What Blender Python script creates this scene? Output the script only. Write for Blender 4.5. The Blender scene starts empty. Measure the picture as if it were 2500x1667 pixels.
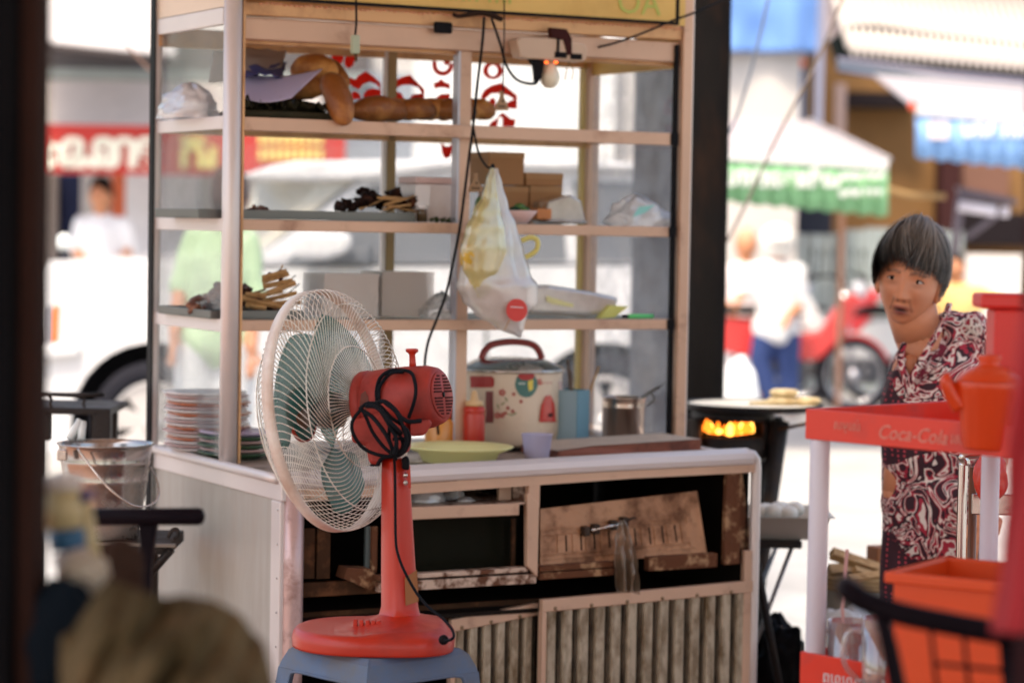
import bpy, bmesh, math, random
from mathutils import Vector, Matrix, noise, Euler
random.seed(7)
R = math.radians
PI = math.pi
S = bpy.context.scene
COL = S.collection

# ------------------------------------------------------------ camera, sky, sun, exposure
FPX = 6200.0; CX, CY = 1250.0, 833.5
PITCH, ROLL, CAMH = R(2.6), R(1.0), 1.35
cf = Vector((0, math.cos(PITCH), -math.sin(PITCH)))
_r0 = Vector((1, 0, 0)); _u0 = Vector((0, math.sin(PITCH), math.cos(PITCH)))
cr = math.cos(ROLL)*_r0 + math.sin(ROLL)*_u0
cu = -math.sin(ROLL)*_r0 + math.cos(ROLL)*_u0
CAM = Vector((0, 0, CAMH))
cd = bpy.data.cameras.new('camera'); cam = bpy.data.objects.new('camera', cd); COL.objects.link(cam)
m3 = Matrix((cr, cu, -cf)).transposed()
cam.matrix_world = Matrix.Translation(CAM) @ m3.to_4x4()
cd.sensor_width = 36; cd.lens = FPX/2500*36; cd.clip_start = 0.1; cd.clip_end = 300
cd.dof.use_dof = True; cd.dof.focus_distance = 5.3; cd.dof.aperture_fstop = 2.6
cd.dof.aperture_blades = 0
S.camera = cam
SUN_EL, SUN_AZ = R(62), R(200)      # azimuth clockwise from +Y, where the sun stands
w = bpy.data.worlds.new('World'); S.world = w; w.use_nodes = True
nt = w.node_tree; nt.nodes.clear()
sky = nt.nodes.new('ShaderNodeTexSky'); sky.sky_type = 'NISHITA'; sky.sun_disc = False
sky.sun_elevation = SUN_EL; sky.sun_rotation = SUN_AZ; sky.dust_density = 3.0; sky.air_density = 1.0
bg = nt.nodes.new('ShaderNodeBackground'); bg.inputs[1].default_value = 0.13
wo = nt.nodes.new('ShaderNodeOutputWorld')
nt.links.new(sky.outputs[0], bg.inputs[0]); nt.links.new(bg.outputs[0], wo.inputs[0])
sl = bpy.data.lights.new('sun', 'SUN'); sl.energy = 1.7; sl.angle = R(11); sl.color = (1, .95, .88)
so = bpy.data.objects.new('sun', sl); COL.objects.link(so)
sd = Vector((math.sin(SUN_AZ)*math.cos(SUN_EL), math.cos(SUN_AZ)*math.cos(SUN_EL), math.sin(SUN_EL)))
so.rotation_euler = (-sd).to_track_quat('-Z', 'Y').to_euler()
S.view_settings.view_transform = 'Standard'; S.view_settings.look = 'None'
S.view_settings.exposure = 1.6; S.view_settings.gamma = 1
S.view_settings.use_curve_mapping = False
try:
    S.view_settings.use_white_balance = True
    S.view_settings.white_balance_temperature = 7500
    S.view_settings.white_balance_tint = 10
except Exception: pass
S.render.engine = 'CYCLES'
S.cycles.transparent_max_bounces = 32
S.cycles.max_bounces = 10

# ------------------------------------------------------------ geometry helpers
def sc(d): return FPX/d                       # source-photo pixels per metre at distance d
def ray(x, y): return cf + ((x-CX)/FPX)*cr - ((y-CY)/FPX)*cu
def P(x, y, d): return CAM + ray(x, y)*d      # a point in the place, d metres away
def on_ground(x, y, z=0):
    r_ = ray(x, y); return CAM + r_*((z-CAMH)/r_.z)
TH = R(28)
CU = Vector((math.cos(TH), math.sin(TH), 0)); CV = Vector((-math.sin(TH), math.cos(TH), 0))
CO = P(690, 1180, 5.9); CO.z = 0
CART = Matrix.Translation(CO) @ Matrix.Rotation(TH, 4, 'Z')
def cw(u, v, z): return CART @ Vector((u, v, z))
def cv_(x, y, v):                              # photo ray meets the cart plane at depth v -> (u, z)
    r_ = ray(x, y); t = (v - CV.dot(CAM-CO))/CV.dot(r_); p = CAM + r_*t
    return CU.dot(p-CO), p.z
def cu_(x, y, u):
    r_ = ray(x, y); t = (u - CU.dot(CAM-CO))/CU.dot(r_); p = CAM + r_*t
    return CV.dot(p-CO), p.z
def lerp(a, b, t): return a+(b-a)*t

def catmull(pts, n=6, closed=False):
    pts = [Vector(p) for p in pts]
    if len(pts) < 3: return pts
    out = []
    N = len(pts)
    for i in range(N if closed else N-1):
        p0 = pts[(i-1) % N] if (closed or i > 0) else pts[0]*2-pts[1]
        p1, p2 = pts[i], pts[(i+1) % N]
        p3 = pts[(i+2) % N] if (closed or i+2 < N) else pts[-1]*2-pts[-2]
        for k in range(n):
            t = k/n
            out.append(.5*((2*p1)+(p2-p0)*t+(2*p0-5*p1+4*p2-p3)*t*t+(3*p1-p0-3*p2+p3)*t**3))
    if not closed: out.append(pts[-1])
    return out

ROOTM = {}
class MB:
    def __init__(s, M=None): s.v = []; s.f = []; s.M = M or Matrix(); s.sm = []
    def add(s, vs, fs, smooth=False):
        b = len(s.v); s.v += [s.M @ Vector(v) for v in vs]
        for f in fs: s.f.append([b+i for i in f]); s.sm.append(smooth)
        return s
    def box(s, x0, x1, y0, y1, z0, z1, bev=0):
        if x0 > x1: x0, x1 = x1, x0
        if y0 > y1: y0, y1 = y1, y0
        if z0 > z1: z0, z1 = z1, z0
        bev = min(bev, (x1-x0)*.45, (y1-y0)*.45, (z1-z0)*.45)
        if bev <= 0:
            vs = [(x, y, z) for x in (x0, x1) for y in (y0, y1) for z in (z0, z1)]
            return s.add(vs, [(0,1,3,2),(4,6,7,5),(0,4,5,1),(2,3,7,6),(0,2,6,4),(1,5,7,3)])
        bm = bmesh.new(); bmesh.ops.create_cube(bm, size=1)
        for v in bm.verts: v.co = Vector((lerp(x0,x1,v.co.x+.5), lerp(y0,y1,v.co.y+.5), lerp(z0,z1,v.co.z+.5)))
        bmesh.ops.bevel(bm, geom=bm.edges[:], offset=bev, segments=2, profile=.5, affect='EDGES')
        return s.bm(bm)
    def bm(s, bm, smooth=False):
        bm.verts.index_update(); bm.verts.ensure_lookup_table()
        s.add([v.co.copy() for v in bm.verts], [[v.index for v in f.verts] for f in bm.faces], smooth); bm.free(); return s
    def tube(s, pts, r, seg=8, caps=True, closed=False, smooth=True, flat=1.0):
        pts = [Vector(p) for p in pts]; N = len(pts)
        rs = r if isinstance(r, (list, tuple)) else [r]*N
        if len(rs) != N: rs = [lerp(rs[0], rs[-1], i/(N-1)) for i in range(N)]
        vs, fs = [], []; nrm = None
        for i, p in enumerate(pts):
            if closed: t = pts[(i+1) % N]-pts[i-1]
            else: t = pts[min(i+1, N-1)]-pts[max(i-1, 0)]
            if t.length < 1e-9: t = Vector((0, 0, 1))
            t.normalize()
            if nrm is None:
                a = Vector((0, 0, 1)) if abs(t.z) < .9 else Vector((1, 0, 0)); nrm = t.cross(a).normalized()
            else:
                nrm = nrm - t*nrm.dot(t)
                nrm = nrm.normalized() if nrm.length > 1e-6 else t.orthogonal().normalized()
            bn = t.cross(nrm)
            for k in range(seg):
                a = 2*PI*k/seg; vs.append(p+(nrm*math.cos(a)+bn*math.sin(a)*flat)*rs[i])
        for i in range(N if closed else N-1):
            j = (i+1) % N
            for k in range(seg):
                k2 = (k+1) % seg; fs.append((i*seg+k, i*seg+k2, j*seg+k2, j*seg+k))
        if caps and not closed:
            fs.append(tuple(reversed(range(seg)))); fs.append(tuple((N-1)*seg+k for k in range(seg)))
        return s.add(vs, fs, smooth)
    def lathe(s, prof, seg=32, loc=(0,0,0), rot=None, sx=1, sy=1, smooth=True, a0=0, a1=2*PI):
        # prof = [(r, z)]
        L = Matrix.Translation(Vector(loc)) @ (rot.to_4x4() if rot else Matrix())
        full = abs(a1-a0-2*PI) < 1e-6; n = seg if full else seg+1
        vs = []
        for r_, z in prof:
            for k in range(n):
                a = a0+(a1-a0)*k/seg; vs.append(L @ Vector((r_*math.cos(a)*sx, r_*math.sin(a)*sy, z)))
        fs = []
        for i in range(len(prof)-1):
            for k in range(seg):
                k2 = (k+1) % n if full else k+1
                fs.append((i*n+k, i*n+k2, (i+1)*n+k2, (i+1)*n+k))
        return s.add(vs, fs, smooth)
    def prism(s, poly, axis_pts):
        # poly: list of 3D points (front face); axis_pts: vector of extrusion
        n = len(poly); e = Vector(axis_pts)
        vs = [Vector(p) for p in poly]+[Vector(p)+e for p in poly]
        fs = [tuple(range(n)), tuple(reversed(range(n, 2*n)))]+[(i, i+n, (i+1) % n+n, (i+1) % n) for i in range(n)]
        return s.add(vs, fs)
    def ell(s, c, r, seg=20, rings=12, rot=None, nz=0, nf=3, seed=0):
        L = Matrix.Translation(Vector(c)) @ (rot.to_4x4() if rot else Matrix())
        vs = []; fs = []
        for i in range(rings+1):
            th = PI*i/rings
            for k in range(seg):
                a = 2*PI*k/seg; q = Vector((math.sin(th)*math.cos(a), math.sin(th)*math.sin(a), math.cos(th)))
                f = 1+nz*noise.noise(q*nf+Vector((seed, seed*2.1, 0))) if nz else 1
                vs.append(L @ Vector((q.x*r[0]*f, q.y*r[1]*f, q.z*r[2]*f)))
        for i in range(rings):
            for k in range(seg):
                k2 = (k+1) % seg; fs.append((i*seg+k, (i+1)*seg+k, (i+1)*seg+k2, i*seg+k2))
        return s.add(vs, fs, True)
    def grid(s, fn, nu, nv, smooth=True, thick=0, closeu=False):
        vs = [Vector(fn(i/nu, j/nv)) for j in range(nv+1) for i in range(nu+1)]
        fs = [(j*(nu+1)+i, j*(nu+1)+i+1, (j+1)*(nu+1)+i+1, (j+1)*(nu+1)+i) for j in range(nv) for i in range(nu)]
        return s.add(vs, fs, smooth)
    def build(s, name, mat, parent=None, kind=None, weld=False, solid=0, bev=0, sub=0):
        me = bpy.data.meshes.new(name)
        root = parent
        while root is not None and root.parent is not None: root = root.parent
        Mi = ROOTM[root.name].inverted() if root is not None and root.name in ROOTM else None
        vs = [Mi @ v for v in s.v] if Mi else s.v
        if root is None:
            # origin at base centre
            c = Vector((sum(v.x for v in vs)/len(vs), sum(v.y for v in vs)/len(vs), min(v.z for v in vs)))
            vs = [v-c for v in vs]
        me.from_pydata([tuple(v) for v in vs], [], s.f)
        me.polygons.foreach_set('use_smooth', s.sm)
        mats = mat if isinstance(mat, (list, tuple)) else [mat]
        for m_ in mats: me.materials.append(m_)
        me.update()
        o = bpy.data.objects.new(name, me); COL.objects.link(o)
        if parent is not None: o.parent = parent
        else:
            o.location = c; ROOTM[o.name] = Matrix.Translation(c)
        if kind: o['kind'] = kind
        if weld or sub:
            bm = bmesh.new(); bm.from_mesh(me)
            if weld: bmesh.ops.remove_doubles(bm, verts=bm.verts[:], dist=1e-4)
            bmesh.ops.recalc_face_normals(bm, faces=bm.faces[:]); bm.to_mesh(me); bm.free()
        else:
            bm = bmesh.new(); bm.from_mesh(me); bmesh.ops.recalc_face_normals(bm, faces=bm.faces[:]); bm.to_mesh(me); bm.free()
        if bev: md = o.modifiers.new('b', 'BEVEL'); md.width = bev; md.segments = 2; md.limit_method = 'ANGLE'
        if sub: md = o.modifiers.new('s', 'SUBSURF'); md.levels = sub; md.render_levels = sub
        if solid: md = o.modifiers.new('t', 'SOLIDIFY'); md.thickness = solid; md.offset = 0
        return o

def thing(name, label, cat, loc, rotz=0, group=None):
    o = bpy.data.objects.new(name, None); COL.objects.link(o)
    o.empty_display_size = .05
    o.location = loc; o.rotation_euler = (0, 0, rotz)
    o['label'] = label; o['category'] = cat
    if group: o['group'] = group
    ROOTM[o.name] = Matrix.Translation(Vector(loc)) @ Matrix.Rotation(rotz, 4, 'Z')
    return o
def tag(o, label, cat, group=None):
    o['label'] = label; o['category'] = cat
    if group: o['group'] = group
    return o
def struct(o): o['kind'] = 'structure'; return o
def lab(o, l): o['label'] = l; return o
def cthing(name, label, cat, u, v, z, group=None): return thing(name, label, cat, cw(u, v, z), TH, group)
def dup(root, M, label=None, group=None):
    r_ = root.copy(); COL.objects.link(r_); r_.matrix_world = M
    if label: r_['label'] = label
    if group: r_['group'] = group
    for ch in list(root.children):
        c = ch.copy(); COL.objects.link(c); c.parent = r_
        for g in ch.children:
            d = g.copy(); COL.objects.link(d); d.parent = c
    return r_
def organic(name, mb, mat, parent, voxel=.01, smooth=4, kind=None):
    # fuse overlapping closed lumps into one continuous skin
    o = mb.build(name, mat, parent, kind)
    md = o.modifiers.new('r', 'REMESH'); md.mode = 'VOXEL'; md.voxel_size = voxel; md.use_smooth_shade = True
    if smooth: ms = o.modifiers.new('sm', 'SMOOTH'); ms.iterations = smooth; ms.factor = .6
    dg = bpy.context.evaluated_depsgraph_get(); dg.update()
    me = bpy.data.meshes.new_from_object(o.evaluated_get(dg)); o.modifiers.clear(); old = o.data; o.data = me
    me.name = name; bpy.data.meshes.remove(old)
    if not me.materials: me.materials.append(mat)
    for p in me.polygons: p.use_smooth = True
    return o
def text(s_, size, mat, M, parent, name='lettering', thick=.0015, kind=None, shear=0, bold=0, align='CENTER'):
    c = bpy.data.curves.new(name, 'FONT'); c.body = s_; c.size = size; c.align_x = align; c.align_y = 'CENTER'
    c.extrude = thick/2; c.shear = shear; c.offset = bold; c.resolution_u = 3
    t = bpy.data.objects.new(name, c); COL.objects.link(t)
    dg = bpy.context.evaluated_depsgraph_get(); dg.update()
    me = bpy.data.meshes.new_from_object(t.evaluated_get(dg)); COL.objects.unlink(t); bpy.data.objects.remove(t)
    mb = MB(M); mb.add([v.co for v in me.vertices], [list(p.vertices) for p in me.polygons])
    return mb.build(name, mat, parent, kind)
def axes(x, y, z, o):   # matrix from axis vectors and origin
    return Matrix(((x[0], y[0], z[0], o[0]), (x[1], y[1], z[1], o[1]), (x[2], y[2], z[2], o[2]), (0, 0, 0, 1)))

# ------------------------------------------------------------ materials
def M_(name, col, rough=.5, metal=0, var=.12, vscale=8, dirt=None, dscale=6, damt=.5, dw=.08, stretch=None, bump=0, bscale=60,
       trans=0, alpha=1, sheen=0, emit=None, estr=0, coat=0, sss=0):
    m = bpy.data.materials.new(name); m.use_nodes = True; t = m.node_tree; n = t.nodes; L = t.links
    b = n['Principled BSDF']; b.inputs['Roughness'].default_value = rough; b.inputs['Metallic'].default_value = metal
    tc = n.new('ShaderNodeTexCoord'); mp = n.new('ShaderNodeMapping'); L.new(tc.outputs['Object'], mp.inputs[0])
    if stretch: mp.inputs['Scale'].default_value = stretch
    nz = n.new('ShaderNodeTexNoise'); nz.inputs['Scale'].default_value = vscale; nz.inputs['Detail'].default_value = 5; L.new(mp.outputs[0], nz.inputs[0])
    mx = n.new('ShaderNodeMix'); mx.data_type = 'RGBA'; L.new(nz.outputs[0], mx.inputs[0])
    mx.inputs[6].default_value = (*[c*(1-var) for c in col], 1); mx.inputs[7].default_value = (*[min(1, c*(1+var)) for c in col], 1)
    out = mx.outputs[2]
    if dirt:
        n2 = n.new('ShaderNodeTexNoise'); n2.inputs['Scale'].default_value = dscale; n2.inputs['Detail'].default_value = 8; n2.inputs['Roughness'].default_value = .65
        L.new(mp.outputs[0], n2.inputs[0])
        rp = n.new('ShaderNodeMapRange'); rp.inputs[1].default_value = 1-damt-dw; rp.inputs[2].default_value = 1-damt+dw; L.new(n2.outputs[0], rp.inputs[0])
        m2 = n.new('ShaderNodeMix'); m2.data_type = 'RGBA'; L.new(rp.outputs[0], m2.inputs[0]); L.new(out, m2.inputs[6]); m2.inputs[7].default_value = (*dirt, 1)
        out = m2.outputs[2]
        mr = n.new('ShaderNodeMapRange'); mr.inputs[3].default_value = rough; mr.inputs[4].default_value = min(1, rough+.35); L.new(rp.outputs[0], mr.inputs[0]); L.new(mr.outputs[0], b.inputs['Roughness'])
        if metal:
            mm = n.new('ShaderNodeMapRange'); mm.inputs[3].default_value = metal; mm.inputs[4].default_value = 0; L.new(rp.outputs[0], mm.inputs[0]); L.new(mm.outputs[0], b.inputs['Metallic'])
    L.new(out, b.inputs['Base Color'])
    if bump:
        nb = n.new('ShaderNodeTexNoise'); nb.inputs['Scale'].default_value = bscale; nb.inputs['Detail'].default_value = 4; L.new(mp.outputs[0], nb.inputs[0])
        bp = n.new('ShaderNodeBump'); bp.inputs['Strength'].default_value = bump; bp.inputs['Distance'].default_value = .01; L.new(nb.outputs[0], bp.inputs['Height']); L.new(bp.outputs[0], b.inputs['Normal'])
    if max(col) < .09 and not metal and not coat: b.inputs['Specular IOR Level'].default_value = .03
    if trans: b.inputs['Transmission Weight'].default_value = trans
    if alpha < 1: b.inputs['Alpha'].default_value = alpha
    if sheen: b.inputs['Sheen Weight'].default_value = sheen
    if coat: b.inputs['Coat Weight'].default_value = coat
    if sss: b.inputs['Subsurface Weight'].default_value = sss; b.inputs['Subsurface Scale'].default_value = .01
    if emit: b.inputs['Emission Color'].default_value = (*emit, 1); b.inputs['Emission Strength'].default_value = estr
    return m
def film(name, col, clear=.5, haze=.4, gloss=.1, vscale=12, rough=.12, lo=.35, hi=.65):
    # thin clear sheet: see-through, with a pale diffuse/translucent film that varies over it, and a gloss
    m = bpy.data.materials.new(name); m.use_nodes = True; t = m.node_tree; n = t.nodes; L = t.links; n.clear()
    o = n.new('ShaderNodeOutputMaterial'); tr = n.new('ShaderNodeBsdfTransparent'); tr.inputs[0].default_value = (*[min(1, .75+.25*c) for c in col], 1)
    df = n.new('ShaderNodeBsdfDiffuse'); df.inputs[0].default_value = (*col, 1)
    tl = n.new('ShaderNodeBsdfTranslucent'); tl.inputs[0].default_value = (*col, 1)
    ad = n.new('ShaderNodeMixShader'); ad.inputs[0].default_value = .5; L.new(df.outputs[0], ad.inputs[1]); L.new(tl.outputs[0], ad.inputs[2])
    tc = n.new('ShaderNodeTexCoord'); nz = n.new('ShaderNodeTexNoise'); nz.inputs['Scale'].default_value = vscale; nz.inputs['Detail'].default_value = 6; L.new(tc.outputs['Object'], nz.inputs[0])
    mr = n.new('ShaderNodeMapRange'); mr.inputs[1].default_value = lo; mr.inputs[2].default_value = hi; mr.inputs[3].default_value = 1-clear-haze*.5; mr.inputs[4].default_value = min(1, 1-clear+haze*.5); L.new(nz.outputs[0], mr.inputs[0])
    mx = n.new('ShaderNodeMixShader'); L.new(mr.outputs[0], mx.inputs[0]); L.new(tr.outputs[0], mx.inputs[1]); L.new(ad.outputs[0], mx.inputs[2])
    gl = n.new('ShaderNodeBsdfGlossy'); gl.inputs['Roughness'].default_value = rough
    lw = n.new('ShaderNodeLayerWeight'); lw.inputs[0].default_value = .25
    mu = n.new('ShaderNodeMath'); mu.operation = 'MULTIPLY_ADD'; L.new(lw.outputs['Facing'], mu.inputs[0]); mu.inputs[1].default_value = gloss*2; mu.inputs[2].default_value = gloss*.3; mu.use_clamp = True
    m2 = n.new('ShaderNodeMixShader'); L.new(mu.outputs[0], m2.inputs[0]); L.new(mx.outputs[0], m2.inputs[1]); L.new(gl.outputs[0], m2.inputs[2])
    L.new(m2.outputs[0], o.inputs[0]); return m

RUST = (.13, .045, .018); GRIME = (.10, .075, .05); SOOT = (.03, .022, .018)
alu = M_('reflection tinted aluminium', (.63, .41, .29), .42, .2, .18, 5, dirt=(.38, .22, .15), dscale=9, damt=.34, dw=.1, bump=.05)  # pink of reflected red surroundings painted into the base colour
alu_w = M_('warm aluminium beam', (.68, .38, .18), .4, .25, .12, 5, dirt=(.36, .17, .08), dscale=7, damt=.38, dw=.14)
alu_p = M_('pale aluminium tube', (.73, .67, .65), .38, .3, .06, 6, dirt=(.5, .38, .34), dscale=9, damt=.29, dw=.07)
alu_r = M_('rusted aluminium rail', (.62, .46, .36), .45, .2, .15, 8, dirt=RUST, dscale=14, damt=.5, dw=.04, bump=.2)
alu_rr = M_('heavily rusted rail', (.46, .27, .14), .6, .1, .2, 10, dirt=RUST, dscale=16, damt=.58, dw=.05, bump=.4)
sidem = M_('side sheet metal', (.47, .45, .41), .5, .3, .14, 3, dirt=(.40, .35, .30), dscale=6, damt=.40, dw=.2, stretch=(1, 4, .6), bump=.03)
ribm = M_('painted rib sheet', (.50, .42, .31), .5, .15, .18, 6, dirt=(.17, .115, .06), dscale=15, damt=.47, dw=.12, stretch=(2.2, 2.2, .8), bump=.15)
ribd = M_('grimy rib groove', (.12, .085, .05), .7, 0, .3, 10, dirt=(.04, .03, .02), dscale=9, damt=.5)
ornm = M_('old pressed copper sheet', (.48, .23, .11), .42, .15, .25, 9, dirt=(.14, .055, .022), dscale=12, damt=.45, dw=.1, bump=.2)
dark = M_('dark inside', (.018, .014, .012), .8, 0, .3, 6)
brownd = M_('dark rusty wood', (.07, .035, .02), .8, 0, .4, 12, dirt=(.16, .07, .035), dscale=18, damt=.42, bump=.3)
yellowm = M_('yellow fascia', (.72, .47, .13), .45, 0, .12, 3, dirt=(.55, .33, .09), dscale=4, damt=.4, dw=.15)
glass = film('dusty glass', (.62, .65, .66), .92, .12, .07, 7, .03)
glass_d = film('very dusty glass', (.55, .57, .6), .86, .2, .05, 14, .05)
glass_s = film('shelf glass', (.6, .7, .68), .55, .3, .08, 6, .05)
red = M_('red paint letter', (.75, .03, .01), .4, 0, .05)
blackp = M_('black plastic', (.012, .012, .014), .35, 0, .2)
blackr = M_('black rubber cable', (.012, .014, .018), .45, 0, .2)
fanred = M_('fan red plastic', (.55, .028, .010), .38, 0, .08, 6, dirt=(.32, .03, .02), dscale=5, damt=.36, dw=.12, coat=.15, bump=.02)
fanred2 = M_('fan dusty red plastic', (.42, .036, .024), .5, 0, .12, 9, dirt=(.25, .035, .028), dscale=12, damt=.42, dw=.12)
ringm = M_('fan ring cream plastic', (.90, .84, .77), .4, 0, .05, 5, dirt=(.55, .33, .22), dscale=4, damt=.42, dw=.14)
wirem = M_('cream wire', (.88, .82, .73), .35, .1, .08, 9, dirt=(.36, .27, .2), dscale=14, damt=.4)
teal = M_('teal blade plastic', (.03, .20, .17), .6, 0, .1, 4, alpha=.64)
tealc = M_('teal badge', (.04, .16, .14), .3)
steel = M_('steel', (.62, .58, .55), .22, 1, .06, 12, dirt=(.35, .28, .22), dscale=9, damt=.36)
dullst = M_('dull steel tray', (.15, .15, .14), .38, .8, .1, 6)
bluest = M_('stool blue plastic', (.09, .17, .31), .55, 0, .2, 5, dirt=(.16, .18, .21), dscale=6, damt=.48, dw=.12, bump=.05)
white = M_('white plastic', (.78, .76, .76), .45, 0, .04)
foam = M_('white foam', (.88, .80, .75), .6, 0, .04)
bread = M_('bread crust', (.40, .13, .022), .5, 0, .35, 10, dirt=(.68, .33, .10), dscale=11, damt=.45, dw=.10, bump=.5, bscale=45)
paperl = M_('lavender paper', (.55, .50, .62), .7, 0, .05)
bread2 = M_('darker crust', (.26, .080, .014), .45, 0, .35, 10, dirt=(.60, .27, .08), dscale=12, damt=.38, dw=.12, bump=.5, bscale=45)
paperg = M_('grey paper', (.36, .31, .30), .7, 0, .15)
olive = M_('dark leaf wrapping', (.05, .045, .028), .6, 0, .5, 14, bump=.4)
card = M_('brown cardboard', (.36, .17, .065), .7, 0, .12, 5)
skewm = M_('roasted brown meat', (.10, .03, .018), .45, 0, .5, 25, dirt=(.28, .11, .05), dscale=22, damt=.42, bump=.5)
charm = M_('charred meat', (.022, .012, .010), .5, 0, .5, 25, dirt=(.12, .045, .025), dscale=18, damt=.38, bump=.5)
woodm = M_('split wood', (.50, .29, .12), .6, 0, .25, 18, stretch=(1, 6, 6), dirt=(.2, .09, .03), dscale=14, damt=.42, bump=.2)
poly = film('clear polythene', (.97, .95, .94), .38, .5, .6, 9, .18)
polyc = film('crinkled white polythene', (.95, .95, .97), .08, .3, .35, 8, .22)
polyy = film('yellow polythene', (.96, .88, .40), .34, .5, .5, 5, .2)
polyb = film('old brown polythene', (.30, .20, .12), .3, .5, .3, 9, .3)
yel = M_('pale yellow plastic', (.86, .80, .24), .4, 0, .04, coat=.2)
blk_char = M_('burnt trunk', (.009, .008, .008), .9, 0, .5, 6, dirt=(.022, .013, .010), dscale=5, damt=.42, bump=.5, bscale=20, stretch=(1, 1, .3))
greyt = M_('grey trunk reflection', (.06, .06, .07), .85, 0, .4, 7, dirt=(.12, .12, .13), dscale=6, damt=.42, bump=.4, bscale=18)
def translu(name, col, f=.4, rough=.5, var=.06, vs=6):
    # opaque but lets light through from behind: foam, paper, thin plastic
    m = M_(name, col, rough, 0, var, vs); n = m.node_tree.nodes; L = m.node_tree.links; b = n['Principled BSDF']; o = n['Material Output']
    t = n.new('ShaderNodeBsdfTranslucent'); src = b.inputs['Base Color'].links[0].from_socket; L.new(src, t.inputs[0])
    x = n.new('ShaderNodeMixShader'); x.inputs[0].default_value = f; L.new(b.outputs[0], x.inputs[1]); L.new(t.outputs[0], x.inputs[2]); L.new(x.outputs[0], o.inputs[0]); return m
red = translu('red paint letter', (.85, .04, .012), .6)
foam = translu('white foam', (.95, .88, .83), .12)
paperl = translu('lavender paper', (.72, .66, .86), .4, .7)
yel = translu('pale yellow plastic', (.97, .92, .48), .25, .35)
cupm = translu('milky lilac', (.72, .68, .82), .5, .3)
def solid(name, c, r=.6, **k): return M_(name, c, r, 0, k.pop('var', .08), **k)

# ============================================================ GROUND
g = MB(); g.box(-80, 80, -30, 160, -.3, 0)
gm = M_('sunlit concrete ground', (.42, .41, .40), .85, 0, .12, .8, dirt=(.30, .29, .28), dscale=1.7, damt=.42, dw=.15, bump=.1)
struct(g.build('ground', gm))

# ============================================================ UNSEEN SHADE CANOPY AND BOUNCE FLOOR
def canopy():
    t = thing('shade_canopy', 'unseen metal canopy shaped to shade the camera and the food cart', 'canopy', (-1, 2, 0))  # unseen; outline cut to shade the cart and let sun past
    tin = M_('tin canopy sheet', (.66, .52, .42), .6, .2)
    b = MB(); b.box(-2.2, .25, -2.5, 7.45, 3.0, 3.05); b.box(.251, .95, -2.5, 6.3, 3.0, 3.05); b.box(.951, 3.2, -2.5, 5.7, 3.0, 3.05); b.build('roof', tin, t)
    for x, y in ((-2.1, -2.3), (3.0, -2.3), (-2.1, 7.3), (3.0, 5.5)):
        b = MB(); b.box(x-.06, x+.06, y-.06, y+.06, 0, 2.998); b.build('post', tin, t)
canopy()

b = MB(); b.box(-6, 3.2, -3.4, 6.9, .0, .004)
struct(b.build('bounce_floor', M_('terracotta bounce floor', (.34, .17, .11), .7, 0, .15, 3)))  # unseen reddish floor added to bounce warm light onto the cart

# ============================================================ FOOD CART
WD, VF, VB, ZC = 1.315, .375, .875, .765
cart = thing('food_cart', 'old aluminium street food cart with glass display cabinet and rusty ribbed front', 'food cart', CO, TH)
def C(): return MB(CART)
def cbox(mb, x0, y0, x1, y1, v, dv, bev=0):
    xm, ym = (x0+x1)/2, (y0+y1)/2
    u0 = cv_(x0, ym, v)[0]; u1 = cv_(x1, ym, v)[0]; z0 = cv_(xm, y1, v)[1]; z1 = cv_(xm, y0, v)[1]
    mb.box(u0, u1, v, v+dv, z0, z1, bev); return mb
# counter body
b = C(); b.box(.004, .012, .03, .90, .12, .70); lab(b.build('side_panel', sidem, cart), 'streaked grey sheet metal side')
b = C(); b.box(-.002, .02, .0, .905, .70, .755, .004); b.build('side_top_rail', alu_p, cart)
b = C(); b.box(-.003, .016, .005, .062, .05, .70, .003); b.build('side_corner_strip', alu_p, cart)
for z in (.12, .2, .28, .36, .44, .52, .6, .68):
    b = C(); b.M = CART @ Matrix.Translation((-.004, .018, z)) @ Matrix.Rotation(-PI/2, 4, 'Y'); b.ell((0,0,0), (.003,.003,.0015), 8, 4); b.build('rivet', steel, cart)
b = C(); b.box(.0, WD, .02, .91, .735, .757); b.build('counter_top', M_('worn counter top', (.36, .28, .23), .45, .2, .2, 6, dirt=GRIME, dscale=7, damt=.45), cart)
# rim: rounded front tube
def rim(pts, r, name='counter_rim', mat=alu_p): b = C(); b.tube(catmull(pts, 5), r, 12, flat=1.0); return b.build(name, mat, cart)
rim([(-.004, .9, .752), (-.004, .4, .752), (-.004, .02, .752)], .012)
b = C()
prof = [(-.016, .0), (-.018, .012), (-.012, .026), (.004, .034), (.02, .036), (.02, -.004), (-.012, -.004)]
for (u0, z0, u1, z1) in ((.0, .733, .45, .742), (.45, .742, .95, .752), (.95, .752, WD-.02, .756)):
    vs = [(u0, v, z0+z) for v, z in prof]+[(u1, v, z1+z) for v, z in prof]; n = len(prof)
    b.add(vs, [(i, (i+1) % n, n+(i+1) % n, n+i) for i in range(n)], False)
b.build('counter_rim', alu_p, cart, weld=True)
b = C()
for (u0, z0, u1, z1) in ((.03, .700, .45, .712), (.45, .712, .95, .727), (.95, .727, WD-.004, .731)):
    b.add([(u0, -.006, z0), (u1, -.006, z1), (u1, -.006, z1+.024), (u0, -.006, z0+.029), (u0, .02, z0), (u1, .02, z1), (u1, .02, z1+.024), (u0, .02, z0+.029)],
          [(0,1,2,3), (4,7,6,5), (0,4,5,1), (3,2,6,7), (0,3,7,4), (1,5,6,2)])
b.build('front_top_rail', alu, cart)
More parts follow.
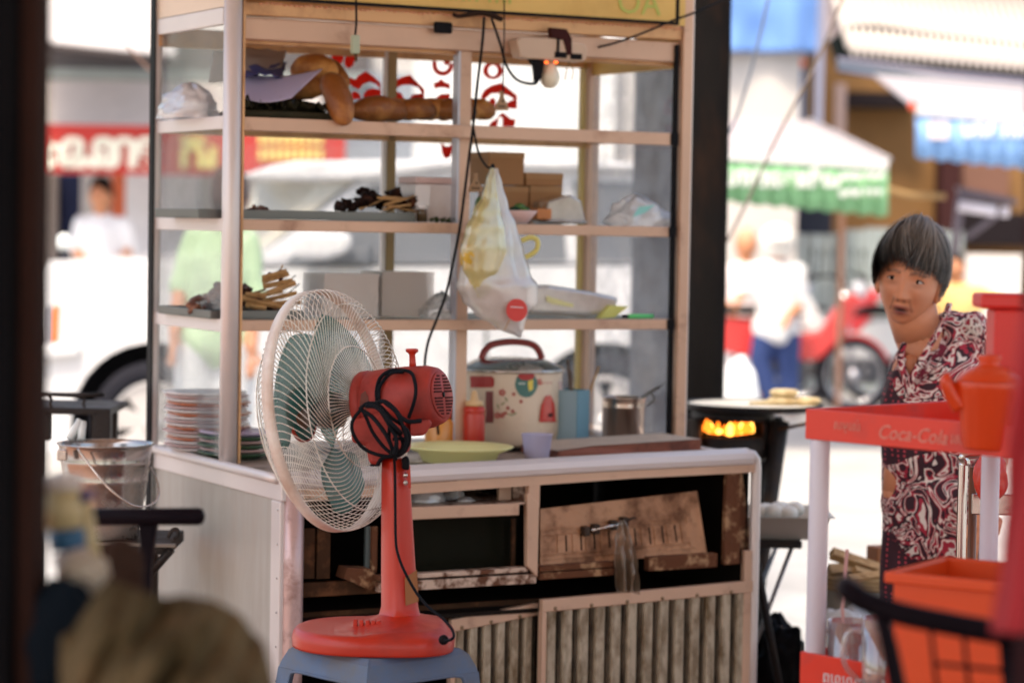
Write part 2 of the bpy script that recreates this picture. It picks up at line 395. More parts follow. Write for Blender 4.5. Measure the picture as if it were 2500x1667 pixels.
# right end: rounded corner post
b = C(); b.tube([(WD-.03, .004, .778), (WD-.012, .004, .774), (WD-.002, .004, .762), (WD, .004, .74)]+[(WD, .004, z) for z in (.7, .5, .3, .05)], .0135, 12); b.build('corner_post', alu_p, cart)
b = C(); b.box(WD-.026, WD-.014, -.008, .004, .757, .780, .003); b.build('rim_corner_cap', M_('orange scuffed cap', (.75, .18, .08), .4), cart)
rim([(WD, .02, .762), (WD, .4, .762), (WD, .9, .762)], .012)
# left front post rounded (pinkish, worn)
b = C(); b.tube([(.032, .012, .06), (.032, .012, .3), (.032, .012, .5), (.032, .012, .722)], .026, 16); b.build('corner_post', M_('worn lilac tube', (.60, .42, .40), .35, .4, .12, 6, dirt=(.30, .15, .11), dscale=9, damt=.42), cart)
# interior
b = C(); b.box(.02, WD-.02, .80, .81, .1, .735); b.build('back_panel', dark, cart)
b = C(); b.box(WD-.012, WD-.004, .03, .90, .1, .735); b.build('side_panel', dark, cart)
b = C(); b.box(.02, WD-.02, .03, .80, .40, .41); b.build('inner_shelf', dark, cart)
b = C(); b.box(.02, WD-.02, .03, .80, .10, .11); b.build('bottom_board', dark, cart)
# inner left rusty boards
for x0, x1 in ((738, 768), (774, 806)):
    b = C(); cbox(b, x0, 1290, x1, 1412, .06, .012); b.build('inner_board', brownd, cart)
b = C(); cbox(b, 738, 1418, 936, 1452, .05, .02); b.build('inner_rail', brownd, cart)
b = C(); cbox(b, 908, 1285, 921, 1398, .05, .01); lab(b.build('inner_frame', alu_rr, cart), 'peeling frame edge')
b = C(); cbox(b, 893, 1285, 906, 1390, .06, .01); b.build('inner_frame', M_('dull teal edge', (.09, .12, .12), .4), cart)
b = C()
q = [cv_(x, y, .03) for x, y in ((848, 1385), (905, 1388), (930, 1418), (905, 1440), (840, 1412))]
b.prism([(u, .03, z) for u, z in q], (0, .05, 0)); b.build('broken_bracket', alu_rr, cart)
# dividers
b = C(); cbox(b, 1291, 1150, 1319, 1240, -.004, .02, .002); b.build('divider', alu, cart)
b = C(); q = [cv_(x, y, -.006) for x, y in ((1287, 1206), (1292, 1203), (1317, 1230), (1313, 1408), (1287, 1382))]
b.prism([(u, -.006, z) for u, z in q], (0, .018, 0)); b.build('divider', alu, cart, bev=.002)
b = C(); cbox(b, 1219, 1152, 1249, 1226, .06, .015, .002); b.build('divider', alu, cart)
b = C(); cbox(b, 1253, 1152, 1283, 1232, .065, .015, .002); lab(b.build('divider', alu_r, cart), 'rust edged divider')
b = C(); q = [cv_(x, y, .0) for x, y in ((1777, 1130), (1806, 1128), (1806, 1250), (1806, 1375), (1768, 1378), (1772, 1250))]
b.prism([(u, .0, z) for u, z in q], (0, .015, 0)); b.build('divider', alu_rr, cart)
b = C(); q = [cv_(x, y, .03) for x, y in ((1808, 1150), (1812, 1150), (1833, 1330), (1828, 1345), (1790, 1340), (1800, 1250))]
b.prism([(u, .03, z) for u, z in q], (0, .01, 0)); b.build('rusted_gusset', alu_rr, cart)
# drawer
b = C(); cbox(b, 1000, 1233, 1268, 1263, -.012, .012, .002)
b.build('drawer_front', alu, cart)
b = C(); cbox(b, 960, 1262, 1262, 1400, .10, .005); lab(b.build('smoked_pane', M_('smoked pane', (.012, .012, .008), .12, 0, .3), cart), 'dark glossy pane below the drawer')
b = C(); cbox(b, 1250, 1266, 1258, 1385, .08, .006); b.build('inner_frame', brownd, cart)
b = C(); cbox(b, 960, 1232, 1290, 1236, .0, .35); b.build('drawer_floor', alu_r, cart)
# lower rails (two runs, sagging)
def rail(px, py, px2, py2, h, v, dv, mat, name):
    b = C(); a0 = cv_(px, py, v); a1 = cv_(px2, py2, v); h0 = h/1030.
    b.prism([(a0[0], v, a0[1]), (a1[0], v, a1[1]), (a1[0], v, a1[1]-h0), (a0[0], v, a0[1]-h0)], (0, dv, 0)); return b.build(name, mat, cart, bev=.0015)
rail(925, 1405, 1290, 1384, 12, -.006, .03, alu_r, 'lower_rail')
rail(925, 1422, 1310, 1400, 24, -.002, .02, alu_r, 'lower_rail')
rail(1318, 1382, 1500, 1370, 14, -.004, .03, alu_rr, 'lower_rail')
rail(1318, 1398, 1500, 1386, 18, -.001, .02, alu_rr, 'lower_rail')
rail(1585, 1360, 1752, 1350, 36, -.003, .025, alu_rr, 'lower_rail')
b = C(); cbox(b, 738, 1462, 1835, 1500, .10, .01); b.build('inner_rail', brownd, cart)
# ribbed lower panels, each rib a part
def rib_panel(x0, y0, x1, y1, n, v):
    a0 = cv_(x0, y0, v); a1 = cv_(x1, y1, v)
    fr = C(); hh = .031
    fr.prism([(a0[0], v-.006, a0[1]), (a1[0], v-.006, a1[1]), (a1[0], v-.006, a1[1]-hh*.95), (a0[0], v-.006, a0[1]-hh)], (0, .018, 0))
    o = fr.build('panel_top_rail', alu, cart, bev=.002)
    for k in range(6 if n > 6 else 3):
        t = (k+.35)/(6 if n > 6 else 3); p = Vector((lerp(a0[0], a1[0], t), v-.007, lerp(a0[1], a1[1], t)-.024))
        s_ = C(); s_.ell(p, (.005, .003, .005), 10, 6); s_.build('screw', M_('rusty screw', (.25, .17, .1), .5, .5) if k == 0 and n > 6 else bpy.data.materials.get('rusty screw') or ribd, cart)
    bk = C(); bk.prism([(a0[0], v+.014, a0[1]-.01), (a1[0], v+.014, a1[1]-.01), (a1[0], v+.014, .05), (a0[0], v+.014, .05)], (0, .004, 0)); bk.build('groove_sheet', ribd, cart)
    st = C(); st.box(a0[0], a0[0]+.012, v-.006, v+.016, .05, a0[1]-hh); st.build('panel_edge', alu, cart)
    W_ = (a1[0]-a0[0]-.012)/n
    for k in range(n):
        u0 = a0[0]+.014+k*W_; zt = lerp(a0[1], a1[1], (k+.5)/n)-hh+.002
        r_ = C(); w_ = W_*.70; zz = .05
        pf = [(0, .012), (.12, .002), (.2, 0), (.8, 0), (.88, .002), (1, .012)]
        vs = [(u0+f*w_, v+d, zz) for f, d in pf]+[(u0+f*w_, v+d, zt+random.uniform(-.001, .001)) for f, d in pf]
        r_.add(vs, [(i, i+1, i+7, i+6) for i in range(5)]); r_.build('rib', ribm, cart)
        r2 = C(); u2 = u0+w_+W_*.10; r2.box(u2, u2+W_*.10, v+.006, v+.0135, zz, zt); r2.build('rib', ribd, cart)
rib_panel(1322, 1463, 1836, 1416, 13, -.004)
rib_panel(1100, 1511, 1312, 1471, 6, .04)
b = C(); b.box(WD-.035, WD-.012, -.006, .012, .05, .53, .002); b.build('panel_edge', alu, cart)
# cabinet ------------------------------------------------
def post(u, v, z0, z1, wu, wv, mat, name='post', bev=.003): b = C(); b.box(u-wu/2, u+wu/2, v-wv/2, v+wv/2, z0, z1, bev); return b.build(name, mat, cart)
b = C(); b.tube([(.012, VF, .745), (.012, VF, 1.3), (.012, VF, 2.03)], .0225, 20); lab(b.build('front_post', alu_p, cart), 'thick round aluminium post')
b = C(); b.box(.034, .040, VF-.012, VF+.016, .757, 2.0); b.build('glazing_bead', alu_w, cart)
post(.0, VB, .75, 2.03, .022, .022, alu_p, 'back_post')
b = C(); b.box(-.013, -.009, VB-.014, VB+.02, .1, 2.03); b.build('post_edge', blackp, cart)
post(WD-.008, VF, .78, 2.03, .03, .03, alu, 'front_post')
b = C(); b.box(WD+.006, WD+.012, VF-.01, VF+.01, .78, 2.03); b.build('glazing_bead', alu_p, cart)
b = C(); b.box(WD-.040, WD-.030, VF-.004, VF+.01, .78, 1.84); b.build('door_seal', blackp, cart)
post(WD-.01, VB, .76, 1.90, .04, .03, alu, 'back_post')
b = C(); b.box(WD-.045, WD-.040, VB-.02, VB+.01, .76, 1.86); b.build('door_seal', M_('amber glazing bead', (.5, .32, .06), .5), cart)
post(cv_(1131, 300, VF+.03)[0], VF+.03, .76, 1.84, .036, .02, alu, 'centre_post')
b = C(); uu = cv_(1113, 300, VF+.03)[0]; b.box(uu, uu+.008, VF+.02, VF+.05, .76, 1.82); b.build('glazing_bead', M_('grey glazing bead', (.5, .5, .55), .4, .5), cart)
ub = cv_(948, 400, VB-.01)[0]
post(ub+.006, VB-.01, .76, 1.84, .026, .02, M_('tan back post', (.42, .28, .13), .5, .1), 'centre_post')
post(ub-.014, VB-.01, .76, 1.84, .012, .018, alu_p, 'centre_post')
# shelves
SH = [(1.605, .033), (1.355, .027), (1.108, .027)]
for i, (z, h) in enumerate(SH):
    b = C(); b.box(.03, WD-.03, VF-.008, VF+.012, z-h, z, .002)
    o = b.build('shelf_rail', alu, cart)
    b = C(); b.box(.0, WD-.02, VB-.02, VB, z-h*.9, z-.002, .002); b.build('shelf_back_rail', alu_w if i == 0 else alu, cart)
    b = C(); b.box(-.004, .012, VF+.02, VB-.012, z-.030, z+.002, .002); b.build('shelf_side_rail', alu_p, cart)
    b = C(); b.box(WD-.03, WD-.015, VF+.02, VB-.02, z-.02, z-.001); b.build('shelf_side_rail', alu, cart)
    b = C(); b.box(.013, WD-.031, VF+.0125, VB-.021, z-.008, z-.001); b.build('shelf_pane', glass_s, cart)
    b = C(); b.box(WD-.055, WD-.031, VF-.010, VF-.0085, z-h, z); b.build('rail_end_cap', blackp, cart)
# header beams and fascia
HZ = 1.80
b = C(); b.box(.03, WD-.024, VF-.006, VF+.03, 1.853, 1.884, .002); b.build('header_beam', alu_w, cart)
b = C(); b.box(.03, WD-.024, VF+.006, VF+.035, 1.795, 1.848, .003); b.build('header_beam', alu, cart)
b = C(); b.box(.03, WD-.024, VF+.036, VF+.06, 1.786, 1.838, .002); b.build('header_beam', alu_w, cart)
b = C(); b.box(.0, WD-.02, VB-.018, VB, 1.800, 1.85, .002); b.build('header_beam', alu_w, cart)
b = C(); b.box(-.006, .012, VF+.024, VB-.012, 1.83, 1.870, .002); b.build('side_header', alu_p, cart)
b = C(); b.box(-.003, .008, VF+.024, VB-.012, 1.872, 2.03); b.build('side_fascia', M_('cream side fascia', (.76, .62, .48), .5), cart)
b = C(); b.box(WD-.022, WD-.01, VF+.02, VB-.02, 1.78, 1.87, .002); b.build('side_header', yellowm, cart)
b = C(); b.box(.0, WD, VF+.05, VB, 1.888, 1.90); b.build('cabinet_ceiling', alu_w, cart)
b = C(); b.box(.034, WD-.06, VF-.030, VF-.02, 1.898, 2.03); b.build('fascia_board', yellowm, cart)
b = C(); b.box(.034, WD-.05, VF-.032, VF-.018, 1.890, 1.8975); b.build('fascia_trim', blackp, cart)
b = C(); b.box(WD-.059, WD-.05, VF-.032, VF-.018, 1.8976, 2.03); b.build('fascia_trim', blackp, cart)
b = C(); b.box(WD-.049, WD-.024, VF-.02, VF+.0, 1.89, 2.03); b.build('fascia_end', yellowm, cart)
b = C()
for k in range(90): b.ell((.08+k*.0135+random.uniform(-.003, .003), VF-.009, 1.884+random.uniform(-.003, .001)), (.006, .003, .003), 6, 4)
b.build('sealant_bead', M_('orange sealant', (.75, .35, .2), .5), cart, kind='stuff')
gl_ = M_('faded green letter', (.45, .50, .10), .5)
def ctext(s_, px, py, v, size, mat, name='lettering', mirror=False, **k):
    u, z = cv_(px, py, v); x = cw(1,0,0)-cw(0,0,0)
    if mirror: x = -x
    return text(s_, size, mat, axes(x, Vector((0,0,1)), (-CV if not mirror else CV), cw(u, v, z)), cart, name, **k)
ctext('bánh mì', 1150, -18, VF-.0318, .075, gl_)
ctext('OÀ', 1560, 10, VF-.0318, .09, gl_)
# glass panes
b = C(); b.box(.004, .008, VF+.025, VB-.012, .77, 1.83); b.build('side_pane', glass, cart)
b = C(); b.box(WD-.014, WD-.010, VF+.016, VB-.02, .79, 1.78); b.build('side_pane', glass_d, cart)
for u0, u1 in ((.012, ub-.022), (ub+.02, WD-.032)):
    b = C(); b.box(u0, u1, VB-.006, VB-.002, .77, 1.80); b.build('back_pane', glass, cart)
# red painted letters on the back glass, read mirrored from this side
def letter(poly, off, s=2.8):
    b = C(); q = [cv_(off+x/s, y/s, VB-.008) for x, y in poly]
    b.prism([(u, VB-.008, z) for u, z in q], (0, .0015, 0)); b.build('painted_letter', red, cart)
def ringl(cx, cy, rx, ry, ix, iy, off, s=2.8, a0=0, a1=360):
    b = C(); n = 24
    P1 = []; P2 = []
    for k in range(n+1):
        a = R(a0+(a1-a0)*k/n)
        P1.append(cv_(off+(cx+rx*math.cos(a))/s, (cy+ry*math.sin(a))/s, VB-.008)); P2.append(cv_(off+(cx+ix*math.cos(a))/s, (cy+iy*math.sin(a))/s, VB-.008))
    vs = [(u, VB-.008, z) for u, z in P1]+[(u, VB-.008, z) for u, z in P2]+[(u, VB-.0065, z) for u, z in P1]+[(u, VB-.0065, z) for u, z in P2]
    m = n+1
    b.add(vs, [(k, k+1, m+k+1, m+k) for k in range(n)]+[(2*m+k, 3*m+k, 3*m+k+1, 2*m+k+1) for k in range(n)]); b.build('painted_letter', red, cart)
def ellp(cx, cy, rx, ry, rot=0, n=20):
    return [(cx+rx*math.cos(2*PI*k/n)*math.cos(rot)-ry*math.sin(2*PI*k/n)*math.sin(rot), cy+rx*math.cos(2*PI*k/n)*math.sin(rot)+ry*math.sin(2*PI*k/n)*math.cos(rot)) for k in range(n)]
ringl(570, 485, 68, 60, 33, 38, 1000)
letter([(487,700),(492,650),(515,615),(560,585),(628,568),(735,655),(735,745),(690,745),(668,738),(664,705),(690,690),(716,680),(676,655),(620,640),(560,642),(520,675),(508,705)], 1000)
letter([(500,730),(520,750),(560,752),(585,735),(590,700),(582,672),(556,672),(545,690),(552,712),(535,722),(515,715)], 1000)
letter([(545,858),(560,835),(600,812),(612,790),(636,770),(662,790),(690,812),(726,818),(716,868),(636,868),(636,805),(612,800),(598,868),(548,868)], 1000)
ringl(228, 445, 72, 76, 42, 44, 1000, a0=-10, a1=200)
letter([(158,430),(160,395),(175,362),(188,355),(210,380),(200,400),(178,412),(182,440)], 1000)
letter(ellp(256, 428, 22, 20), 1000)
letter([(162,572),(195,560),(215,542),(245,565),(276,574),(276,612),(235,600),(195,602),(176,612)], 1000)
letter([(180,700),(184,668),(215,645),(276,640),(276,708),(235,705),(210,735),(172,728)], 1000)
letter([(216,975),(222,1040),(235,1075),(255,1085),(280,1070),(292,1030),(296,975),(275,1000),(245,1002)], 1000)
letter([(0,510),(100,610),(102,700),(10,700),(12,670),(40,650),(96,640),(50,590),(0,580)], 1000)
letter(ellp(1330, 392, 40, 52), 350); letter(ellp(1412, 408, 34, 60, .2), 350)
letter([(1362,505),(1410,530),(1450,545),(1470,520),(1520,490),(1575,525),(1622,568),(1622,612),(1590,575),(1550,560),(1505,575),(1470,615),(1430,590),(1405,565)], 350)
letter([(1505,690),(1505,650),(1530,615),(1570,605),(1625,615),(1625,690)], 350); letter([(1430,680),(1425,635),(1450,625),(1480,645),(1488,680)], 350)
letter([(1702,640),(1706,560),(1770,528),(1818,514),(1870,560),(1922,612),(1918,702),(1832,700),(1826,662),(1850,645),(1905,640),(1880,600),(1830,582),(1770,584),(1725,608)], 350)
letter([(1712,690),(1712,650),(1735,628),(1765,640),(1782,675),(1770,700)], 350)
# ornate pressed panel leaning inside the right bay
def P4(x, y, v): u, z = cv_(x, y, v); return Vector((u, v, z))
orn = thing('pressed_metal_panel', 'coppery pressed sheet panel with slots leaning in the cart front bay', 'metal panel', cw(.7, .02, .5), TH)
c4 = [P4(1319, 1242, .05), P4(1702, 1198, .05), P4(1726, 1350, .02), P4(1319, 1382, .02)]
def onq(s_, t_, d=0):
    a = c4[0].lerp(c4[1], s_); b_ = c4[3].lerp(c4[2], s_); return a.lerp(b_, t_)+Vector((0, -d, 0))
def slab(s0, t0, s1, t1, d0, d1):
    b = C(); q = [onq(s0, t0, d1), onq(s1, t0, d1), onq(s1, t1, d1), onq(s0, t1, d1)]; b.prism(q, (0, d1-d0, 0)); return b
slab(0, 0, 1, 1, -.004, 0).build('sheet', ornm, orn)
for a in ((0, .36, .93, .40), (.02, .86, .93, .90), (.90, .36, .93, .90), (.0, .46, .40, .48), (.5, .44, .88, .46), (0, .80, .36, .82), (.5, .80, .88, .82)):
    slab(*a, 0, .003).build('moulding', ornm, orn, bev=.001)
for k, s_ in enumerate((.10, .19, .27, .36, .52, .61, .69, .77, .86)):
    slab(s_, .49, s_+.045, .79, 0, .0025).build('raised_panel', ornm, orn)
    slab(s_+.05, .5, s_+.058, .78, 0, .0006).build('slot', dark, orn)
# bolt
b = C(); a0, a1 = onq(.29, .44, .018), onq(.50, .37, .018); b.tube([a0, a1], .005, 8)
b.build('bolt_bar', steel, orn)
for s_, t_ in ((.26, .45), (.32, .43), (.43, .395), (.50, .36)):
    b = C(); p = onq(s_, t_, .01); b.box(p.x-.009, p.x+.009, p.y-.012, p.y+.012, p.z-.012, p.z+.012, .003); b.build('bolt_bracket', M_('rusty iron', (.05, .03, .02), .6, .4) if s_ == .26 else bpy.data.materials['rusty iron'], orn)
b = C(); b.tube([onq(.5, .36, .02), onq(.53, .30, .025), onq(.56, .30, .02)], .003, 6); b.build('bolt_hook', bpy.data.materials['rusty iron'], orn)
# rag of old polythene hanging from the bolt
def rag():
    u0, z0 = cv_(1500, 1268, -.01)
    def fn(s_, t_):
        wdt = lerp(.012, .085, t_**.6)*(1 if t_ < .55 else 1-.45*(t_-.55)/.45)
        x = u0+.015+lerp(-.0, .02, t_)+(s_-.5)*wdt*1.15; z = z0-t_*.175-(abs(s_-.4)*.02 if t_ > .9 else 0)
        return (x, -.022-.012*math.sin(s_*17+t_*3)*(.3+t_)+.01*noise.noise(Vector((s_*4, t_*6, 0))), z)
    b = C(); b.grid(fn, 24, 26); return tag(b.build('plastic_rag', polyb, None), 'torn brown plastic rag hanging from the bolt of the leaning panel', 'rag')
rag()

# ============================================================ THINGS IN THE CABINET
def ground_c(x, y, v): u, z = cv_(x, y, v); return u
def zr(x, y, v): return cv_(x, y, v)[1]
def crumple(name, mat, x0, y0, x1, y1, v, dv, zbase, seed, label, cat='plastic bag', amp=.35, group=None, peak=None, parent=None):
    um, _ = cv_((x0+x1)/2, (y0+y1)/2, v); ua = cv_(x0, y0, v)[0]; ub_ = cv_(x1, y0, v)[0]; zt = cv_((x0+x1)/2, y0, v)[1]
    b = C(); hw = (ub_-ua)/2; h = zt-zbase
    vs, fs = [], []; n, m = 40, 16
    for i in range(m+1):
        t = i/m
        for k in range(n):
            a = 2*PI*k/n
            rr = math.sin(PI*min(1, .5+.5*t))**.6 if t < 1 else 0
            q = Vector((math.cos(a)*1.5, math.sin(a)*1.5, t*2+seed*3.7))
            f = 1+amp*(noise.noise(q*1.3)+.6*noise.noise(q*3.2)+.35*abs(noise.noise(q*7)))
            px_ = peak if peak is not None else 0
            vs.append((um+px_*hw*t*t+math.cos(a)*hw*rr*f, v+math.sin(a)*dv*rr*f, zbase+h*(t**.9)*(1+amp*.5*noise.noise(q*2.2))+.0005))
    for i in range(m):
        for k in range(n): k2 = (k+1) % n; fs.append((i*n+k, i*n+k2, (i+1)*n+k2, (i+1)*n+k))
    b.add(vs, fs, True)
    if parent: return b.build(name, mat, parent)
    return tag(b.build(name, mat, None), label, cat, group)
S1, S2, S3, ZT = 1.605, 1.355, 1.108, .757
# --- top shelf
crumple('plastic_bag', polyc, 398, 205, 530, 300, .62, .10, S1, 1, 'crumpled white plastic bag at the left end of the top cabinet shelf', amp=.3)
def sheetthing(name, mat, pts4, label, cat, bulge=0, n=14, wr=.0, seed=0, solid=.001):
    # pts4: four (x,y,v) corners tl,tr,br,bl
    q = [P4(*p) for p in pts4]
    def fn(s_, t_):
        p = q[0].lerp(q[1], s_).lerp(q[3].lerp(q[2], s_), t_)
        k = bulge*math.sin(PI*s_)*1.0 + wr*noise.noise(Vector((s_*4, t_*4, seed)))
        return p+Vector((0, -wr*.5*noise.noise(Vector((s_*3, t_*5, seed+4))), -k))
    b = C(); b.grid(fn, n, n); return tag(b.build(name, mat, None, solid=solid), label, cat)
sheetthing('paper_sheet', paperl, [(556, 172, .60), (788, 168, .455), (712, 240, .40), (556, 224, .44)], 'lavender sheet of paper curling over the bread on the top shelf', 'paper', .018)
sheetthing('paper_sheet', paperg, [(545, 130, .70), (700, 124, .74), (688, 165, .60), (520, 205, .55)], 'grey paper sheet lying on top of the heap behind the lavender sheet', 'paper', -.006, wr=.01)
sheetthing('folded_cloth', M_('navy cloth', (.05, .05, .16), .8), [(570, 168, .68), (700, 150, .72), (690, 190, .50), (590, 195, .50)], 'navy blue cloth folded between the sheets on the top shelf', 'cloth', -.01, wr=.02, seed=3)
sheetthing('paper_sheet', M_('pale card', (.5, .45, .47), .7), [(522, 125, .66), (552, 128, .66), (545, 200, .55), (508, 203, .55)], 'narrow pale card leaning behind the thick round post', 'paper', 0)
# leaf wrapping heap
t = cthing('leaf_parcel', 'dark green leaf wrapped parcel under the papers on the top shelf', 'parcel', .18, .5, S1)
b = C(); ua, ub2 = cv_(575, 260, .48)[0], cv_(815, 260, .48)[0]
b.box(ua, ub2, .42, .60, S1+.001, S1+.02, .006); b.build('wrapping', olive, t)
b = C(); b.ell(((ua+ub2)/2, .54, S1+.028), ((ub2-ua)/2, .06, .030), 24, 14, nz=.2, nf=4); b.build('wrapping', olive, t)
for k in range(7):
    def fn(s_, t_, k=k):
        u = lerp(ua, ub2, (k+.1)/7+.12*s_); return (u+.02*t_, .42+.18*t_, S1+.045*(1-.4*s_)+.03*noise.noise(Vector((s_*3, t_*3, k*2))))
    b = C(); b.grid(fn, 6, 6); b.build('leaf', olive, t, solid=.001)
# bread: each loaf a thing
BRG = 'baguettes on the top cabinet shelf'
def loaf(pts, r, label, seed=0, mat=bread):
    pts = catmull(pts, 8); N = len(pts); rs = []
    for i in range(N):
        t_ = i/(N-1); rs.append(r*(max(0.004, 1-abs(2*t_-1)**3.2)**.62)*(1+.16*noise.noise(Vector((t_*5, seed*1.7, 0)))))
    b = C(); b.tube(pts, rs, 18)
    return tag(b.build('baguette', bread2 if int(seed) % 2 else bread, None), label, 'bread', BRG)
loaf([P4(800, 190, .47), P4(822, 230, .40), P4(845, 306, .335)], .036, 'baguette hanging down over the shelf edge with its blunt tip', 1)
loaf([P4(712, 190, .60), P4(760, 166, .56), P4(822, 176, .47)], .036, 'fat baguette lying on top of the pile above the hanging one', 14)
loaf([P4(700, 232, .60), P4(740, 218, .54), P4(792, 214, .47)], .028, 'short baguette whose end peeps from under the lavender paper', 2)
loaf([P4(755, 180, .62), P4(800, 165, .58), P4(850, 215, .52)], .026, 'baguette lying behind the arching one', 3)
for k, (x0, x1) in enumerate(((862, 985), (930, 1010), (985, 1050), (1030, 1100), (1075, 1150), (1130, 1192))):
    xm = (x0+x1)/2
    vv = .47+.02*(k % 2)+.012*k
    loaf([P4(x0-12, 274, vv), P4(xm, 266, vv+.01), P4(x1+14, 276, vv+.03)], .0285+.003*(k == 0),
         ['first baguette to the right of the hanging bread tip', 'second baguette in the row right of the hanging bread tip', 'third baguette in the row lying along the shelf',
          'fourth baguette in the row just left of the centre post', 'baguette half hidden behind the centre post', 'last baguette of the row, right of the centre post'][k], k+5)
# --- second shelf
t = cthing('steel_tray', 'long dark steel tray on the left half of the second shelf', 'tray', .2, .5, S2)
b = C(); ua, ue = cv_(420, 520, .6)[0], cv_(1000, 520, .45)[0]
b.box(ua, ue, .42, .72, S2+.001, S2+.004); b.build('tray_base', dullst, t)
for (a, c_, d, e) in ((ua, ue, .415, .42), (ua, ue, .72, .725), (ua, ua+.005, .4201, .7199), (ue-.005, ue, .4201, .7199)):
    b = C(); b.box(a, c_, d, e, S2+.001, S2+.024, .001); b.build('tray_edge', dullst, t)
def skewer_heap(x0, x1, ytop, v, zb, n, mat, nstick, label, name='grilled_meat_heap', seedb=0, stick_len=.12):
    t = cthing(name, label, 'grilled meat', cv_((x0+x1)/2, 500, v)[0], v, zb)
    ua, ue = cv_(x0, 500, v)[0], cv_(x1, 500, v)[0]; h = cv_((x0+x1)/2, ytop, v)[1]-zb
    rnd = random.Random(seedb)
    for k in range(n):
        f = rnd.random(); u = lerp(ua, ue, f); hh = h*(1-abs(2*f-1)**2)*rnd.uniform(.15, .9)
        L = rnd.uniform(.012, .028); b = C()
        rot = Euler((rnd.uniform(-.6, .6), rnd.uniform(-.8, .8), rnd.uniform(0, 3))).to_matrix()
        b.ell((u, v+rnd.uniform(-.05, .05), zb+.008+hh), (L, L*.45, L*.4), 12, 8, rot, nz=.5, nf=2.2, seed=k*3+seedb); b.build('meat_piece', mat, t)
    for k in range(nstick):
        f = rnd.random(); u = lerp(ua, ue, .3+.6*f); z = zb+h*rnd.uniform(.1, .8)*(1-abs(f-.5)); a = rnd.uniform(-.2, .5); L = rnd.uniform(.5, 1)*stick_len
        b = C(); b.tube([(u-L/2*math.cos(a), v-.05+rnd.uniform(-.01, .02), max(zb+.006, z-L/2*math.sin(a))), (u+L/2*math.cos(a), v-.04, z+L/2*math.sin(a))], .004*rnd.uniform(.6, 1.2), 6); b.build('skewer_stick', woodm, t)
    return t
skewer_heap(835, 1005, 462, .50, S2+.025, 46, charm, 7, 'blackened heap of grilled skewers on the second shelf', seedb=3)
skewer_heap(612, 665, 500, .55, S2+.006, 5, skewm, 0, 'flat brown strip of meat alone on the long tray', seedb=9)
t = cthing('wooden_board', 'small pale wooden board under the blackened skewers', 'board', cv_(920, 530, .45)[0], .45, S2)
b = C(); b.box(cv_(882, 530, .43)[0], cv_(1012, 530, .43)[0], .43, .58, S2+.001, S2+.022, .002); b.build('board', M_('pale oily wood', (.45, .33, .18), .5), t)
# white container
t = cthing('plastic_container', 'square white plastic tub with pinkish lid on the second shelf', 'container', cv_(1060, 535, .5)[0], .5, S2)
ua, ue = cv_(1010, 500, .47)[0], cv_(1112, 500, .47)[0]
b = C(); b.box(ua, ue, .46, .58, S2+.001, cv_(1060, 450, .47)[1], .006); b.build('tub', M_('milky plastic', (.75, .68, .66), .4, 0, .05, dirt=(.5, .3, .2), dscale=5, damt=.35, dw=.2), t)
b = C(); b.box(ua+.004, ue-.004, .464, .576, cv_(1060, 450, .47)[1]+.001, cv_(1060, 433, .47)[1], .004); b.build('lid', M_('pinkish lid', (.68, .48, .45), .5), t)
b = C(); b.box(ua-.004, ua+.038, .452, .458, cv_(1020, 502, .47)[1], cv_(1020, 452, .47)[1]); b.build('paper_label', white, t)
t = cthing('glass_jar', 'little brown glass jar in front of the white tub', 'jar', cv_(1035, 535, .44)[0], .44, S2)
b = C(); b.lathe([(0, .001), (.014, .001), (.014, .03), (.012, .034)], 16, (cv_(1030, 520, .44)[0], .44, S2)); b.build('jar', M_('brown glass', (.10, .06, .03), .15), t)
b = C(); b.lathe([(0, .035), (.0135, .0345), (.0135, .044), (0, .044)], 16, (cv_(1030, 520, .44)[0], .44, S2)); b.build('lid', white, t)
# garnish scatter
t = cthing('herb_scraps', 'scraps of green herbs scattered on the second shelf by the jar', 'herbs', cv_(1080, 545, .42)[0], .42, S2)
t['kind'] = 'stuff'
b = C()
for k in range(40):
    u = cv_(1055+random.random()*70, 540, .42)[0]; b.ell((u, .40+random.random()*.04, S2+.004+random.random()*.008), (.006, .003, .002), 6, 4, Euler((random.random()*2, random.random()*2, random.random()*3)).to_matrix())
b.build('scrap', M_('herb', (.05, .07, .03), .7, 0, .6, 30), t, kind='stuff')
# cardboard boxes
def cardbox(x0, y0, x1, y1, v, dv, zb, label):
    ua = cv_(x0, y1, v)[0]; ue = cv_(x1, y1, v)[0]; zt = cv_((x0+x1)/2, y0, v)[1]
    t = cthing('cardboard_box', label, 'box', (ua+ue)/2, v+dv/2, zb, 'brown cardboard boxes on the second shelf')
    b = C(); b.box(ua, ue, v, v+dv, zb+.001, zt-.001, .0015); b.build('box_body', card, t)
    b = C(); b.box(ua-.001, ue+.001, v-.001, v+dv+.001, zt-.016, zt, .001); b.build('lid', M_('box lid', (.40, .21, .09), .7), t)
    return zt
z1 = cardbox(1222, 455, 1290, 490, .54, .13, S2, 'lower left cardboard box, half behind the yellow bag')
z1b = cardbox(1294, 455, 1372, 492, .54, .13, S2, 'lower right cardboard box of the four')
cardbox(1192, 372, 1279, 453, .545, .12, max(z1, z1b), 'tall cardboard box standing highest on the second shelf')
cardbox(1284, 423, 1374, 455, .545, .12, z1b, 'flat cardboard box right of the tall one')
t = cthing('wrapped_bread_block', 'plastic wrapped tan block at the foot of the cardboard boxes', 'parcel', cv_(1370, 520, .48)[0], .5, S2)
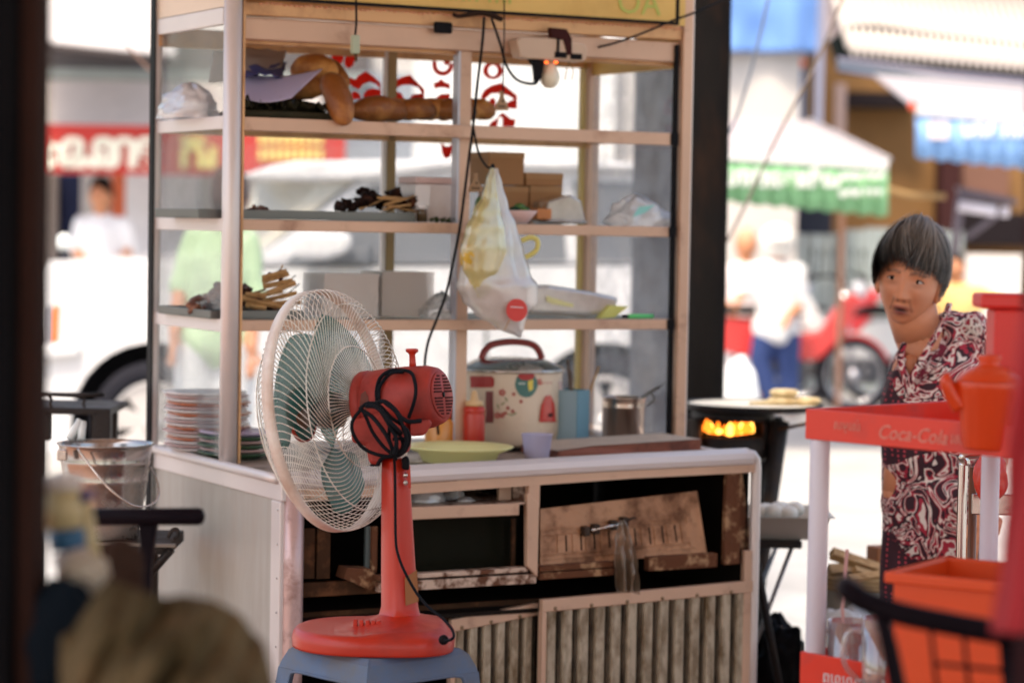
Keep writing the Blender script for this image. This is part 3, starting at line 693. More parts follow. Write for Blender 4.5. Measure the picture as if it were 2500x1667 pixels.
b = C(); ua, ue = cv_(1328, 520, .48)[0], cv_(1412, 520, .48)[0]; b.prism([(ua, .46, S2+.012), (ue, .46, S2+.012), (ue-.012, .46, S2+.062), (ue-.04, .46, S2+.075), (ua+.004, .46, S2+.058)], (0, .09, 0)); b.build('block', M_('tan block', (.42, .26, .10), .6), t, bev=.006)
b = C(); b.prism([(ua-.006, .452, S2+.009), (ue+.01, .452, S2+.009), (ue-.006, .452, S2+.066), (ue-.04, .452, S2+.081), (ua-.002, .452, S2+.062)], (0, .106, 0)); b.build('wrap', poly, t, bev=.006)
t = cthing('snack_box', 'small orange box beside the bowl of limes', 'box', cv_(1328, 520, .45)[0], .47, S2)
b = C(); b.box(cv_(1312, 520, .45)[0], cv_(1347, 520, .45)[0], .45, .50, S2+.014, S2+.042, .002); b.build('box_body', M_('orange card', (.6, .22, .07), .6), t)
t = cthing('steel_plate', 'flat steel plate under the wrapped block', 'plate', cv_(1365, 540, .46)[0], .46, S2)
b = C(); b.lathe([(0, .002), (.062, .002), (.078, .008), (.076, .0095), (.06, .004), (0, .004)], 32, (cv_(1365, 540, .47)[0], .47, S2+.001)); b.build('plate', steel, t)
t = cthing('lime_bowl', 'pink bowl heaped with green limes on the second shelf', 'bowl', cv_(1268, 545, .42)[0], .42, S2)
b = C(); uc = cv_(1268, 530, .42)[0]; b.lathe([(0, .004), (.02, .003), (.024, .006), (.034, .018), (.048, .036), (.046, .037), (.03, .018), (0, .009)], 32, (uc, .42, S2-.001)); b.build('bowl', M_('pink bowl', (.72, .50, .48), .3), t)
for k, (dx, dz, cc) in enumerate(((-.02, .036, 0), (.0, .045, 1), (.022, .038, 0), (.008, .034, 1), (-.006, .036, 0))):
    b = C(); b.ell((uc+dx, .42+.012*(k % 3-1), S2+dz), (.016, .012, .010), 14, 8); b.build('lime', M_('green lime', (.06, .16, .03) if cc else (.012, .05, .03), .35), t)
b = C(); b.ell((cv_(1172, 505, .46)[0], .46, S2+.035), (.016, .014, .034), 14, 10, nz=.2); tag(b.build('green_pepper', M_('green pepper', (.08, .2, .05), .4), None), 'green pepper standing left of the hanging yellow bag', 'vegetable')
crumple('plastic_bag', polyc, 1495, 478, 1640, 555, .43, .05, S2-.004, 5, 'white and turquoise plastic bag at the right end of the second shelf', amp=.4, peak=-.25)
b = C(); q = [P4(x, y, .375) for x, y in ((1545, 530), (1560, 505), (1600, 500), (1575, 520))]; b.prism(q, (0, .001, 0)); tag(b.build('turquoise_wrapper', M_('turquoise film', (.25, .62, .58), .4), None), 'turquoise wrapper on the white bag at the right shelf end', 'wrapper')
# --- third shelf
t = cthing('steel_tray', 'long grey steel tray at the left of the third shelf', 'tray', .1, .6, S3)
ua, ue = cv_(415, 760, .7)[0], cv_(730, 760, .45)[0]
b = C(); b.box(ua, ue, .42, .78, S3+.001, S3+.004); b.build('tray_base', dullst, t)
for (a, c_, d, e) in ((ua, ue, .415, .42), (ua, ue, .78, .785), (ua, ua+.005, .4201, .7799), (ue-.005, ue, .4201, .7799)):
    b = C(); b.box(a, c_, d, e, S3+.001, S3+.022, .001); b.build('tray_edge', dullst, t)
h1 = skewer_heap(470, 660, 695, .56, S3+.012, 70, skewm, 2, 'brown heap of roasted meat on the third shelf tray', seedb=12)
t = cthing('wood_splint_pile', 'pile of split sticks with a dark pod on top, third shelf', 'sticks', cv_(660, 760, .47)[0], .47, S3)
for k, (x0, y0, x1, y1, r_) in enumerate(((600,742,735,738,.006),(590,728,700,752,.0065),(600,718,650,722,.006),(640,735,725,715,.006),(632,722,690,710,.0065),(652,716,722,690,.007),(642,700,715,685,.007),(640,688,705,668,.0065),(640,678,700,662,.006),(600,745,650,752,.006))):
    b = C(); a0 = P4(x0, y0, .46-.004*(k % 3)); a1 = P4(x1, y1, .43-.004*(k % 3)); b.tube([a0, a1], r_, 5, smooth=False); b.build('stick', woodm, t)
b = C(); b.ell(P4(684, 672, .44), (.010, .010, .014), 14, 10); b.build('pod', M_('dark pod', (.05, .012, .02), .25), t)
b = C(); b.tube([P4(686, 660, .44), P4(690, 646, .44)], .002, 5); b.build('pod_stalk', woodm, t)
b = C(); b.ell(P4(658, 676, .45), (.008, .008, .012), 10, 8, nz=.4); b.build('pod', bpy.data.materials['dark pod'], t)
for x0, y0, x1, y1 in ((700, 690, 722, 672), (705, 715, 732, 692)):
    b = C(); b.tube([P4(x0, y0, .44), P4(x1, y1, .43)], .0015, 5); b.build('wire_end', blackp, t)
# foam plates: two stacks
def foamstack(x0, x1, y0, v, n, label):
    ua, ue = cv_(x0, 700, v)[0], cv_(x1, 700, v)[0]; uc = (ua+ue)/2; r_ = (ue-ua)/2; zt = cv_((x0+x1)/2, y0, v)[1]
    t = cthing('foam_plate_stack', label, 'plate stack', uc, v, S3, 'stacks of white foam plates'); dz = (zt-S3-.004)/n
    me = None
    for k in range(n):
        if me is None:
            b = C(); b.box(uc-r_, uc+r_, v-.0, v+.14, S3+.003, S3+.003+dz*.72, .001); o = b.build('foam_plate', foam, t); me = o
        else:
            o = me.copy(); COL.objects.link(o); o.parent = t
        o.location = (random.uniform(-.0012, .0012), random.uniform(-.001, .001), k*dz)
foamstack(792, 925, 667, .47, 24, 'left stack of white foam boxes above the fan')
foamstack(932, 1060, 662, .50, 24, 'right stack of white foam boxes, beside the dangling cable')
crumple('plastic_bag', poly, 1035, 715, 1115, 778, .46, .05, S3, 8, 'clear plastic bag on the third shelf right of the foam boxes')
t = cthing('wrapped_parcel', 'long plastic wrapped parcel with yellow print on the third shelf', 'parcel', cv_(1400, 775, .5)[0], .5, S3)
q = [P4(x, y, .47) for x, y in ((1290, 768), (1292, 700), (1340, 698), (1450, 715), (1512, 730), (1500, 765), (1430, 773))]
b = C(); b.prism(q, (0, .14, 0)); b.build('wrapped_block', M_('pale wrapped goods', (.70, .60, .52), .5, 0, .12, 7), t, bev=.012)
b = C(); b.prism([p+Vector((0, -.004, .003)) for p in q], (0, .15, 0)); b.build('wrap', poly, t, bev=.01)
b = C(); b.prism([P4(x, y, .462) for x, y in ((1335, 722), (1375, 735), (1400, 742), (1400, 750), (1350, 742), (1335, 735))], (0, .001, 0)); b.build('yellow_print', yel, t)
b = C(); b.prism([P4(x, y, .45) for x, y in ((1490, 745), (1535, 748), (1500, 775), (1462, 778))], (0, .02, 0)); b.build('wrap_corner', M_('yellow wrapper', (.7, .68, .2), .5), t)
t = cthing('marker_pen', 'bright green marker pen lying on the third shelf', 'pen', cv_(1560, 772, .41)[0], .41, S3)
a0, a1 = P4(1533, 768, .41), P4(1594, 769, .41); a0.z = a1.z = S3+.0065; b = C(); b.tube([a0, a1], .0062, 12); b.build('barrel', M_('green pen', (.12, .75, .25), .3), t)
b = C(); b.tube([a0-Vector((.016, 0, 0)), a0-Vector((.0005, 0, 0))], .005, 10); b.build('cap', blackp, t)
# --- counter level: plate stacks
def plate_stack(xc, v, n, rad, cols, label, dz, zb=ZT):
    uc = cv_(xc, 1050, v)[0]; t = cthing('plate_stack', label, 'plate stack', uc, v, zb)
    for k in range(n):
        b = C(); z = zb+.001+k*dz; ox, oy = random.uniform(-.006, .006), random.uniform(-.004, .004)
        b.lathe([(0, 0), (rad*.55, 0), (rad*.62, .003), (rad, .013), (rad*.99, .0155), (rad*.6, .0055), (0, .003)], 36, (uc+ox, v+oy, z)); b.build('plate', cols[k % len(cols)], t)
pw = M_('white melamine', (.72, .66, .64), .3, 0, .05); po = M_('orange melamine', (.55, .17, .08), .35, 0, .1); pg = M_('green melamine', (.05, .12, .06), .35); pp = M_('lilac melamine', (.52, .42, .58), .3)
pk = M_('pinkish melamine', (.55, .36, .34), .35)
plate_stack(505, .66, 17, .108, [pw, pk, pw, po, pw, pk, po], 'tall stack of white and orange plates inside the left of the cart', .0088)
plate_stack(582, .50, 6, .098, [pg, pk, pg, pk, pg, pp], 'short stack of green rimmed plates in front of the tall one', .0105)
# orange jar behind the fan motor
t = cthing('sauce_jar', 'orange sauce jar with red lid behind the fan motor', 'jar', cv_(1070, 1070, .42)[0], .42, ZT)
uc = cv_(1072, 1060, .42)[0]; b = C(); b.lathe([(0, .001), (.036, .001), (.038, .01), (.038, .085), (.03, .095)], 24, (uc, .42, ZT)); b.build('jar', M_('orange sauce', (.70, .28, .06), .25), t)
b = C(); b.lathe([(0, .0955), (.032, .0955), (.033, .12), (0, .121)], 24, (uc, .42, ZT)); b.build('lid', M_('red lid', (.6, .08, .04), .4), t)
# ketchup bottle
t = cthing('sauce_bottle', 'red squeeze bottle with cream nozzle beside the rice cooker', 'bottle', cv_(1158, 1070, .40)[0], .40, ZT)
uc = cv_(1158, 1000, .38)[0]; sb = M_('red squeeze plastic', (.52, .035, .02), .3, sss=.0)
b = C(); b.lathe([(0, .001), (.026, .001), (.028, .006), (.028, .105), (.0265, .11), (.028, .114), (.028, .122), (.022, .128)], 24, (uc, .38, ZT)); b.build('bottle', sb, t)
b = C(); b.lathe([(.0, .1285), (.023, .1285), (.023, .14), (.012, .143), (.007, .165), (.004, .168), (0, .168)], 20, (uc, .38, ZT)); b.build('nozzle', M_('cream nozzle', (.72, .48, .25), .4), t)
# rice cooker
t = cthing('rice_cooker', 'cream rice cooker with red handle and flower print on the counter', 'rice cooker', cv_(1248, 1070, .6)[0], .57, ZT)
uc, vc = cv_(1248, 950, .56)[0], .56; rr = (cv_(1358, 950, vc)[0]-cv_(1138, 950, vc)[0])/2
zb0 = ZT; H0 = cv_(1248, 905, vc)[1]-ZT
rc = M_('cream enamel', (.74, .60, .46), .25, 0, .05, 3, dirt=(.6, .4, .25), dscale=5, damt=.36, dw=.15)
b = C(); b.lathe([(0, .012), (rr*.93, .012), (rr*.97, .02), (rr, .05), (rr, H0-.01), (rr*1.0, H0)], 48, (uc, vc, zb0)); b.build('pot_body', rc, t)
b = C(); b.lathe([(0, .001), (rr*.94, .001), (rr*.94, .0118), (0, .0118)], 40, (uc, vc, zb0)); b.build('base_ring', blackp, t)
b = C(); b.lathe([(rr*.9, H0+.0005), (rr*1.04, H0+.0005), (rr*1.05, H0+.006), (rr*1.0, H0+.012), (rr*.9, H0+.018), (rr*.72, H0+.03), (rr*.4, H0+.036), (0, H0+.038)], 48, (uc, vc, zb0)); b.build('lid', steel, t)
b = C(); zt = zb0+H0
pts = [(uc-.092, vc, zt+.032), (uc-.08, vc, zt+.056), (uc-.055, vc, zt+.072), (uc, vc, zt+.078), (uc+.055, vc, zt+.072), (uc+.08, vc, zt+.056), (uc+.092, vc, zt+.032)]
b.tube(catmull(pts, 5), .0095, 10); b.build('lid_handle', M_('dark red handle', (.30, .025, .018), .3, coat=.3), t)
def on_cyl(px, py, dr=.0015):
    z = cv_(px, py, vc-rr)[1]; best = None
    a_lo = -PI; 
    # find angle on the drum whose projection hits px
    for k in range(0, 241):
        a = -PI+PI*k/240; p = cw(uc+(rr+dr)*math.cos(a), vc+(rr+dr)*math.sin(a), z); q = p-CAM; x = CX+FPX*q.dot(cr)/q.dot(cf)
        if (Vector((math.cos(a), math.sin(a), 0)).dot((CART.inverted() @ CAM)-Vector((uc, vc, z))) < 0): continue
        if best is None or abs(x-px) < best[0]: best = (abs(x-px), a)
    a = best[1]; p = cw(uc+(rr+dr)*math.cos(a), vc+(rr+dr)*math.sin(a), z); q = p-CAM; y = CY-FPX*q.dot(cu)/q.dot(cf); z += (y-py)/950
    return Vector((uc+(rr+dr)*math.cos(a), vc+(rr+dr)*math.sin(a), z))
def decal(poly, mat, name, dr=.0015):
    b = C(); pc = [sum(p[0] for p in poly)/len(poly), sum(p[1] for p in poly)/len(poly)]
    n = len(poly); vs = [on_cyl(*pc, dr)]; 
    poly = [((poly[i//3][0]*(3-i%3)+poly[(i//3+1)%n][0]*(i%3))/3, (poly[i//3][1]*(3-i%3)+poly[(i//3+1)%n][1]*(i%3))/3) for i in range(3*n)] if n < 12 else poly; n = len(poly); nR_ = 4
    for f in range(1, nR_+1): vs += [on_cyl(pc[0]+(x-pc[0])*f/nR_, pc[1]+(y-pc[1])*f/nR_, dr) for x, y in poly]
    fs = [(0, 1+k, 1+(k+1) % n) for k in range(n)]+[(1+j*n+k, 1+(j+1)*n+k, 1+(j+1)*n+(k+1) % n, 1+j*n+(k+1) % n) for j in range(nR_-1) for k in range(n)]
    b.add(vs, fs, True); return b.build(name, mat, t)
dkr = M_('dark red print', (.40, .02, .02), .3)
decal([(1148, 918), (1200, 918), (1206, 925), (1206, 940), (1200, 946), (1148, 946)], dkr, 'badge')
decal([(1186, 955), (1204, 955), (1204, 1032), (1186, 1032)], M_('maroon label', (.22, .05, .05), .4), 'label')
decal(ellp(1285, 938, 27, 32), M_('teal print', (.05, .17, .15), .3), 'badge', .0012)
decal(ellp(1285, 918, 20, 10), dkr, 'badge', .0022)
decal([(1289, 930), (1302, 926), (1302, 950), (1291, 955)], M_('yellow print', (.75, .6, .1), .4), 'badge_mark', .003)
decal([(1266, 934), (1282, 934), (1282, 938), (1266, 938)], M_('pale print', (.5, .6, .55), .4), 'badge_mark', .003)
decal([(1316, 1030), (1322, 990), (1333, 966), (1345, 964), (1354, 985), (1357, 1030)], M_('red control panel', (.55, .03, .02), .25, coat=.4), 'control_panel', .004)
decal([(1340, 1010), (1350, 1008), (1350, 1016), (1340, 1018)], blackp, 'switch', .006)
flo = M_('pink flower print', (.55, .12, .10), .4); leafp = M_('green leaf print', (.25, .30, .12), .5)
for x, y, r_ in ((1226, 958, 9), (1254, 962, 5), (1272, 980, 5), (1214, 1014, 8), (1226, 1014, 7), (1240, 996, 5), (1252, 1004, 5), (1234, 1008, 5)):
    for k in range(5):
        decal(ellp(x+r_*.6*math.cos(k*1.256), y+r_*.6*math.sin(k*1.256), r_*.42, r_*.42, n=8), flo, 'printed_flower', .0012+.0003*k)
for x, y, r_ in ((1236, 975, .9), (1228, 985, -.6), (1246, 1012, .3), (1216, 992, 1.2), (1256, 1010, -.5)):
    decal(ellp(x, y, 7, 1.6, r_, n=10), leafp, 'printed_leaf', .001)
text_m = ctext  # lettering on the pot
for k, ch in enumerate('a...'):
    p = on_cyl(1318+k*9, 930, .003); text(ch, .03 if k == 0 else .02, flo, axes(CU, Vector((0,0,1)), -CV, CART @ p), t, 'printed_letter', bold=.0006)
# blue box with chopsticks
t = cthing('utensil_box', 'square blue plastic holder with chopsticks beside the rice cooker', 'holder', cv_(1405, 1075, .44)[0], .46, ZT)
ua, ue = cv_(1352, 1000, .45)[0], cv_(1458, 1000, .42)[0]; zt = cv_(1405, 952, .44)[1]
bb = M_('blue plastic box', (.10, .27, .36), .4, 0, .08); bb2 = M_('lit blue plastic box', (.24, .36, .42), .4)  # paler copy paints the lit walls of the one holder
Mx = CART @ Matrix.Translation(((ua+ue)/2, .46, 0)) @ Matrix.Rotation(R(35), 4, 'Z')
b = MB(Mx); h_ = .037
for k in range(4):
    b2 = MB(Mx @ Matrix.Rotation(k*PI/2, 4, 'Z')); b2.box(-h_, h_-.003, -h_, -h_+.0025, ZT+.001, zt); b2.build('side_wall', [bb, bb, bb2, bb2][k] if k != 0 else bb, t)
b = MB(Mx); b.box(-h_+.003, h_-.003, -h_+.003, h_-.003, ZT+.001, ZT+.004); b.build('bottom', bb, t)
lm = M_('blue stamp print', (.05, .22, .42), .5)
for k in range(8):
    x = 1373+(k % 2)*16; y = 990+(k//2)*14; u, z = cv_(x, y, .41)
for (x0, y0, x1, y1) in ((1398, 1010, 1386, 878), (1402, 1010, 1392, 905)):
    b = C(); b.tube([P4(x0, y0, .46), P4(x1, y1, .47)], .0035, 6); b.build('chopstick', M_('dark stick', (.12, .07, .04), .5), t)
b = C(); b.tube([P4(1420, 1010, .46), P4(1462, 895, .47)], .003, 6); b.build('chopstick', woodm, t)
b = C(); b.tube([P4(1375, 1010, .46), P4(1365, 930, .46)], .007, 8); b.build('spoon_handle', M_('milky spoon', (.6, .5, .5), .3), t)
# steel mug with ladle
t = cthing('steel_pot', 'steel pot with a ladle hooked over its rim', 'pot', cv_(1525, 1060, .52)[0], .53, ZT)
uc = cv_(1522, 1000, .52)[0]; r_ = .058; zt = cv_(1522, 968, .52)[1]-ZT
b = C(); b.lathe([(0, .001), (r_*.95, .001), (r_, .008), (r_, zt-.03), (r_*1.03, zt-.028), (r_, zt-.024), (r_*1.02, zt-.004), (r_*1.08, zt), (r_*1.0, zt-.001), (r_*.97, .01), (0, .006)], 36, (uc, .52, ZT)); b.build('pot', M_('coppery steel', (.60, .46, .38), .25, .95, .1, 8), t)
b = C(); b.tube(catmull([P4(1520, 985, .52), P4(1560, 975, .50), P4(1590, 955, .48), P4(1634, 930, .46)], 5), .0045, 8); b.build('ladle_handle', dullst, t)
b = C(); b.tube(catmull([P4(1590, 958, .47), P4(1598, 975, .46), P4(1580, 990, .47)], 5), .003, 8); b.build('ladle_hook', dullst, t)
# yellow bowl at the front
t = cthing('yellow_plate', 'pale yellow plastic plate at the counter edge beside the fan', 'plate', cv_(1120, 1115, .2)[0], .22, ZT)
uc, _ = cv_(1120, 1095, .22); r_ = (cv_(1240, 1090, .22)[0]-cv_(1000, 1090, .22)[0])/2
b = C(); b.lathe([(0, .001), (r_*.60, .001), (r_*.66, .004), (r_*.74, .025), (r_*.98, .038), (r_, .042), (r_*.97, .043), (r_*.72, .030), (r_*.62, .008), (0, .005)], 48, (uc, .22, ZT)); b.build('plate', yel, t)
# translucent cup
t = cthing('plastic_cup', 'milky translucent cup with a little sauce at the counter edge', 'cup', cv_(1311, 1108, .2)[0], .2, ZT)
uc = cv_(1311, 1080, .20)[0]; b = C(); b.lathe([(.030, .001), (.034, .03), (.039, .066), (.041, .068), (.040, .0685), (.037, .066), (.032, .03), (.028, .004), (0, .003)], 32, (uc, .2, ZT)); b.build('cup', cupm, t)
b = C(); b.lathe([(0, .0035), (.027, .004), (.028, .016), (0, .017)], 24, (uc, .2, ZT)); b.build('sauce', M_('peach sauce', (.65, .42, .22), .3), t)
# chopping block: thick half-round board
t = cthing('chopping_board', 'thick reddish wooden chopping board with pale worn top', 'chopping board', cv_(1510, 1100, .25)[0], .3, ZT)
q = [(1362, 1082), (1362, 1108), (1500, 1106), (1660, 1088), (1660, 1052)]
ua, ue = cv_(1362, 1095, .20)[0], cv_(1658, 1080, .28)[0]
b = C(); Mb = CART
b.prism([(ua, .20, ZT+.003), (ue, .17, ZT+.003), (ue, .17, ZT+.045), (ua+.1, .2, ZT+.032), (ua, .20, ZT+.022)], (0, .2, 0)); b.build('block', M_('red wood block', (.26, .075, .04), .5, 0, .2, 10, dirt=(.12, .04, .03), dscale=9, damt=.42), t, bev=.003)
b = C(); b.add([(ua, .2, ZT+.0235), (ua+.1, .2, ZT+.0335), (ue, .17, ZT+.0465), (ue, .37, ZT+.0465), (ua+.1, .4, ZT+.0335), (ua, .4, ZT+.0235)], [(0, 1, 4, 5), (1, 2, 3, 4)])
b.build('worn_top', M_('pale worn wood', (.52, .42, .33), .7, 0, .2, 30, bump=.3), t)
b = C(); b.box(ue-.06, ue+.012, .165, .24, ZT+.0, ZT+.0028); b.build('rubber_foot', blackp, t)
# drawer bags
DZ = cv_(1100, 1233, 0)[1]
crumple('plastic_bag', polyc, 995, 1166, 1085, 1235, .09, .04, DZ+.001, 21, 'round clear bag of ice bulging over the drawer, next to the fan column', amp=.12)
crumple('plastic_bag', polyc, 1080, 1172, 1128, 1235, .12, .03, DZ+.001, 22, 'squarish clear bag behind the round one in the drawer', amp=.2)
crumple('plastic_bag', polyc, 1115, 1212, 1156, 1235, .06, .02, DZ+.001, 23, 'small white bag corner poking up at the right of the drawer', amp=.3)

# ============================================================ WIRES AND HANGING THINGS ABOVE THE CART
def cable(name, pts, r, mat, label, cat='cable', n=8):
    b = C(); b.tube(catmull([P4(*p) for p in pts], n), r, 8); return tag(b.build(name, mat, None), label, cat)
VW = VF-.055
cable('power_cable', [(1182, 42, VW), (1178, 100, VW), (1164, 220, VW), (1155, 310, VW), (1143, 400, VW), (1133, 480, VW), (1122, 560, VW), (1104, 650, VW), (1088, 720, VW), (1066, 780, VW), (1044, 840, VW), (1038, 905, VW), (1060, 960, VW+.02), (1070, 1060, VW+.03)], .0038, blackr, 'long black cable hanging from the cart header down to behind the fan motor')
cable('power_cable', [(1200, 45, VW), (1222, 110, VW), (1236, 160, VW), (1262, 195, VW-.01), (1300, 205, VW), (1318, 190, VW+.04), (1326, 162, VW+.06)], .0036, blackr, 'black cable looping down from the header to the bulb socket')
cable('power_cable', [(1155, 310, VW-.008), (1168, 372, VW-.008), (1186, 404, VW-.008), (1200, 412, VW-.012)], .003, blackr, 'short black cable end tied to the neck of the hanging bag')
cable('hanging_string', [(1231, 0, VW-.006), (1231, 80, VW-.006), (1229, 160, VW-.006), (1228, 226, VW-.006)], .0018, blackr, 'thin dark string holding the wooden tag under the header', 'string')
cable('hanging_string', [(869, 0, VW), (870, 50, VW), (867, 88, VW)], .003, blackr, 'dark string from which the pale green switch hangs', 'string')
cable('overhead_wire', [(1460, 116, VW+.05), (1500, 106, VW+.03), (1560, 85, VW+.0), (1640, 52, VW-.01), (1700, 30, VW-.02), (1780, -6, VW-.04), (1880, -50, VW-.1)], .0030, blackr, 'dark wire slanting up across the cart corner past the trunk', 'wire')
b = C(); b.tube(catmull([P4(x, y, VW+.01) for x, y in ((1106, 36), (1120, 40), (1150, 36), (1185, 34), (1225, 48))], 5), [.005, .009, .008, .009, .007]*5, 8)
tag(b.build('cable_bundle', M_('brown tape', (.035, .02, .015), .6), None), 'taped bundle where the cables meet on the header beam', 'cable bundle')
b = C(); cbox(b, 1062, 54, 1106, 82, VF-.02, .012, .005); tag(b.build('tape_patch', blackp, None), 'black box stuck on the header beam left of the cable bundle', 'adapter')
def tagshape(x, y, w_, h_, v, label):
    t = cthing('wooden_tag', label, 'wooden tag', cv_(x, y+h_/2, v)[0], v, cv_(x, y+h_/2, v)[1], None)
    pr = [(-.18, -.5), (.18, -.5), (.14, -.42), (.13, -.2), (.24, .0), (.42, .22), (.48, .5), (-.48, .5), (-.42, .22), (-.24, .0), (-.13, -.2), (-.14, -.42)]
    b = C(); b.prism([P4(x+a*w_, y+c_*h_, v) for a, c_ in pr], (0, .005, 0)); b.build('board', M_('tag wood', (.34, .20, .10), .5, 0, .15, 20), t, bev=.001)
    b = C(); p = P4(x+w_*.05, y+h_*.02, v-.0005); b.ell(p, (.0028, .0006, .0028), 10, 5); b.build('printed_mark', blackp, t)
    for k in range(3):
        b = C(); p = P4(x-w_*.2+k*w_*.18, y+h_*.3, v-.0005); b.ell(p, (.0022, .0005, .003), 8, 5); b.build('printed_mark', blackp, t)
tagshape(1162, 446, 36, 46, VW, 'bottle shaped wooden tag hanging by the yellow bag')
tagshape(1226, 246, 34, 48, VW, 'bottle shaped wooden tag hanging over the red lettering')
t = cthing('hanging_switch', 'pale green cord switch hanging over the top shelf', 'switch', cv_(869, 135, VW)[0], VW, cv_(869, 135, VW)[1])
b = C(); cbox(b, 860, 86, 880, 132, VW-.008, .014, .004); b.build('housing', M_('pale green plastic', (.42, .50, .36), .45), t)
b = C(); cbox(b, 867, 132, 873, 150, VW-.004, .006, .001); b.build('cord_end', brownd, t)
# bulb fitting
t = cthing('lamp_ballast', 'beige lamp box taped under the header with a white bulb below it', 'lamp', cv_(1345, 110, VF)[0], VF-.03, 1.75)
q = [P4(x, y, VF-.045) for x, y in ((1260, 100), (1272, 92), (1360, 94), (1430, 108), (1435, 122), (1432, 146), (1420, 152), (1380, 148), (1290, 144), (1270, 140))]
b = C(); b.prism(q, (0, .045, 0)); b.build('housing', M_('beige plastic', (.58, .42, .30), .4), t, bev=.004)
for x0, y0, x1, y1 in ((1355, 128, 1384, 142), (1393, 132, 1421, 146)):
    b = C(); cbox(b, x0, y0, x1, y1, VF-.047, .0018); b.build('slot', blackp, t)
b = C(); cbox(b, 1360, 92, 1366, 130, VF-.0475, .002); b.build('tape', blackp, t)
b = C(); q = [P4(x, y, VF-.048) for x, y in ((1346, 68), (1384, 72), (1396, 95), (1396, 135), (1386, 135), (1376, 98), (1348, 92))]; b.prism(q, (0, .02, 0)); b.build('tape', M_('dark brown tape', (.05, .015, .015), .4), t)
b = C(); q = [P4(x, y, VF-.03) for x, y in ((1292, 144), (1330, 148), (1325, 180), (1310, 208), (1308, 185), (1305, 160))]; b.prism(q, (0, .015, 0)); b.build('socket', blackp, t)
b = C(); uc, z_ = cv_(1342, 186, VF-.01); b.lathe([(0, -.032), (.012, -.03), (.022, -.02), (.026, -.006), (.022, .012), (.014, .026), (.013, .034), (0, .034)], 24, (uc, VF-.01, z_)); b.build('bulb', M_('frosted bulb', (.8, .76, .6), .25), t)
emb = M_('glowing neon pip', (.8, .15, .03), .4, emit=(1, .12, .02), estr=1.2)
for x in (1334, 1357):
    b = C(); b.ell(P4(x, 153, VF-.04), (.006, .004, .0035), 10, 6); b.build('glowing_pip', emb, t)
for x in (1383, 1400):
    b = C(); b.tube([P4(1389, 152, VF-.03), P4(x, 172+(x-1383)*.1, VF-.03), P4(x-4, 196, VF-.03)], .0014, 5); b.build('loose_wire', M_('brassy wire', (.3, .2, .08), .5) if x == 1383 else bpy.data.materials['brassy wire'], t)

# ============================================================ HANGING BAGS
def hangbag(outline, v, depth, mat, name, label, group=None, seed=0, n=44, parent=None):
    # outline: list of (y, xl, xr) down the bag
    b = C(); m = 46
    rows = []
    for i in range(m+1):
        t_ = i/m*(len(outline)-1); k = min(int(t_), len(outline)-2); f = t_-k; f = f*f*(3-2*f)
        y, xl, xr = [lerp(outline[k][j], outline[k+1][j], t_-k if j == 0 else f) for j in range(3)]
        ua, z = cv_(xl, y, v); ue, _ = cv_(xr, y, v); rows.append((ua, ue, z))
    vs = []
    wmax = max(r_[1]-r_[0] for r_ in rows)
    for i, (ua, ue, z) in enumerate(rows):
        for k in range(n):
            a = 2*PI*k/n; fold = .45*abs(noise.noise(Vector((math.cos(a)*6+z*8, math.sin(a)*6, z*10+seed))))+noise.noise(Vector((math.cos(a)*3, math.sin(a)*3, z*5+seed)))+.6*noise.noise(Vector((math.cos(a)*7, math.sin(a)*7, z*9+seed)))+.5*noise.noise(Vector((math.cos(a)*3, z*11, seed+9)))
            w2 = (ue-ua)/2; dd = depth*(w2*2/wmax)**.8
            ff = 1+.45*fold
            vs.append(((ua+ue)/2+math.cos(a)*w2*(1+.11*fold), v+math.sin(a)*dd*ff+.006*fold, z+.004*fold))
    fs = []
    for i in range(m):
        for k in range(n): k2 = (k+1) % n; fs.append((i*n+k, i*n+k2, (i+1)*n+k2, (i+1)*n+k))
    fs.append(tuple(reversed([m*n+k for k in range(n)])))
    b.add(vs, fs, True)
    o = b.build(name, mat, parent)
    if parent is None: tag(o, label, 'plastic bag', group)
    return o
yb = cthing('hanging_bag', 'translucent yellow plastic bag knotted to the cable in front of the cabinet', 'plastic bag', cv_(1170, 690, VW-.04)[0], VW-.04, 1.2)
hangbag([(412, 1197, 1206), (440, 1190, 1210), (480, 1180, 1216), (520, 1160, 1222), (560, 1140, 1232), (610, 1126, 1240), (655, 1130, 1228), (690, 1146, 1206), (725, 1164, 1182)], VW-.094, .022, polyy, 'bag_body', '', parent=yb, seed=2)
b = C(); b.ell(P4(1146, 628, VW-.090), (.024, .020, .034), 18, 12, nz=.3, seed=2); b.build('contents', M_('mango yellow', (.66, .42, .05), .5), yb)
hpoly = film('soft white polythene', (.97, .95, .93), .24, .4, .35, 7, .2)
wb = cthing('hanging_bag', 'clear white plastic bag with red round label hanging over the rice cooker', 'plastic bag', cv_(1230, 820, VW-.07)[0], VW-.07, 1.08)
hangbag([(412, 1206, 1216), (450, 1205, 1226), (500, 1200, 1240), (550, 1185, 1260), (610, 1160, 1278), (670, 1130, 1292), (700, 1124, 1312), (735, 1140, 1312), (770, 1168, 1284), (800, 1212, 1278), (822, 1262, 1272)], VW-.075, .04, hpoly, 'bag_body', '', parent=wb, seed=7)
hangbag([(640, 1188, 1236), (690, 1150, 1290), (730, 1158, 1290), (765, 1182, 1276), (800, 1225, 1270)], VW-.075, .022, M_('foam clamshell in bag', (.78, .66, .60), .5, 0, .1), 'contents', '', parent=wb, seed=3)
b = C(); q = [P4(x, y, VW-.118) for x, y in ellp(1262, 757, 26, 28)]; b.prism(q, (0, .001, 0)); b.build('round_label', M_('red label', (.70, .04, .03), .4), wb)
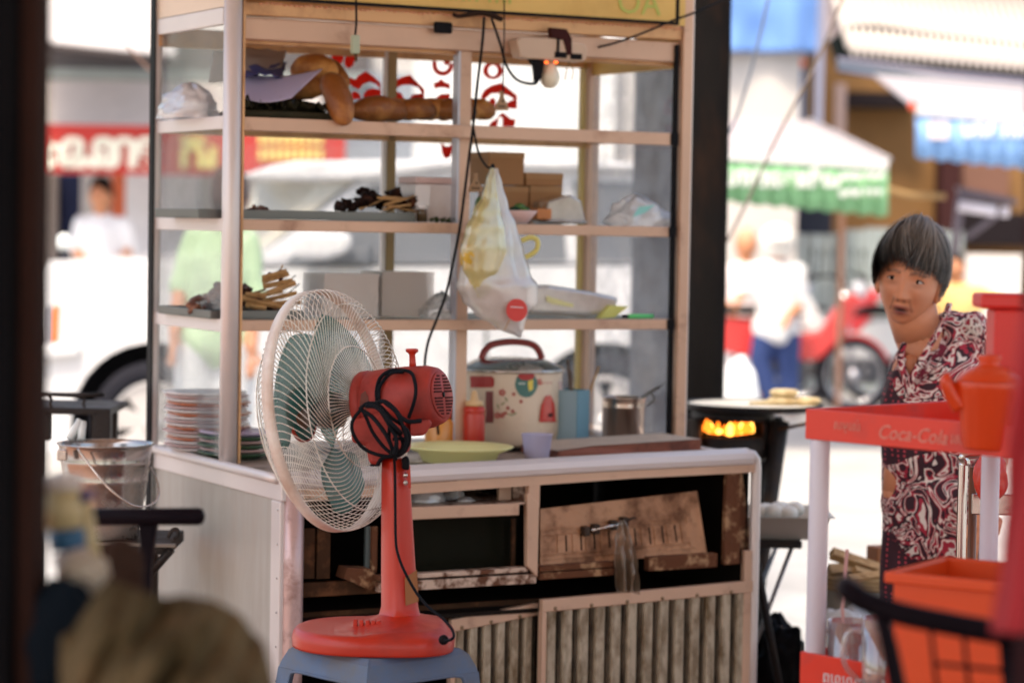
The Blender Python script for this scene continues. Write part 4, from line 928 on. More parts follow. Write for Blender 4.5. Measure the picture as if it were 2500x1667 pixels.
b = C(); b.prism([P4(x, y, VW-.119) for x, y in ((1246, 748), (1278, 750), (1278, 752), (1246, 750))], (0, .0005, 0)); b.build('label_print', white, wb)
b = C(); b.tube([P4(1245, 780, VW-.118), P4(1231, 805, VW-.118)], .0012, 5); b.build('toothpick', woodm, wb)
b = C(); b.tube(catmull([P4(x, y, VW-.05) for x, y in ((1272, 588), (1296, 580), (1312, 588), (1310, 610), (1290, 625), (1276, 628))], 6), .003, 6, flat=2.4); b.build('bag_handle', M_('yellow bag handle', (.72, .62, .16), .4), yb)
b = C(); b.ell(P4(1203, 408, VW-.03), (.006, .006, .009), 10, 8); b.build('knot', blackr, yb)

#PART2
# ============================================================ FAN
FD = 4.97
stool_z = P(912, 1600, 4.84).z
fan = thing('electric_fan', 'red desk fan seen from behind with cream wire cage and coiled black cord', 'fan', P(930, 1600, FD).xy.to_3d()+Vector((0, 0, stool_z)))
def iv(a, b_, c): return a*cr+b_*cu+c*cf
nf = iv(-.899, -.134, .418).normalized()        # the way the fan blows
ax = -nf; e1 = (cu-ax*cu.dot(ax)).normalized(); e2 = ax.cross(e1)
FC = P(806, 1002, 5.06)
FM = axes(e1, e2, ax, FC)
def fpt(r_, a, z): return FC+e1*(r_*math.cos(a))+e2*(r_*math.sin(a))+ax*z
RR = .238
b = MB(FM); b.lathe([(RR, -.012), (RR+.004, -.012), (RR+.0045, .012), (RR, .012), (RR-.0005, 0), (RR, -.012)], 96); b.build('cage_ring', ringm, fan)
def cage(prof, swirl, n, name, r0s, wob):
    b = MB()
    for k in range(n):
        a0 = 2*PI*k/n; pts = []
        for i, (r_, z) in enumerate(prof):
            t_ = max(0, (r_-r0s)/(RR-r0s)); pts.append(fpt(r_, a0+swirl*t_**1.3+(wob if abs(r_-r0s) < .012 else 0), z))
        b.tube(catmull(pts, 3), .00095, 4, caps=False)
    o = b.build(name, wirem, fan, kind='stuff'); return o
rearp = [(.052, .078), (.08, .070), (.115, .064), (.125, .066), (.15, .070), (.18, .072), (.207, .066), (.226, .050), (.239, .026), (.241, .006)]
frontp = [(.050, -.070), (.09, -.070), (.13, -.067), (.165, -.060), (.19, -.050), (.212, -.037), (.230, -.020), (.240, -.004)]
cage(rearp, -.62, 96, 'rear_cage_wires', .12, .03)
cage(frontp, .75, 84, 'front_cage_wires', .05, 0)
for r_, z, rad in ((.121, .0655, .0016), (.205, .0675, .0013)):
    b = MB(); b.tube([fpt(r_, 2*PI*k/120, z+.0012*math.sin(k*PI*.86) if r_ < .13 else z-.002) for k in range(120)], rad, 5, closed=True); b.build('cage_ring_wire', wirem, fan)
b = MB(); b.tube([fpt(.17, 2*PI*k/96, -.067) for k in range(96)], .0015, 5, closed=True); b.build('cage_ring_wire', wirem, fan)
b = MB(FM); b.lathe([(0, -.076), (.046, -.075), (.052, -.068), (.052, -.064), (0, -.064)], 40); b.build('front_badge', tealc, fan)
b = MB(FM); b.lathe([(.0525, -.069), (.0555, -.069), (.0555, -.062), (.0525, -.062)], 40); b.build('badge_rim', M_('badge red rim', (.5, .06, .04), .4), fan)
b = MB(FM); b.lathe([(0, -.0635), (.030, -.0635), (.030, -.0630), (0, -.063)], 30); b.build('badge_back', M_('badge brown', (.20, .09, .05), .5), fan)
# hub and blades
b = MB(FM); b.lathe([(0, -.035), (.02, -.034), (.032, -.025), (.036, .0), (.036, .02), (.02, .03), (.01, .06), (0, .06)], 32); b.build('hub', M_('dark hub', (.03, .05, .05), .2, coat=.3), fan)
for k in range(3):
    a0 = PI/3-.1+k*2*PI/3
    def fn(s_, t_, a0=a0):
        r_ = lerp(.03, .205, t_); w_ = lerp(.6, 1.62, min(1, t_*1.6))*(1-.35*max(0, t_-.75)/.25*abs(2*s_-1)**2)
        a = a0+(s_-.5)*w_+.35*t_; z = -.004+(s_-.5)*-.055*(1-.35*t_)
        return fpt(r_, a, z)
    b = MB(); b.grid(fn, 14, 14); b.build('blade', teal, fan, solid=.0016)
# motor
b = MB(FM); b.lathe([(0, .078), (.05, .078), (.066, .080), (.068, .084), (.068, .096), (.066, .0985), (.0635, .099), (.0635, .1015), (.066, .104), (.0665, .13), (.065, .18), (.061, .225), (.055, .244), (.050, .2495), (0, .2495)], 48); b.build('motor_housing', fanred2, fan)
b = MB(FM); b.lathe([(0, .250), (.0445, .250), (.046, .2515), (.044, .253), (0, .2545)], 40); b.build('rear_grille', fanred2, fan)
slm = M_('grille slot', (.06, .012, .01), .6)
for sgn in (-1, 1):
    for k in range(13):
        if k == 6: continue
        y0 = (k-6)*.0062; half = math.sqrt(max(0, .042**2-y0**2)); 
        b = MB(FM); b.box(y0-.0016, y0+.0016, sgn*.0055 if sgn > 0 else -half*.92, half*.92 if sgn > 0 else -.0055, .2530-.0006*abs(k-6)/6, .2556-.0018*abs(k-6)/6); b.build('slot', slm, fan)
b = MB(FM); b.lathe([(0, .2557), (.0055, .2557), (.0055, .252), (0, .252)], 16); b.build('rear_hole', blackp, fan)
# tilt box, all in picture-facing coordinates at the column's distance
def fpoly(pts, d, th_, name, mat, bev=.004, parent=fan):
    b = MB(); b.prism([P(x, y, d) for x, y in pts], cf*th_); return b.build(name, mat, parent, bev=bev)
c2 = lambda x, y: (600+x/2.45, 680+y/2.45)
fpoly([c2(*p) for p in ((628, 850), (632, 982), (718, 998), (736, 1108), (802, 1118), (812, 1072), (900, 1060), (978, 1038), (985, 940), (960, 860), (800, 800))], 4.925, .07, 'tilt_box', fanred2, .008)
fpoly([c2(*p) for p in ((985, 860), (985, 944), (1070, 938), (1112, 868), (1100, 840))], 4.90, .06, 'motor_box', fanred2, .006)
fpoly([c2(*p) for p in ((742, 1112), (742, 1122), (800, 1122), (800, 1112))], 4.93, .05, 'pivot_plate', blackp, .001)
# worn oval scar on the flank
b = MB()
def on_motor(px, py, off=.0012):
    # ray against a cylinder of the motor radius
    o_ = CAM-FC; d_ = ray(px, py).normalized(); oa = o_-ax*o_.dot(ax); da = d_-ax*d_.dot(ax); rad = .0665+off
    A = da.dot(da); B = 2*oa.dot(da); C_ = oa.dot(oa)-rad*rad; D = B*B-4*A*C_
    if D < 0: D = 0
    return CAM+d_*((-B-math.sqrt(D))/(2*A))
sp = [c2(*p) for p in ((690, 690), (715, 670), (730, 700), (738, 750), (720, 790), (700, 760), (680, 790), (684, 730))]
n = len(sp); cc = (sum(p[0] for p in sp)/n, sum(p[1] for p in sp)/n)
b.add([on_motor(*cc)]+[on_motor(*p) for p in sp], [(0, 1+k, 1+(k+1) % n) for k in range(n)]); b.build('worn_patch', M_('worn brown patch', (.16, .035, .02), .6), fan)
# knob
b = MB(); kp = fpt(.062, 0, .195); kd = (cu*1-ax*.05).normalized(); kM = axes(cr, kd.cross(cr)*-1, kd, kp)
b.M = kM; b.lathe([(0, -.004), (.0075, -.004), (.0065, .010), (.006, .024), (.009, .028), (.0125, .030), (.0125, .034), (.011, .036), (0, .036)], 20); b.build('pull_knob', fanred, fan)
# column: tapered, soft edged
def loft(secs, mat, name, parent, n=28, pw=3.2):
    b = MB(); vs = []
    for (c_, hx, hy, rz) in secs:
        for k in range(n):
            a = 2*PI*k/n; ca, sa = math.cos(a), math.sin(a)
            x = hx*math.copysign(abs(ca)**(2/pw), ca); y = hy*math.copysign(abs(sa)**(2/pw), sa)
            vs.append(c_+Vector((x*math.cos(rz)-y*math.sin(rz), x*math.sin(rz)+y*math.cos(rz), 0)))
    m = len(secs); fs = [(i*n+k, i*n+(k+1) % n, (i+1)*n+(k+1) % n, (i+1)*n+k) for i in range(m-1) for k in range(n)]
    fs += [tuple(reversed(range(n))), tuple((m-1)*n+k for k in range(n))]
    b.add(vs, fs, True); return b.build(name, mat, parent)
SZ = stool_z
def col_c(y, x): p = P(x, y, FD); return p
rz = R(32)
loft([(col_c(1118, 964), .020, .020, rz), (col_c(1126, 965), .024, .024, rz), (col_c(1200, 967), .026, .026, rz), (col_c(1300, 970), .028, .029, rz), (col_c(1400, 973), .030, .032, rz), (col_c(1480, 976), .032, .034, rz),
      (col_c(1500, 976), .036, .038, rz), (col_c(1516, 976), .046, .048, rz), (col_c(1526, 976), .060, .062, rz)], fanred, 'column', fan)
fpoly([(992, 1135), (1001, 1135), (1004, 1192), (996, 1192)], 4.935, .01, 'side_bracket', fanred, .002)
fpoly([(980, 1118), (993, 1112), (999, 1122), (999, 1148), (981, 1146)], 4.928, .03, 'side_bracket', blackp, .004)
for y in (1160, 1178):
    b = MB(); b.ell(P(990, y, 4.933), (.0048, .003, .0048), 12, 8); b.build('screw', steel, fan)
fpoly([(988, 1410), (1018, 1390), (1022, 1468), (990, 1478)], 4.936, .002, 'worn_sticker', M_('worn ochre sticker', (.30, .12, .04), .6), .0005)
# base
b = MB(); bc = P(912, 1560, 4.96); bc.z = SZ; nr, ns = 14, 72; vs = []
colc = Vector((P(976, 1500, FD).x-bc.x, P(976, 1500, FD).y-bc.y, 0))
def bprof(a):
    ca, sa = math.cos(a), math.sin(a)
    pw = 2.2 if ca < 0 else 3.4
    return .158*math.copysign(abs(ca)**(2/pw), ca), .145*math.copysign(abs(sa)**(2/pw), sa)
rimz = [(1.0, .0), (1.0, .004), (1.008, .016), (.995, .026), (.965, .033), (.92, .036)]
for f, z in rimz:
    for k in range(ns): x, y = bprof(2*PI*k/ns); vs.append(bc+Vector((x*f, y*f, z+.001)))
for i in range(nr):
    f = .92*(1-(i+1)/(nr+.5))
    for k in range(ns):
        x, y = bprof(2*PI*k/ns); p = Vector((x*f, y*f, 0)); d_ = (p-colc); dd = math.hypot(d_.x, d_.y)
        z = .037+.024*math.exp(-(dd/.075)**2)+.006*max(0, min(1, (p.x+.02)/.05)); vs.append(bc+Vector((p.x, p.y, z)))
nR = len(rimz)+nr
fs = [(i*ns+k, i*ns+(k+1) % ns, (i+1)*ns+(k+1) % ns, (i+1)*ns+k) for i in range(nR-1) for k in range(ns)]+[tuple((nR-1)*ns+k for k in range(ns)), tuple(reversed(range(ns)))]
b.add(vs, fs, True); b.build('base', fanred, fan)
for k, (x, y) in enumerate(((868, 1510), (883, 1505), (898, 1501), (912, 1498), (925, 1495))):
    b = MB(); p = P(x, y, 4.935-.004*k); p.z = SZ+.047; b.box(p.x-.0042, p.x+.0042, p.y-.01, p.y+.01, p.z-.010, p.z+.008, .002); b.build('speed_button', fanred, fan)
b = MB(); p = P(1083, 1561, 4.815); b.ell(p, (.010, .008, .010), 12, 8); b.build('cord_grommet', blackp, fan)
b = MB(); b.tube(catmull([P(934, y, 4.925) if False else P(x, y, d) for x, y, d in ((962, 1110, 4.90), (964, 1150, 4.918), (965, 1220, 4.922), (966, 1310, 4.918), (971, 1350, 4.915), (988, 1395, 4.905), (1018, 1448, 4.90), (1048, 1483, 4.885), (1080, 1508, 4.87), (1103, 1535, 4.83), (1108, 1552, 4.80), (1100, 1561, 4.79), (1085, 1562, 4.80))], 8), .0028, 8); b.build('power_cord', blackr, fan)
# coil of cord round the motor
def om(x, y, off=.006): return on_motor(*c2(x, y), off)
def coil(pts, r_=.0036, d=None):
    b = MB(); b.tube(catmull(pts, 7), r_, 8); b.build('power_cord', blackr, fan)
pd = lambda x, y, d: P(*c2(x, y), d)
coil([om(785, 730), om(782, 670), om(800, 600), pd(850, 556, 4.93), pd(905, 546, 4.95), pd(985, 560, 4.93), om(1012, 620), om(1016, 690), om(1000, 760), om(975, 830)])
coil([om(795, 720), om(800, 650), om(835, 595), pd(880, 562, 4.92), pd(940, 560, 4.94)])
coil([pd(775, 745, 4.86), pd(830, 735, 4.85), pd(890, 780, 4.845), pd(930, 830, 4.84), pd(980, 855, 4.84), pd(1048, 850, 4.85)], .0045)
coil([pd(680, 780, 4.86), pd(730, 745, 4.855), pd(800, 760, 4.85), pd(870, 830, 4.845), pd(940, 880, 4.85), pd(975, 930, 4.86), pd(970, 1000, 4.87), pd(910, 1060, 4.88), pd(800, 1055, 4.88), pd(700, 1010, 4.88), pd(640, 920, 4.87), pd(640, 850, 4.87), pd(690, 780, 4.86)])
coil([pd(690, 770, 4.855), pd(720, 830, 4.86), pd(760, 920, 4.87), pd(820, 1000, 4.87), pd(880, 1055, 4.87), pd(900, 1080, 4.88)])
coil([pd(860, 880, 4.85), pd(860, 970, 4.855), pd(900, 1050, 4.86), pd(960, 1010, 4.87), pd(950, 960, 4.87), pd(880, 960, 4.86)])
coil([pd(900, 900, 4.85), pd(900, 980, 4.855), pd(915, 1040, 4.86), pd(940, 990, 4.87), pd(915, 920, 4.87)])
for k in range(6):
    coil([pd(740+k*14, 745+k*8, 4.85-.004*k), pd(800+k*12, 780+k*14, 4.838-.003*k), pd(850+k*12, 850+k*10, 4.838-.002*k), pd(880+k*10, 900+k*5, 4.85)], .0038)
coil([pd(720, 760, 4.85), pd(790, 775, 4.84), pd(850, 860, 4.835), pd(900, 960, 4.84), pd(890, 1050, 4.85)], .0044)
coil([pd(830, 740, 4.85), pd(900, 800, 4.84), pd(945, 900, 4.84), pd(960, 980, 4.85), pd(920, 1050, 4.86)], .0042)
coil([pd(700, 790, 4.86), pd(760, 830, 4.85), pd(830, 920, 4.84), pd(870, 1000, 4.85), pd(880, 1060, 4.86)], .0044)
coil([pd(790, 1110, 4.92), pd(815, 1075, 4.90), pd(860, 1062, 4.89)], .004)

# ============================================================ STOOL
st = thing('plastic_stool', 'worn blue plastic stool under the red fan', 'stool', (bc.x+.01, bc.y, 0), R(42))
bm_ = bmesh.new(); SM = ROOTM[st.name]
b = MB(SM); hs = .114; tz = SZ-.001
b.box(-hs, hs, -hs, hs, tz-.012, tz, .005); b.build('seat', bluest, st)
for k in range(4):
    Mk = SM @ Matrix.Rotation(k*PI/2, 4, 'Z')
    b = MB(Mk)
    # flared skirt: rows of profile from seat edge outward
    rows = [(hs-.002, tz-.002), (hs+.010, tz-.012), (hs+.018, tz-.030), (hs+.021, tz-.038), (hs+.023, tz-.046)]
    N = 16; vs = []
    for y, z in rows:
        for i in range(N+1):
            x = lerp(-1, 1, i/N); vs.append((x*y, -y, z))
    fs = [(r_*(N+1)+i, r_*(N+1)+i+1, (r_+1)*(N+1)+i+1, (r_+1)*(N+1)+i) for r_ in range(4) for i in range(N)]
    base = len(vs)
    # arch and legs
    yb = hs+.024
    arch = []
    for i in range(N+1):
        x = lerp(-1, 1, i/N); q = abs(x)
        arch.append((x, tz-.062-(0.0 if q < .01 else .014*(q**2.2)) - (0 if q < .72 else (q-.72)/.28*0)))
    # legs as tapered quads either side, down to floor
    for sgn in (-1, 1):
        L0 = [(sgn*yb, -yb, tz-.046), (sgn*yb*.66, -yb, tz-.046)]
        L1 = [(sgn*(yb+.004), -(yb+.004), tz-.085), (sgn*yb*.80, -(yb+.004), tz-.085)]
        L2 = [(sgn*(yb+.03), -(yb+.03), .0), (sgn*(yb+.03)*.80, -(yb+.03), .0)]
        o_ = len(vs); vs += L0+L1+L2; fs += [(o_, o_+1, o_+3, o_+2), (o_+2, o_+3, o_+5, o_+4)]
    b.add(vs, fs, False); b.build('side', bluest, st, solid=.004, weld=True)
    b = MB(Mk); b.tube(catmull([(-yb*.80, -yb-.003, tz-.105), (-yb*.74, -yb-.002, tz-.062), (-yb*.6, -yb-.001, tz-.048), (0, -yb-.001, tz-.047), (yb*.6, -yb-.001, tz-.048), (yb*.74, -yb-.002, tz-.062), (yb*.80, -yb-.003, tz-.105)], 5), .0035, 6); b.build('arch_lip', bluest, st)

# ============================================================ PEOPLE
skin = M_('warm skin', (.55, .235, .12), .5, 0, .06, 20, sss=.12)
def limb(mb, pts, rs, seg=14):
    for i in range(len(pts)-1):
        a, c_ = Vector(pts[i]), Vector(pts[i+1]); mb.tube([a, c_], [rs[i], rs[i+1]], seg)
        mb.ell(a, (rs[i],)*3, 14, 10)
    mb.ell(pts[-1], (rs[-1],)*3, 14, 10)
def hand(mb, wrist, dirv, palm_n, s_=1.0):
    d_ = Vector(dirv).normalized(); nrm = Vector(palm_n).normalized(); side = d_.cross(nrm).normalized(); w_ = Vector(wrist)
    mb.ell(w_+d_*.045*s_, (.030*s_, .014*s_, .045*s_), 14, 10, axes(side, nrm, d_, (0,0,0)).to_3x3())
    for k, (o_, L) in enumerate(((-.024, .055), (-.008, .068), (.008, .07), (.023, .060))):
        b0 = w_+d_*.08*s_+side*o_*s_; b1 = b0+(d_*.9-nrm*.35)*L*.55*s_; b2 = b1+(d_*.5-nrm*.85)*L*.45*s_
        limb(mb, [b0, b1, b2], [.009*s_, .008*s_, .0065*s_], 8)
    b0 = w_+d_*.03*s_-side*.028*s_; b1 = b0+(d_*.6-side*.8)*.03*s_; limb(mb, [b0, b1, b1+d_*.025*s_-nrm*.01*s_], [.011*s_, .010*s_, .008*s_], 8)

WDp = 6.3
def W(x, y, dd=0): return P(x, y, WDp+dd)
wo_ = thing('person', 'older woman with short greying top-lit hair in a purple and white patterned suit leaning to look', 'person', (W(2290, 1200).x, WDp, 0))
# head built from a sculpted profile; local axes: hx right, hy toward face, hz up
yaw, rollh = R(17), R(-5)
hf = (-cf.copy()); hf.z = 0; hf.normalize()
hf = Matrix.Rotation(-yaw, 3, 'Z') @ hf
hz = Vector((0, 0, 1)); hx = hf.cross(hz)*-1; hx = hz.cross(hf)*-1 if hx.dot(cr) < 0 else hx
if hx.dot(cr) < 0: hx = -hx
Rl = Matrix.Rotation(R(-9), 3, hf); hx = Rl @ hx; hz = Rl @ hz
HC = W(2221, 680)
def gs(x, z, cx, cz, sx_, sz_): return math.exp(-((x-cx)/sx_)**2-((z-cz)/sz_)**2)
def face_d(x, z):
    k = 0; z = z+.019
    if z > -.036: t_ = min(1, max(0, (.030-z)/.062)); k += .021*(t_**1.3)*math.exp(-(x/(.0085+.004*t_))**2)*(1 if z > -.030 else max(0, 1-(-.030-z)/.008))
    k += .007*gs(x, z, .013, -.028, .007, .007)+.007*gs(x, z, -.013, -.028, .007, .007)
    for s_ in (-1, 1):
        k -= .0085*gs(x, z, s_*.031, .016, .019, .012)
        k += .0045*gs(x, z, s_*.030, .036, .022, .009)
        k += .0055*gs(x, z, s_*.042, -.014, .020, .018)
        k -= .0035*gs(x, z, s_*.030, -.048, .012, .018)
        k -= .0022*gs(x, z, s_*.026, -.036, .006, .014)
    k += .0065*gs(x, z, 0, -.052, .019, .0055)+.0070*gs(x, z, 0, -.066, .017, .006)-.0075*gs(x, z, 0, -.0588, .019, .0028)
    k -= .004*gs(x, z, 0, -.079, .02, .006)+.001
    k += .007*gs(x, z, 0, -.096, .02, .014)
    return k
def head_pt(q, off=0):
    x, y, z = q.x*.073, q.y*.089, q.z*.116
    if z < 0: f = 1-.13*(min(1, -z/.116))**2; x *= f
    if z < -.02 and y < 0: y *= 1-.35*min(1, (-z-.02)/.09)
    if y > 0: y += face_d(x, z)*min(1, y/.045)
    return Vector((x, y, z))+Vector((q.x, q.y, q.z)).normalized()*off
def hw(p): return HC+hx*p.x+hf*p.y+hz*p.z
n1, n2 = 96, 80; vs, cols = [], []
for i in range(n2+1):
    th = PI*i/n2
    for k in range(n1):
        a = 2*PI*k/n1; q = Vector((math.sin(th)*math.cos(a), math.sin(th)*math.sin(a), math.cos(th))); p = head_pt(q); vs.append(hw(p))
        c_ = Vector((.68, .28, .15))
        if p.y > 0:
            x, z = p.x, p.z+.019
            lip = max(gs(x, z, 0, -.0525, .020, .0048), gs(x, z, 0, -.065, .018, .0055)); c_ = c_.lerp(Vector((.30, .075, .06)), min(1, lip*1.4))
            mo = gs(x, z, 0, -.0588, .016, .0034); c_ = c_.lerp(Vector((.03, .008, .008)), min(1, mo*1.5))
            for s_ in (-1, 1):
                bz = .036-.25*abs(abs(x)-.028)*.6
                br = math.exp(-((z-bz)/.0032)**2)*(1 if .012 < s_*x < .05 else 0); c_ = c_.lerp(Vector((.10, .05, .035)), min(1, br*.95))
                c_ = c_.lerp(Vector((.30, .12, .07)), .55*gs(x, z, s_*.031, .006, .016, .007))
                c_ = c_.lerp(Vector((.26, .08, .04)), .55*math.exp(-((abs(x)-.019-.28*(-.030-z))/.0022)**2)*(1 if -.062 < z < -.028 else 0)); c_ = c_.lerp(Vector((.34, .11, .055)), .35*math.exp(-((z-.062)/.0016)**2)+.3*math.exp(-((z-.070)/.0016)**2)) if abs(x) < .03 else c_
                c_ = c_.lerp(Vector((.62, .25, .15)), .4*gs(x, z, s_*.044, -.02, .02, .02))
                c_ = c_.lerp(Vector((.12, .04, .03)), min(1, 1.2*gs(x, z, s_*.0075, -.0355, .0035, .0026)))
        cols.append(c_)
fs = [(i*n1+k, (i+1)*n1+k, (i+1)*n1+(k+1) % n1, i*n1+(k+1) % n1) for i in range(n2) for k in range(n1)]
hb = MB(); hb.add(vs, fs, True)
nv = len(vs)
# ear
for s_ in (1, -1):
    Re = axes(hx, hf, hz, (0, 0, 0)).to_3x3(); hb.ell(hw(Vector((s_*.073, -.010, -.020))), (.010, .016, .031), 14, 10, Re); hb.ell(hw(Vector((s_*.080, -.016, -.018))), (.006, .015, .028), 14, 10, Re)
# neck, chest and arms continue into the same body mesh
nb = hw(Vector((.004, -.030, -.055)))
limb(hb, [nb, W(2242, 820, .05), W(2275, 885, .06)], [.064, .060, .062], 20)
hb.ell(W(2262, 935, .06), (.085, .065, .10), 20, 14)
LA = [W(2222, 905, .03), W(2200, 1060, .03), W(2187, 1200, .03), W(2226, 1300, .12)]
limb(hb, LA, [.045, .038, .033, .024]); hand(hb, LA[3], LA[3]-LA[2], (0, -1, .3), .95)
RA = [W(2385, 850, .06), W(2425, 1010, .05), W(2432, 1120, 0), W(2400, 1235, -.1)]
limb(hb, RA, [.045, .038, .033, .024]); hand(hb, RA[3], RA[3]-RA[2], (0, 0, 1), .95)
for xs in (2248, 2325):
    f0 = Vector((W(xs, 1200).x, WDp+.04, 0)); limb(hb, [Vector((f0.x, f0.y, .75)), Vector((f0.x, f0.y-.01, .42)), Vector((f0.x, f0.y+.02, .08))], [.07, .05, .036])
    hb.ell((f0.x, f0.y-.05, .035), (.042, .11, .034), 14, 10)
bo = hb.build('body', M_('skin', (1, 1, 1), .5), wo_)
sm_ = bo.data.materials[0]; nt_ = sm_.node_tree; at = nt_.nodes.new('ShaderNodeVertexColor'); at.layer_name = 'Skin'
pb = nt_.nodes['Principled BSDF']; nt_.links.new(at.outputs[0], pb.inputs['Base Color']); pb.inputs['Subsurface Weight'].default_value = .1; pb.inputs['Subsurface Scale'].default_value = .01; pb.inputs['Roughness'].default_value = .48
ca_ = bo.data.color_attributes.new('Skin', 'FLOAT_COLOR', 'POINT')
for i in range(len(bo.data.vertices)):
    c_ = cols[i] if i < nv else Vector((.68, .28, .15)); ca_.data[i].color = (c_.x, c_.y, c_.z, 1)
ew = M_('eye white', (.55, .47, .42), .2); ei = M_('dark iris', (.015, .008, .006), .08)
for s_ in (-1, 1):
    ec = Vector((s_*.031, .0, -.003)); yy = 0
    # surface height at the eye
    q = Vector((ec.x/.073, 0, ec.z/.116)); q.y = math.sqrt(max(0, 1-q.x**2-q.z**2)); ps = head_pt(q)
    Re = axes(hx, hf, hz, (0, 0, 0)).to_3x3()
    b = MB(); b.ell(hw(Vector((ec.x, ps.y-.0072, ec.z))), (.0135, .0100, .0058), 18, 12, Re); e_ = b.build('eye', ew, wo_)
    b = MB(); b.ell(hw(Vector((ec.x-.0015, ps.y+.0006, ec.z+.0002))), (.0055, .0026, .0052), 14, 10, Re); b.build('iris', ei, e_)
    b = MB(); b.tube([hw(Vector((ec.x+t_*.015, ps.y+.0030-abs(t_)*.0055-(.002 if t_*s_ > 0 else 0)*abs(t_), ec.z+.0056-.0065*t_*t_))) for t_ in (-1, -.7, -.35, 0, .35, .7, 1)], .0016, 6); b.build('eyelid', M_('eyelid line', (.10, .04, .028), .5) if s_ < 0 else bpy.data.materials['eyelid line'], e_)
# hair: strands over a cap
hm = bpy.data.materials.new('greying top-lit hair'); hm.use_nodes = True; nt_ = hm.node_tree; at = nt_.nodes.new('ShaderNodeVertexColor'); at.layer_name = 'Hair'; nt_.links.new(at.outputs[0], nt_.nodes['Principled BSDF'].inputs['Base Color']); nt_.nodes['Principled BSDF'].inputs['Roughness'].default_value = .42
rnd = random.Random(5); vs, fs, hc = [], [], []
def hp(q, off): return hw(head_pt(q, off) if q.y <= 0 or q.z > .35 else Vector((q.x*.073, q.y*.089, q.z*.116))+q*off)
def strand(az, t1, lift, w_, colr, fr=0):
    # from the crown down at azimuth az (0 = face) to polar angle t1
    n = 9; o_ = len(vs); tint = rnd.random(); jit = rnd.uniform(-.22, .22); endl = rnd.uniform(.0, .006)
    for i in range(n+1):
        f = i/n; th = lerp(.04, t1, f); a = az+.16*math.sin(f*3+az*5)*f-.35*f*f*(1 if abs(az) < 1.0 else 0)*(1 if az > -.15 else -.6)+.05*noise.noise(Vector((az*9, f*3, 0)))+jit*f*f
        q = Vector((math.sin(th)*math.sin(a), math.sin(th)*math.cos(a), math.cos(th))); off = lift*(math.sin(PI*min(1, .25+f*.7))**.7)+.002+endl*f
        p = hp(q, off+.004); tn = Vector((math.cos(a), -math.sin(a), 0)); tw = hx*tn.x+hf*tn.y
        ww = w_*(1-.75*f**3)*(.35+.65*min(1, f*4)); vs.extend([p-tw*ww/2, p+tw*ww/2+ (p-HC).normalized()*.0008])
        g_ = lerp(.80, .0, min(1, f*1.25))*(.5+.8*tint); top_lit = max(0, min(1, (q.z-.30)/.55)); c_ = Vector(colr).lerp(Vector((.27, .23, .20)), max(0, min(1, g_*.45+top_lit*(.35+.55*tint)))); hc.extend([c_, c_])  # backlight painted in: strands lightened towards crown and top, besides the grey ones
    for i in range(n): fs.append((o_+2*i, o_+2*i+1, o_+2*i+3, o_+2*i+2))
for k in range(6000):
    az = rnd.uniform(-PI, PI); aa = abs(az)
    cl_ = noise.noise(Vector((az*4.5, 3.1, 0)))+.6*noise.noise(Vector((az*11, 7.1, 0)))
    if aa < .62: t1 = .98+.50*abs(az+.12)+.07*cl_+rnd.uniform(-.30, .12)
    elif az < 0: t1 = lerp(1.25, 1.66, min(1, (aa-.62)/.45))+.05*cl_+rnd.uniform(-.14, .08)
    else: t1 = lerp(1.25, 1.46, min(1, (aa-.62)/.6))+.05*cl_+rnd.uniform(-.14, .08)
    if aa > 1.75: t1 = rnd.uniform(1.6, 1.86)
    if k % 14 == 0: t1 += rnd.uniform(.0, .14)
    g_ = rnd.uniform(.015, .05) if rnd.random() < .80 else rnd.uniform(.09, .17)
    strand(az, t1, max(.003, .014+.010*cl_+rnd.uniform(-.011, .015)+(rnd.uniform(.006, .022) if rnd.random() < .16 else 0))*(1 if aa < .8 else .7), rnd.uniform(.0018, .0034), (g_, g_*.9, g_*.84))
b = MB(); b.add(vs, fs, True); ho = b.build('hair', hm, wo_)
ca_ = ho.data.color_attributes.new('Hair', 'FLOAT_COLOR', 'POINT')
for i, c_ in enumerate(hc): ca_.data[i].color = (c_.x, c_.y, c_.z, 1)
capv = MB()
def capf(s_, t_):
    a = lerp(-PI, PI, s_); aa = abs(a); t1 = .84 if aa < .62 else (lerp(.84, 1.42, min(1, (aa-.62)/.5)) if aa < 1.75 else 1.8)
    th = t1*t_; q = Vector((math.sin(th)*math.sin(a), math.sin(th)*math.cos(a), math.cos(th))); return hp(q, .008)
capv.grid(capf, 60, 20); capv.build('hair_cap', M_('dark hair under', (.025, .02, .018), .6), ho)

